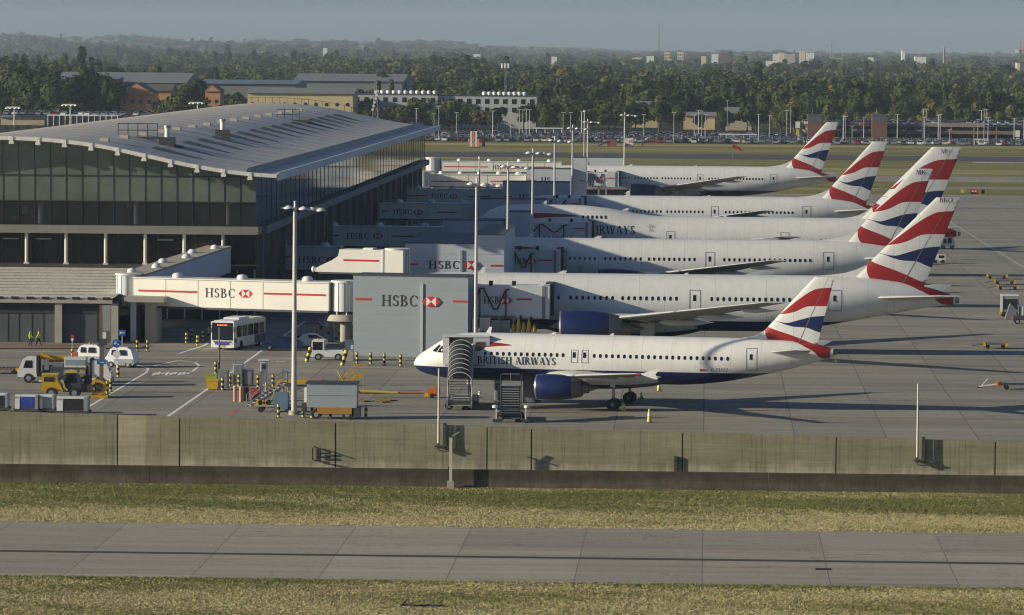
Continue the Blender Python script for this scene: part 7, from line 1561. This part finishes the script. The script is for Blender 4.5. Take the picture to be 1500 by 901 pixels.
# far town
M_cream = mat('cream_render', (.66, .58, .40), .8); M_fw = mat('far_white', (.75, .74, .70), .8)
far = [(971, 979, 76, 5200, 'left', M_cream), (990, 999, 76, 5200, 'right', M_cream)]
for a, b, yt, Y, s, mt in far: block('tower_block', a, b, Y, 14, yt, 90, mt, s + ' one of the twin cream tower blocks on the horizon', 'tower block', wins=[(3, 1.4, 1.4, 21.5, 0), (3, 1.4, 1.4, 18, 0), (3, 1.4, 1.4, 14.5, 0)])
for i, (a, b, yt, Y, mt, lb) in enumerate([(1130, 1138, 79, 5400, M_fw, 'stepped pale block at the left of the central far cluster'), (1138, 1147, 77, 5350, M_cream, 'tallest cream block of the central far cluster'), (1148, 1162, 79, 5300, mat('pinkish_block', (.45, .38, .33), .8), 'pinkish grey pair of slabs right of the tallest cream block'), (1169, 1177, 74, 5500, M_cream, 'cream block right of the central cluster, on the skyline'), (1178, 1190, 77, 5500, M_fw, 'white low slab right of the skyline cream block'),
                                        (1120, 1135, 89, 5000, M_fw, 'low white building below the central far cluster'), (1025, 1032, 82, 5200, M_cream, 'lone small cream block between the twin towers and the cluster'), (1040, 1050, 79, 5600, M_fw, 'white slab left of the dark red block'), (1052, 1066, 79, 5100, mat('dark_red_block', (.14, .09, .09), .9), 'dark red-grey block on the far horizon'), (924, 938, 84, 5000, M_cream, 'small cream group left of the twin tower blocks'), (945, 956, 82, 5300, M_fw, 'small white building just left of the tall thin mast'), (978, 984, 87, 4900, M_fw, 'small white house below the left twin tower block'),
                                        (806, 814, 83, 5000, M_fw, 'small white far building above the right end of the hotel'), (692, 702, 79, 5500, M_fw, 'small white speck of a building on the hillside above the hotel'), (1337, 1354, 83, 5200, M_fw, 'white low building on the right horizon'), (1270, 1277, 84, 5200, M_fw, 'small white far house left of the chimney'), (1091, 1103, 94, 4500, M_cream, 'low cream building in the woods under the far cluster'), (1318, 1323, 74, 5500, M_fw, 'thin white tower right of the hill crane'), (1255, 1292, 100, 3500, M_rgrey, 'long low grey roof in the woods right of centre'),
                                        (472, 478, 70, 6500, M_fw, 'tiny white building on the left hills'), (1486, 1500, 92, 4200, M_cream, 'orange-lit unfinished block below the crane at the right edge')]):
    block('far_building', a, b, Y, 12, yt, 90, mt, lb, 'building', wins=None, grp='far buildings on the horizon')
Y = 5000; p = Vector((X_at(1380, Y), Y, hill(0, Y))); t = thing('chimney', 'slim reddish chimney standing above the woods on the right horizon', 'chimney', p); z1 = AT(1380, 71, Y).z; mb = MB(); mb.tube((0, 0, 0), (0, 0, z1), 1.7, mat('reddish_concrete', (.30, .20, .15), .8), 1.2, 10); obj('shaft', mb, t, True); mb = MB(); mb.tube((0, 0, z1), (0, 0, z1 + 1), 1.4, M_conc, n=10); obj('cap', mb, t)
Y = 6000
def lattice(name, px, yt, Y, w_, label, cat, mt=M_dsteel):
    p = Vector((X_at(px, Y), Y, hill(X_at(px, Y), Y) if Y > 4000 else 0)); z1 = AT(px, yt, Y).z - p.z; t = thing(name, label, cat, p); mb = MB()
    for sx in (-1, 1):
        for sy in (-1, 1): mb.bar((sx * w_, sy * w_, 0), (sx * w_ * .15, sy * w_ * .15, z1), w_ * .16, mt)
    for k in range(7):
        z = z1 * k / 7; q = w_ * (1 - .85 * k / 7); q2 = w_ * (1 - .85 * (k + 1) / 7); mb.bar((-q, -q, z), (q2, -q2, z1 * (k + 1) / 7), w_ * .1, mt); mb.bar((q, -q, z), (-q2, -q2, z1 * (k + 1) / 7), w_ * .1, mt)
    obj('lattice', mb, t); return t, z1
t, z1 = lattice('radio_mast', 963, 42, 6000, 1.6, 'very tall thin radio mast rising above the horizon', 'mast')
mb = MB(); mb.tube((0, 0, z1 - 1), (0, 0, z1 + 6), .3, M_dsteel, n=6); obj('antenna', mb, t)
for px, yt, w_ in ((31, 46, 5), (89, 49, 5), (340, 59, 4), (420, 60, 4)):
    t, z1 = lattice('power_pylon', px, yt, 7000 if px < 300 else 7600, w_, {31: 'leftmost power pylon on the hazy left hills', 89: 'second power pylon from the left on the hills', 340: 'third power pylon, left one of the pair over mid-left hills', 420: 'fourth power pylon, rightmost on the left hills'}[px], 'pylon'); mb = MB()
    for f in (.7, .82, .94): mb.bar((-w_ * 1.8, 0, z1 * f), (w_ * 1.8, 0, z1 * f), w_ * .15, M_dsteel)
    obj('cross_arm', mb, t)
t, z1 = lattice('telecom_mast', 549, 118, 1560, 1.3, 'lattice telecom mast with white dishes before the hotel', 'mast', M_steel)
for k in range(6): mb = MB(); mb.tube((-.9 + .35 * k, -.9, z1 * (.45 + .07 * k)), (-.9 + .35 * k, -1.2, z1 * (.45 + .07 * k)), .45, M_lamp, n=10); obj('dish', mb, t)
t, z1 = lattice('telecom_mast', 739, 96, 1700, .8, 'slim telecom mast with white drums over the trees right of the hotel vents', 'mast', M_steel)
for k in range(3): mb = MB(); mb.tube((-1.2 + k * 1.2, -1, z1 - 1), (-1.2 + k * 1.2, -1, z1 + .8), .4, M_lamp, n=8); obj('drum', mb, t)
# hilltop stadium-like frame and the crane
Y = 7000; p = Vector((X_at(1218, Y), Y, hill(X_at(1218, Y), Y))); t = thing('hill_crane', 'pale angular crane-like frame on the skyline right of the far cluster', 'crane', p); z1 = AT(1215, 64, Y).z - p.z; mb = MB(); [mb.bar(a, b, 1.2, M_conc) for a, b in (((-6, 0, 0), (-3, 0, z1)), ((0, 0, 0), (-3, 0, z1)), ((-3, 0, z1), (14, 0, z1 * .6)), ((14, 0, 0), (14, 0, z1 * .6)), ((-6, 0, z1 * .4), (14, 0, z1 * .35)))]; obj('frame', mb, t); mb = MB(); mb.box((-8, -3, -2), (16, 6, z1 * .3), M_conc); obj('base', mb, t)
Y = 4200; p = Vector((X_at(1492, Y), Y, -.1)); t = thing('tower_crane', 'tower crane with a red and white jib above the woods at the right edge', 'crane', p); z1 = AT(1492, 74, Y).z; mb = MB(); mb.bar((0, 0, 0), (0, 0, z1), 1.5, M_rust); obj('tower', mb, t); mb = MB(); mb.bar((-4, 0, z1), (14, 0, z1 + 1), 1.2, M_redtxt); mb.bar((0, 0, z1), (0, 0, z1 + 9), .8, M_orange); mb.box((-5, -1, z1 - 2), (-2, 1, z1 + 1), M_lamp); obj('jib', mb, t)

# car park lamp posts and fence, hut, markers, windsock, signs, coaches
lp = [(609, 159, 1500), (635, 167, 1480), (642, 156, 1450), (668, 165, 1500), (721, 163, 1470), (747, 165, 1500), (760, 161, 1520), (765, 161, 1540), (770, 160, 1500), (775, 161, 1480), (824, 165, 1500), (835, 165, 1540), (851, 164, 1560), (942, 168, 1500), (986, 165, 1450), (1016, 168, 1520), (1022, 162, 1540), (1027, 163, 1500), (1032, 168, 1480), (1064, 147, 1640), (1110, 168, 1470), (1126, 169, 1500), (1151, 162, 1520), (1157, 150, 1600), (1234, 170, 1480), (1237, 171, 1510), (1247, 185, 1450), (1264, 172, 1480), (1313, 168, 1500), (1351, 160, 1520), (1353, 172, 1450), (1356, 161, 1540), (1373, 169, 1480), (1376, 168, 1520), (1390, 190, 1450), (1431, 175, 1500), (1436, 162, 1560), (1440, 160, 1520), (1443, 161, 1540), (1446, 172, 1450), (1484, 174, 1480), (1498, 173, 1500)]
for i, (px, yt, Y) in enumerate(lp):
    x = X_at(px, Y); z1 = AT(px, yt, Y).z; o_, n_ = ['', ''], i
    t = thing('lamp_post', 'thin lamp post %s, %s' % (cz(px), ['first', 'second', 'third', 'fourth', 'fifth', 'sixth', 'seventh', 'eighth', 'ninth'][sum(1 for q in lp[:i] if cz(q[0]) == cz(px))] + ' there from left'), 'lamp post', (x, Y, 0), 0, 'lamp posts of the car park')
    mb = MB(); mb.tube((0, 0, 0), (0, 0, z1), (.12 if i % 3 else .17), M_steel if i % 4 else M_lamp, .08, 7); obj('pole', mb, t, True); mb = MB(); mb.box((-.7, -.1, z1), (.7, .1, z1 + .12), M_lamp); obj('lamp_head', mb, t)
for px, yt, yb, Y in ((103, 154, 187, 1380), (21, 158, 192, 1380), (289, 151, 167, 1420)):
    x = X_at(px, Y); z1 = AT(px, yt, Y).z; t = thing('light_mast', {103: 'pale mast with a wide head behind the terminal roof, middle of three', 21: 'pale mast with a wide head near the left edge behind the terminal', 289: 'short visible mast head peeping over the terminal roof ridge'}[px], 'light mast', (x, Y, 0), 0, 'masts behind the terminal'); mb = MB(); mb.tube((0, 0, 0), (0, 0, z1), .3, M_pole, .22, 10); obj('pole', mb, t, True); mb = MB(); mb.box((-2.6, -.3, z1), (1.8, .3, z1 + .35), M_lamp); [mb.lathe([(-.3, .6), (0, .5), (.1, .02)], M_lamp, 10, 'z', (dx, 0, z1)) for dx in (-2.4, -1.2, .3, 1.6)]; obj('head', mb, t)
M_fence = mat('fence_grey_green', (.17, .18, .16), .8)
fx0, fx1 = X_at(580, 1446), X_at(1640, 1446); t = thing('perimeter_fence', 'long grey perimeter fence between the airfield grass and the parked cars', 'fence', (fx0, 1446.5, 0)); n_ = 95
for k in range(n_): mb = MB(); x = (fx1 - fx0) * k / (n_ - 1); mb.bar((x, 0, 0), (x, 0, 2.6), .12, M_steel); obj('fence_post', mb, t)
mb = MB()
x = 0.0
while x < fx1 - fx0: mb.box((x, .02, .1), (x + .07, .05, 2.3), M_fence); x += .42
for z in (.3, 1.3, 2.3): mb.box((0, .06, z - .04), (fx1 - fx0, .09, z + .04), M_fence)
obj('mesh_panel', mb, t)
fx0, fx1 = X_at(-30, 1446), X_at(200, 1446); t = thing('perimeter_fence', 'grey fence seen over the left slope of the terminal roof', 'fence', (fx0, 1430, 0)); mb = MB(); x = 0.0
while x < fx1 - fx0: mb.box((x, .02, .1), (x + .1, .05, 4.0), M_fence); x += .9
for z in (.5, 2.3, 4): mb.box((0, .06, z - .05), (fx1 - fx0, .09, z + .05), M_fence)
obj('mesh_panel', mb, t); mb = MB(); [mb.bar(((fx1 - fx0) * k / 12, 0, 0), ((fx1 - fx0) * k / 12, 0, 4.3), .14, M_steel) for k in range(13)]; obj('fence_posts', mb, t)
def fld(px, py): return at_px(px, py)
p = fld(693, 216); t = thing('airfield_marker', 'cluster of red and white striped panels standing in the airfield grass', 'marker', p); mb = MB()
for k, (x, h) in enumerate(((-1.6, 2.6), (-.9, 5.0), (-.2, 5.0), (.6, 5.0), (1.3, 2.6))): mb.box((x, 0, .2), (x + .55, .3, h), M_salmon if k % 2 == 0 else M_bwhite)
obj('panels', mb, t); mb = MB(); mb.box((-1.9, .3, 0), (2.2, .6, .3), M_dsteel); obj('base', mb, t)
p = fld(708, 215); t = thing('dark_box', 'small dark box beside the red and white striped airfield marker', 'box', p); mb = MB(); mb.box((-.5, 0, 0), (.5, .8, 2.0), M_dark); obj('cabinet', mb, t); mb = MB(); mb.box((-.55, -.05, 2.0), (.55, .85, 2.1), M_steel); obj('lid', mb, t)
p = fld(897, 215); t = thing('red_hut', 'small red hut with a slanted side by the airfield fence', 'hut', p); mb = MB(); mb.prism([(-1.6, 0), (1.2, 0), (1.2, 2.0), (-.6, 2.4), (-1.6, 1.8)], 0, 2, mat('red_hut_paint', (.26, .07, .05), .7)); obj('walls', mb, t); mb = MB(); mb.bar((-4.5, 0, 0), (-1.6, 0, 1.8), .5, M_dsteel); obj('ramp', mb, t)
p = fld(921, 215); t = thing('checkered_hut', 'white hut with orange patches right of the red hut', 'hut', p); mb = MB(); mb.box((-1.2, 0, 0), (1.4, 2, 2.6), M_bwhite); obj('walls', mb, t); mb = MB(); mb.box((-1.0, -.05, .2), (-.1, -.003, .9), M_salmon); mb.box((.1, -.05, 1.3), (1.1, -.003, 2.1), M_salmon); obj('orange_patch', mb, t)
p = fld(941, 214); t = thing('dark_post', 'stubby dark post in the grass right of the white hut', 'post', p); mb = MB(); mb.tube((0, 0, 0), (0, 0, 1.6), .28, M_dark, n=8); obj('post', mb, t); mb = MB(); mb.tube((0, 0, 1.6), (0, 0, 1.75), .34, M_steel, n=8); obj('cap', mb, t)
p = fld(1073, 242); t = thing('windsock', 'red windsock drooping from a thin mast in the airfield grass', 'windsock', p); z1 = AT(1073, 213, p.y).z; mb = MB(); mb.tube((0, 0, 0), (0, 0, z1), .09, M_dsteel, n=6); obj('mast', mb, t, True); mb = MB(); mb.tube((-.1, 0, z1 - .2), (1.3, 0, z1 - .6), .55, mat('red_fabric', (.62, .03, .02), .7), .4, 10); mb.tube((1.3, 0, z1 - .6), (2.3, 0, z1 - 1.5), .38, mat('red_fabric', (.62, .03, .02), .7), .2, 10); obj('sock', mb, t, True)
for px, py, mt, lb in ((1410, 284, M_ylw, 'small yellow airfield sign, leftmost of the row behind the tail fins'), (1427, 284, M_redtxt, 'red airfield sign board behind the tail fins'), (1440, 284, M_cloth, 'dark small airfield sign right of the red board')):
    p = fld(px, py); t = thing('airfield_sign', lb, 'sign', p, 0, 'airfield signs behind the tail fins'); w_ = 1.7 if px == 1427 else .7; mb = MB(); mb.box((-w_ / 2, 0, .2), (w_ / 2, .25, .95), mt); obj('board', mb, t); mb = MB(); mb.box((-w_ / 2 + .1, .05, 0), (w_ / 2 - .1, .2, .2), M_dsteel); obj('feet', mb, t)
    if px == 1427: mb = MB(); mb.box((-.5, -.02, .45), (-.1, -.003, .7), M_whitetxt); mb.box((.1, -.02, .45), (.5, -.003, .7), M_whitetxt); obj('marking', mb, t)
for px0, px1, py, Y, lb in ((783, 824, 187, 1530, 'long flat white canopy roof over the cars beside the masts'), (1052, 1108, 196, 1500, 'long white coach-like canopy in the middle of the car park'), (1425, 1445, 203, 1460, 'white van-like shelter with a slanting front at the right of the car park')):
    x0, x1 = X_at(px0, Y), X_at(px1, Y); z1 = AT(px0, py, Y).z; t = thing('bus_shelter', lb, 'shelter', (x0, Y, 0)); mb = MB(); mb.box((0, 0, z1 - .35), (x1 - x0, 2.2, z1), M_lamp); obj('roof', mb, t); mb = MB(); [mb.bar(((x1 - x0) * f, .3, 0), ((x1 - x0) * f, .3, z1 - .35), .25, M_lamp) for f in (.05, .35, .65, .95)]; obj('posts', mb, t)
for k, (px, col_, lb) in enumerate(((1157, M_lamp, 'white stacked sign panels left of the brick stair tower'), (1489, M_bwhite, 'white square panel sign at the right end of the decks'))):
    Y = 1500; p = Vector((X_at(px, Y), Y, 0)) if px != 1157 else Vector((X_at(1167, Y), Y, 0)); t = thing('panel_sign', lb, 'sign', p); z1 = AT(px, 178 if k == 0 else 191, Y).z; mb = MB(); mb.box((-.7, 0, z1 - 2.2), (.8, .2, z1), col_); mb.box((-.5, .0, z1 - 4.6), (.6, .2, z1 - 2.6), M_ylw if k == 0 else M_bwhite); obj('panel', mb, t); mb = MB(); mb.bar((0, .3, 0), (0, .3, z1), .2, M_steel); obj('post', mb, t)
# ---------------------------------------------------------------- grass blades on the strips nearest to the camera
def tufts(name, x0, x1, y0, y1, n, dryf, label, hgt=(.03, .10)):
    r = np.random.RandomState(n); cl = [mat('blade_green', (.185, .20, .065), .9, spec=.1), mat('blade_olive', (.30, .285, .12), .9, spec=.1), mat('blade_straw', (.52, .455, .25), .9, spec=.1)]
    X = r.uniform(x0, x1, n); Y = r.uniform(y0, y1, n); pt = np.sin(X * .21 + 2 * np.sin(Y * .3)) * .18 + np.sin(X * .053 + Y * .4) * .16 + np.sin(X * .9 + Y * 1.3) * .08
    d = dryf(Y) + pt + r.normal(0, .22, n); mi = np.where(d > .62, 2, np.where(d > .38, 1, 0)); nb = 3; V = np.zeros((n, nb, 3, 3), np.float32)
    for b in range(nb):
        a = r.uniform(0, 3.14, n); h = r.uniform(hgt[0], hgt[1], n); w_ = r.uniform(.02, .055, n); lx, ly = r.normal(0, .08, n), r.normal(0, .08, n); ox, oy = r.normal(0, .1, n), r.normal(0, .1, n)
        for k, sg in ((0, -1), (1, 1)): V[:, b, k, 0] = X + ox + sg * w_ * np.cos(a); V[:, b, k, 1] = Y + oy + sg * w_ * np.sin(a); V[:, b, k, 2] = ZL
        V[:, b, 2, 0] = X + ox + lx; V[:, b, 2, 1] = Y + oy + ly; V[:, b, 2, 2] = ZL + h
    nf = n * nb; me = bpy.data.meshes.new(name); me.vertices.add(nf * 3); me.vertices.foreach_set('co', V.ravel()); me.loops.add(nf * 3); me.loops.foreach_set('vertex_index', np.arange(nf * 3, dtype=np.int32)); me.polygons.add(nf); me.polygons.foreach_set('loop_start', np.arange(0, nf * 3, 3, dtype=np.int32))
    for q in cl: me.materials.append(q)
    me.polygons.foreach_set('material_index', np.repeat(mi, nb).astype(np.int32)); me.update(calc_edges=True); o = bpy.data.objects.new(name, me); col.objects.link(o); tag(o, label, 'grass'); o['kind'] = 'stuff'
tufts('verge_tufts', -76, 56, 321.1, 350, 150000, lambda y: np.clip((333 - y) / 8, -.25, .45) + .50, 'rough green and straw grass between the dark wall and the road')
tufts('front_tufts', -68, 50, 262, 288.75, 130000, lambda y: np.clip((286.5 - y) / 5, -.3, .25) + .46, 'rough dry grass in front of the perimeter road')
# small dark debris lying in the front grass
p = G(617, 889, ZL); t = thing('cable_scrap', 'dark scrap of cable lying in the front grass', 'debris', (p.x, p.y, ZL)); mb = MB(); [mb.bar((-1.3 + .45 * k, .1 * math.sin(k * 2), .08), (-.8 + .45 * k, .1 * math.sin(k * 2 + 2), .1), .12, M_dark) for k in range(6)]; mb.bar((-1.2, 0, .1), (-1.0, .2, .3), .08, M_dark); obj('cable', mb, t)
p = G(1206, 834, ZL); t = thing('drain_cover', 'small dark drain cover in the perimeter road', 'cover', (p.x, p.y, ZL + .006)); mb = MB(); mb.box((-.55, -.5, 0), (.55, .5, .012), M_dark); obj('cover', mb, t)

# ---------------------------------------------------------------- the air
M_haze = bpy.data.materials.new('haze_air'); M_haze.use_nodes = True; n = M_haze.node_tree.nodes; n.remove(n['Principled BSDF']); pv = n.new('ShaderNodeVolumePrincipled'); pv.inputs['Color'].default_value = (.72, .86, 1.0, 1); pv.inputs['Density'].default_value = 4.8e-5; pv.inputs['Anisotropy'].default_value = 0.0
M_haze.node_tree.links.new(pv.outputs[0], n['Material Output'].inputs['Volume'])
mb = MB(); mb.box((-6500, -400, -6), (6500, 13400, 120), M_haze); hz = obj('haze', mb); hz['kind'] = 'stuff'; hz['label'] = 'thin blue-grey afternoon haze filling the distance'; hz['category'] = 'haze'
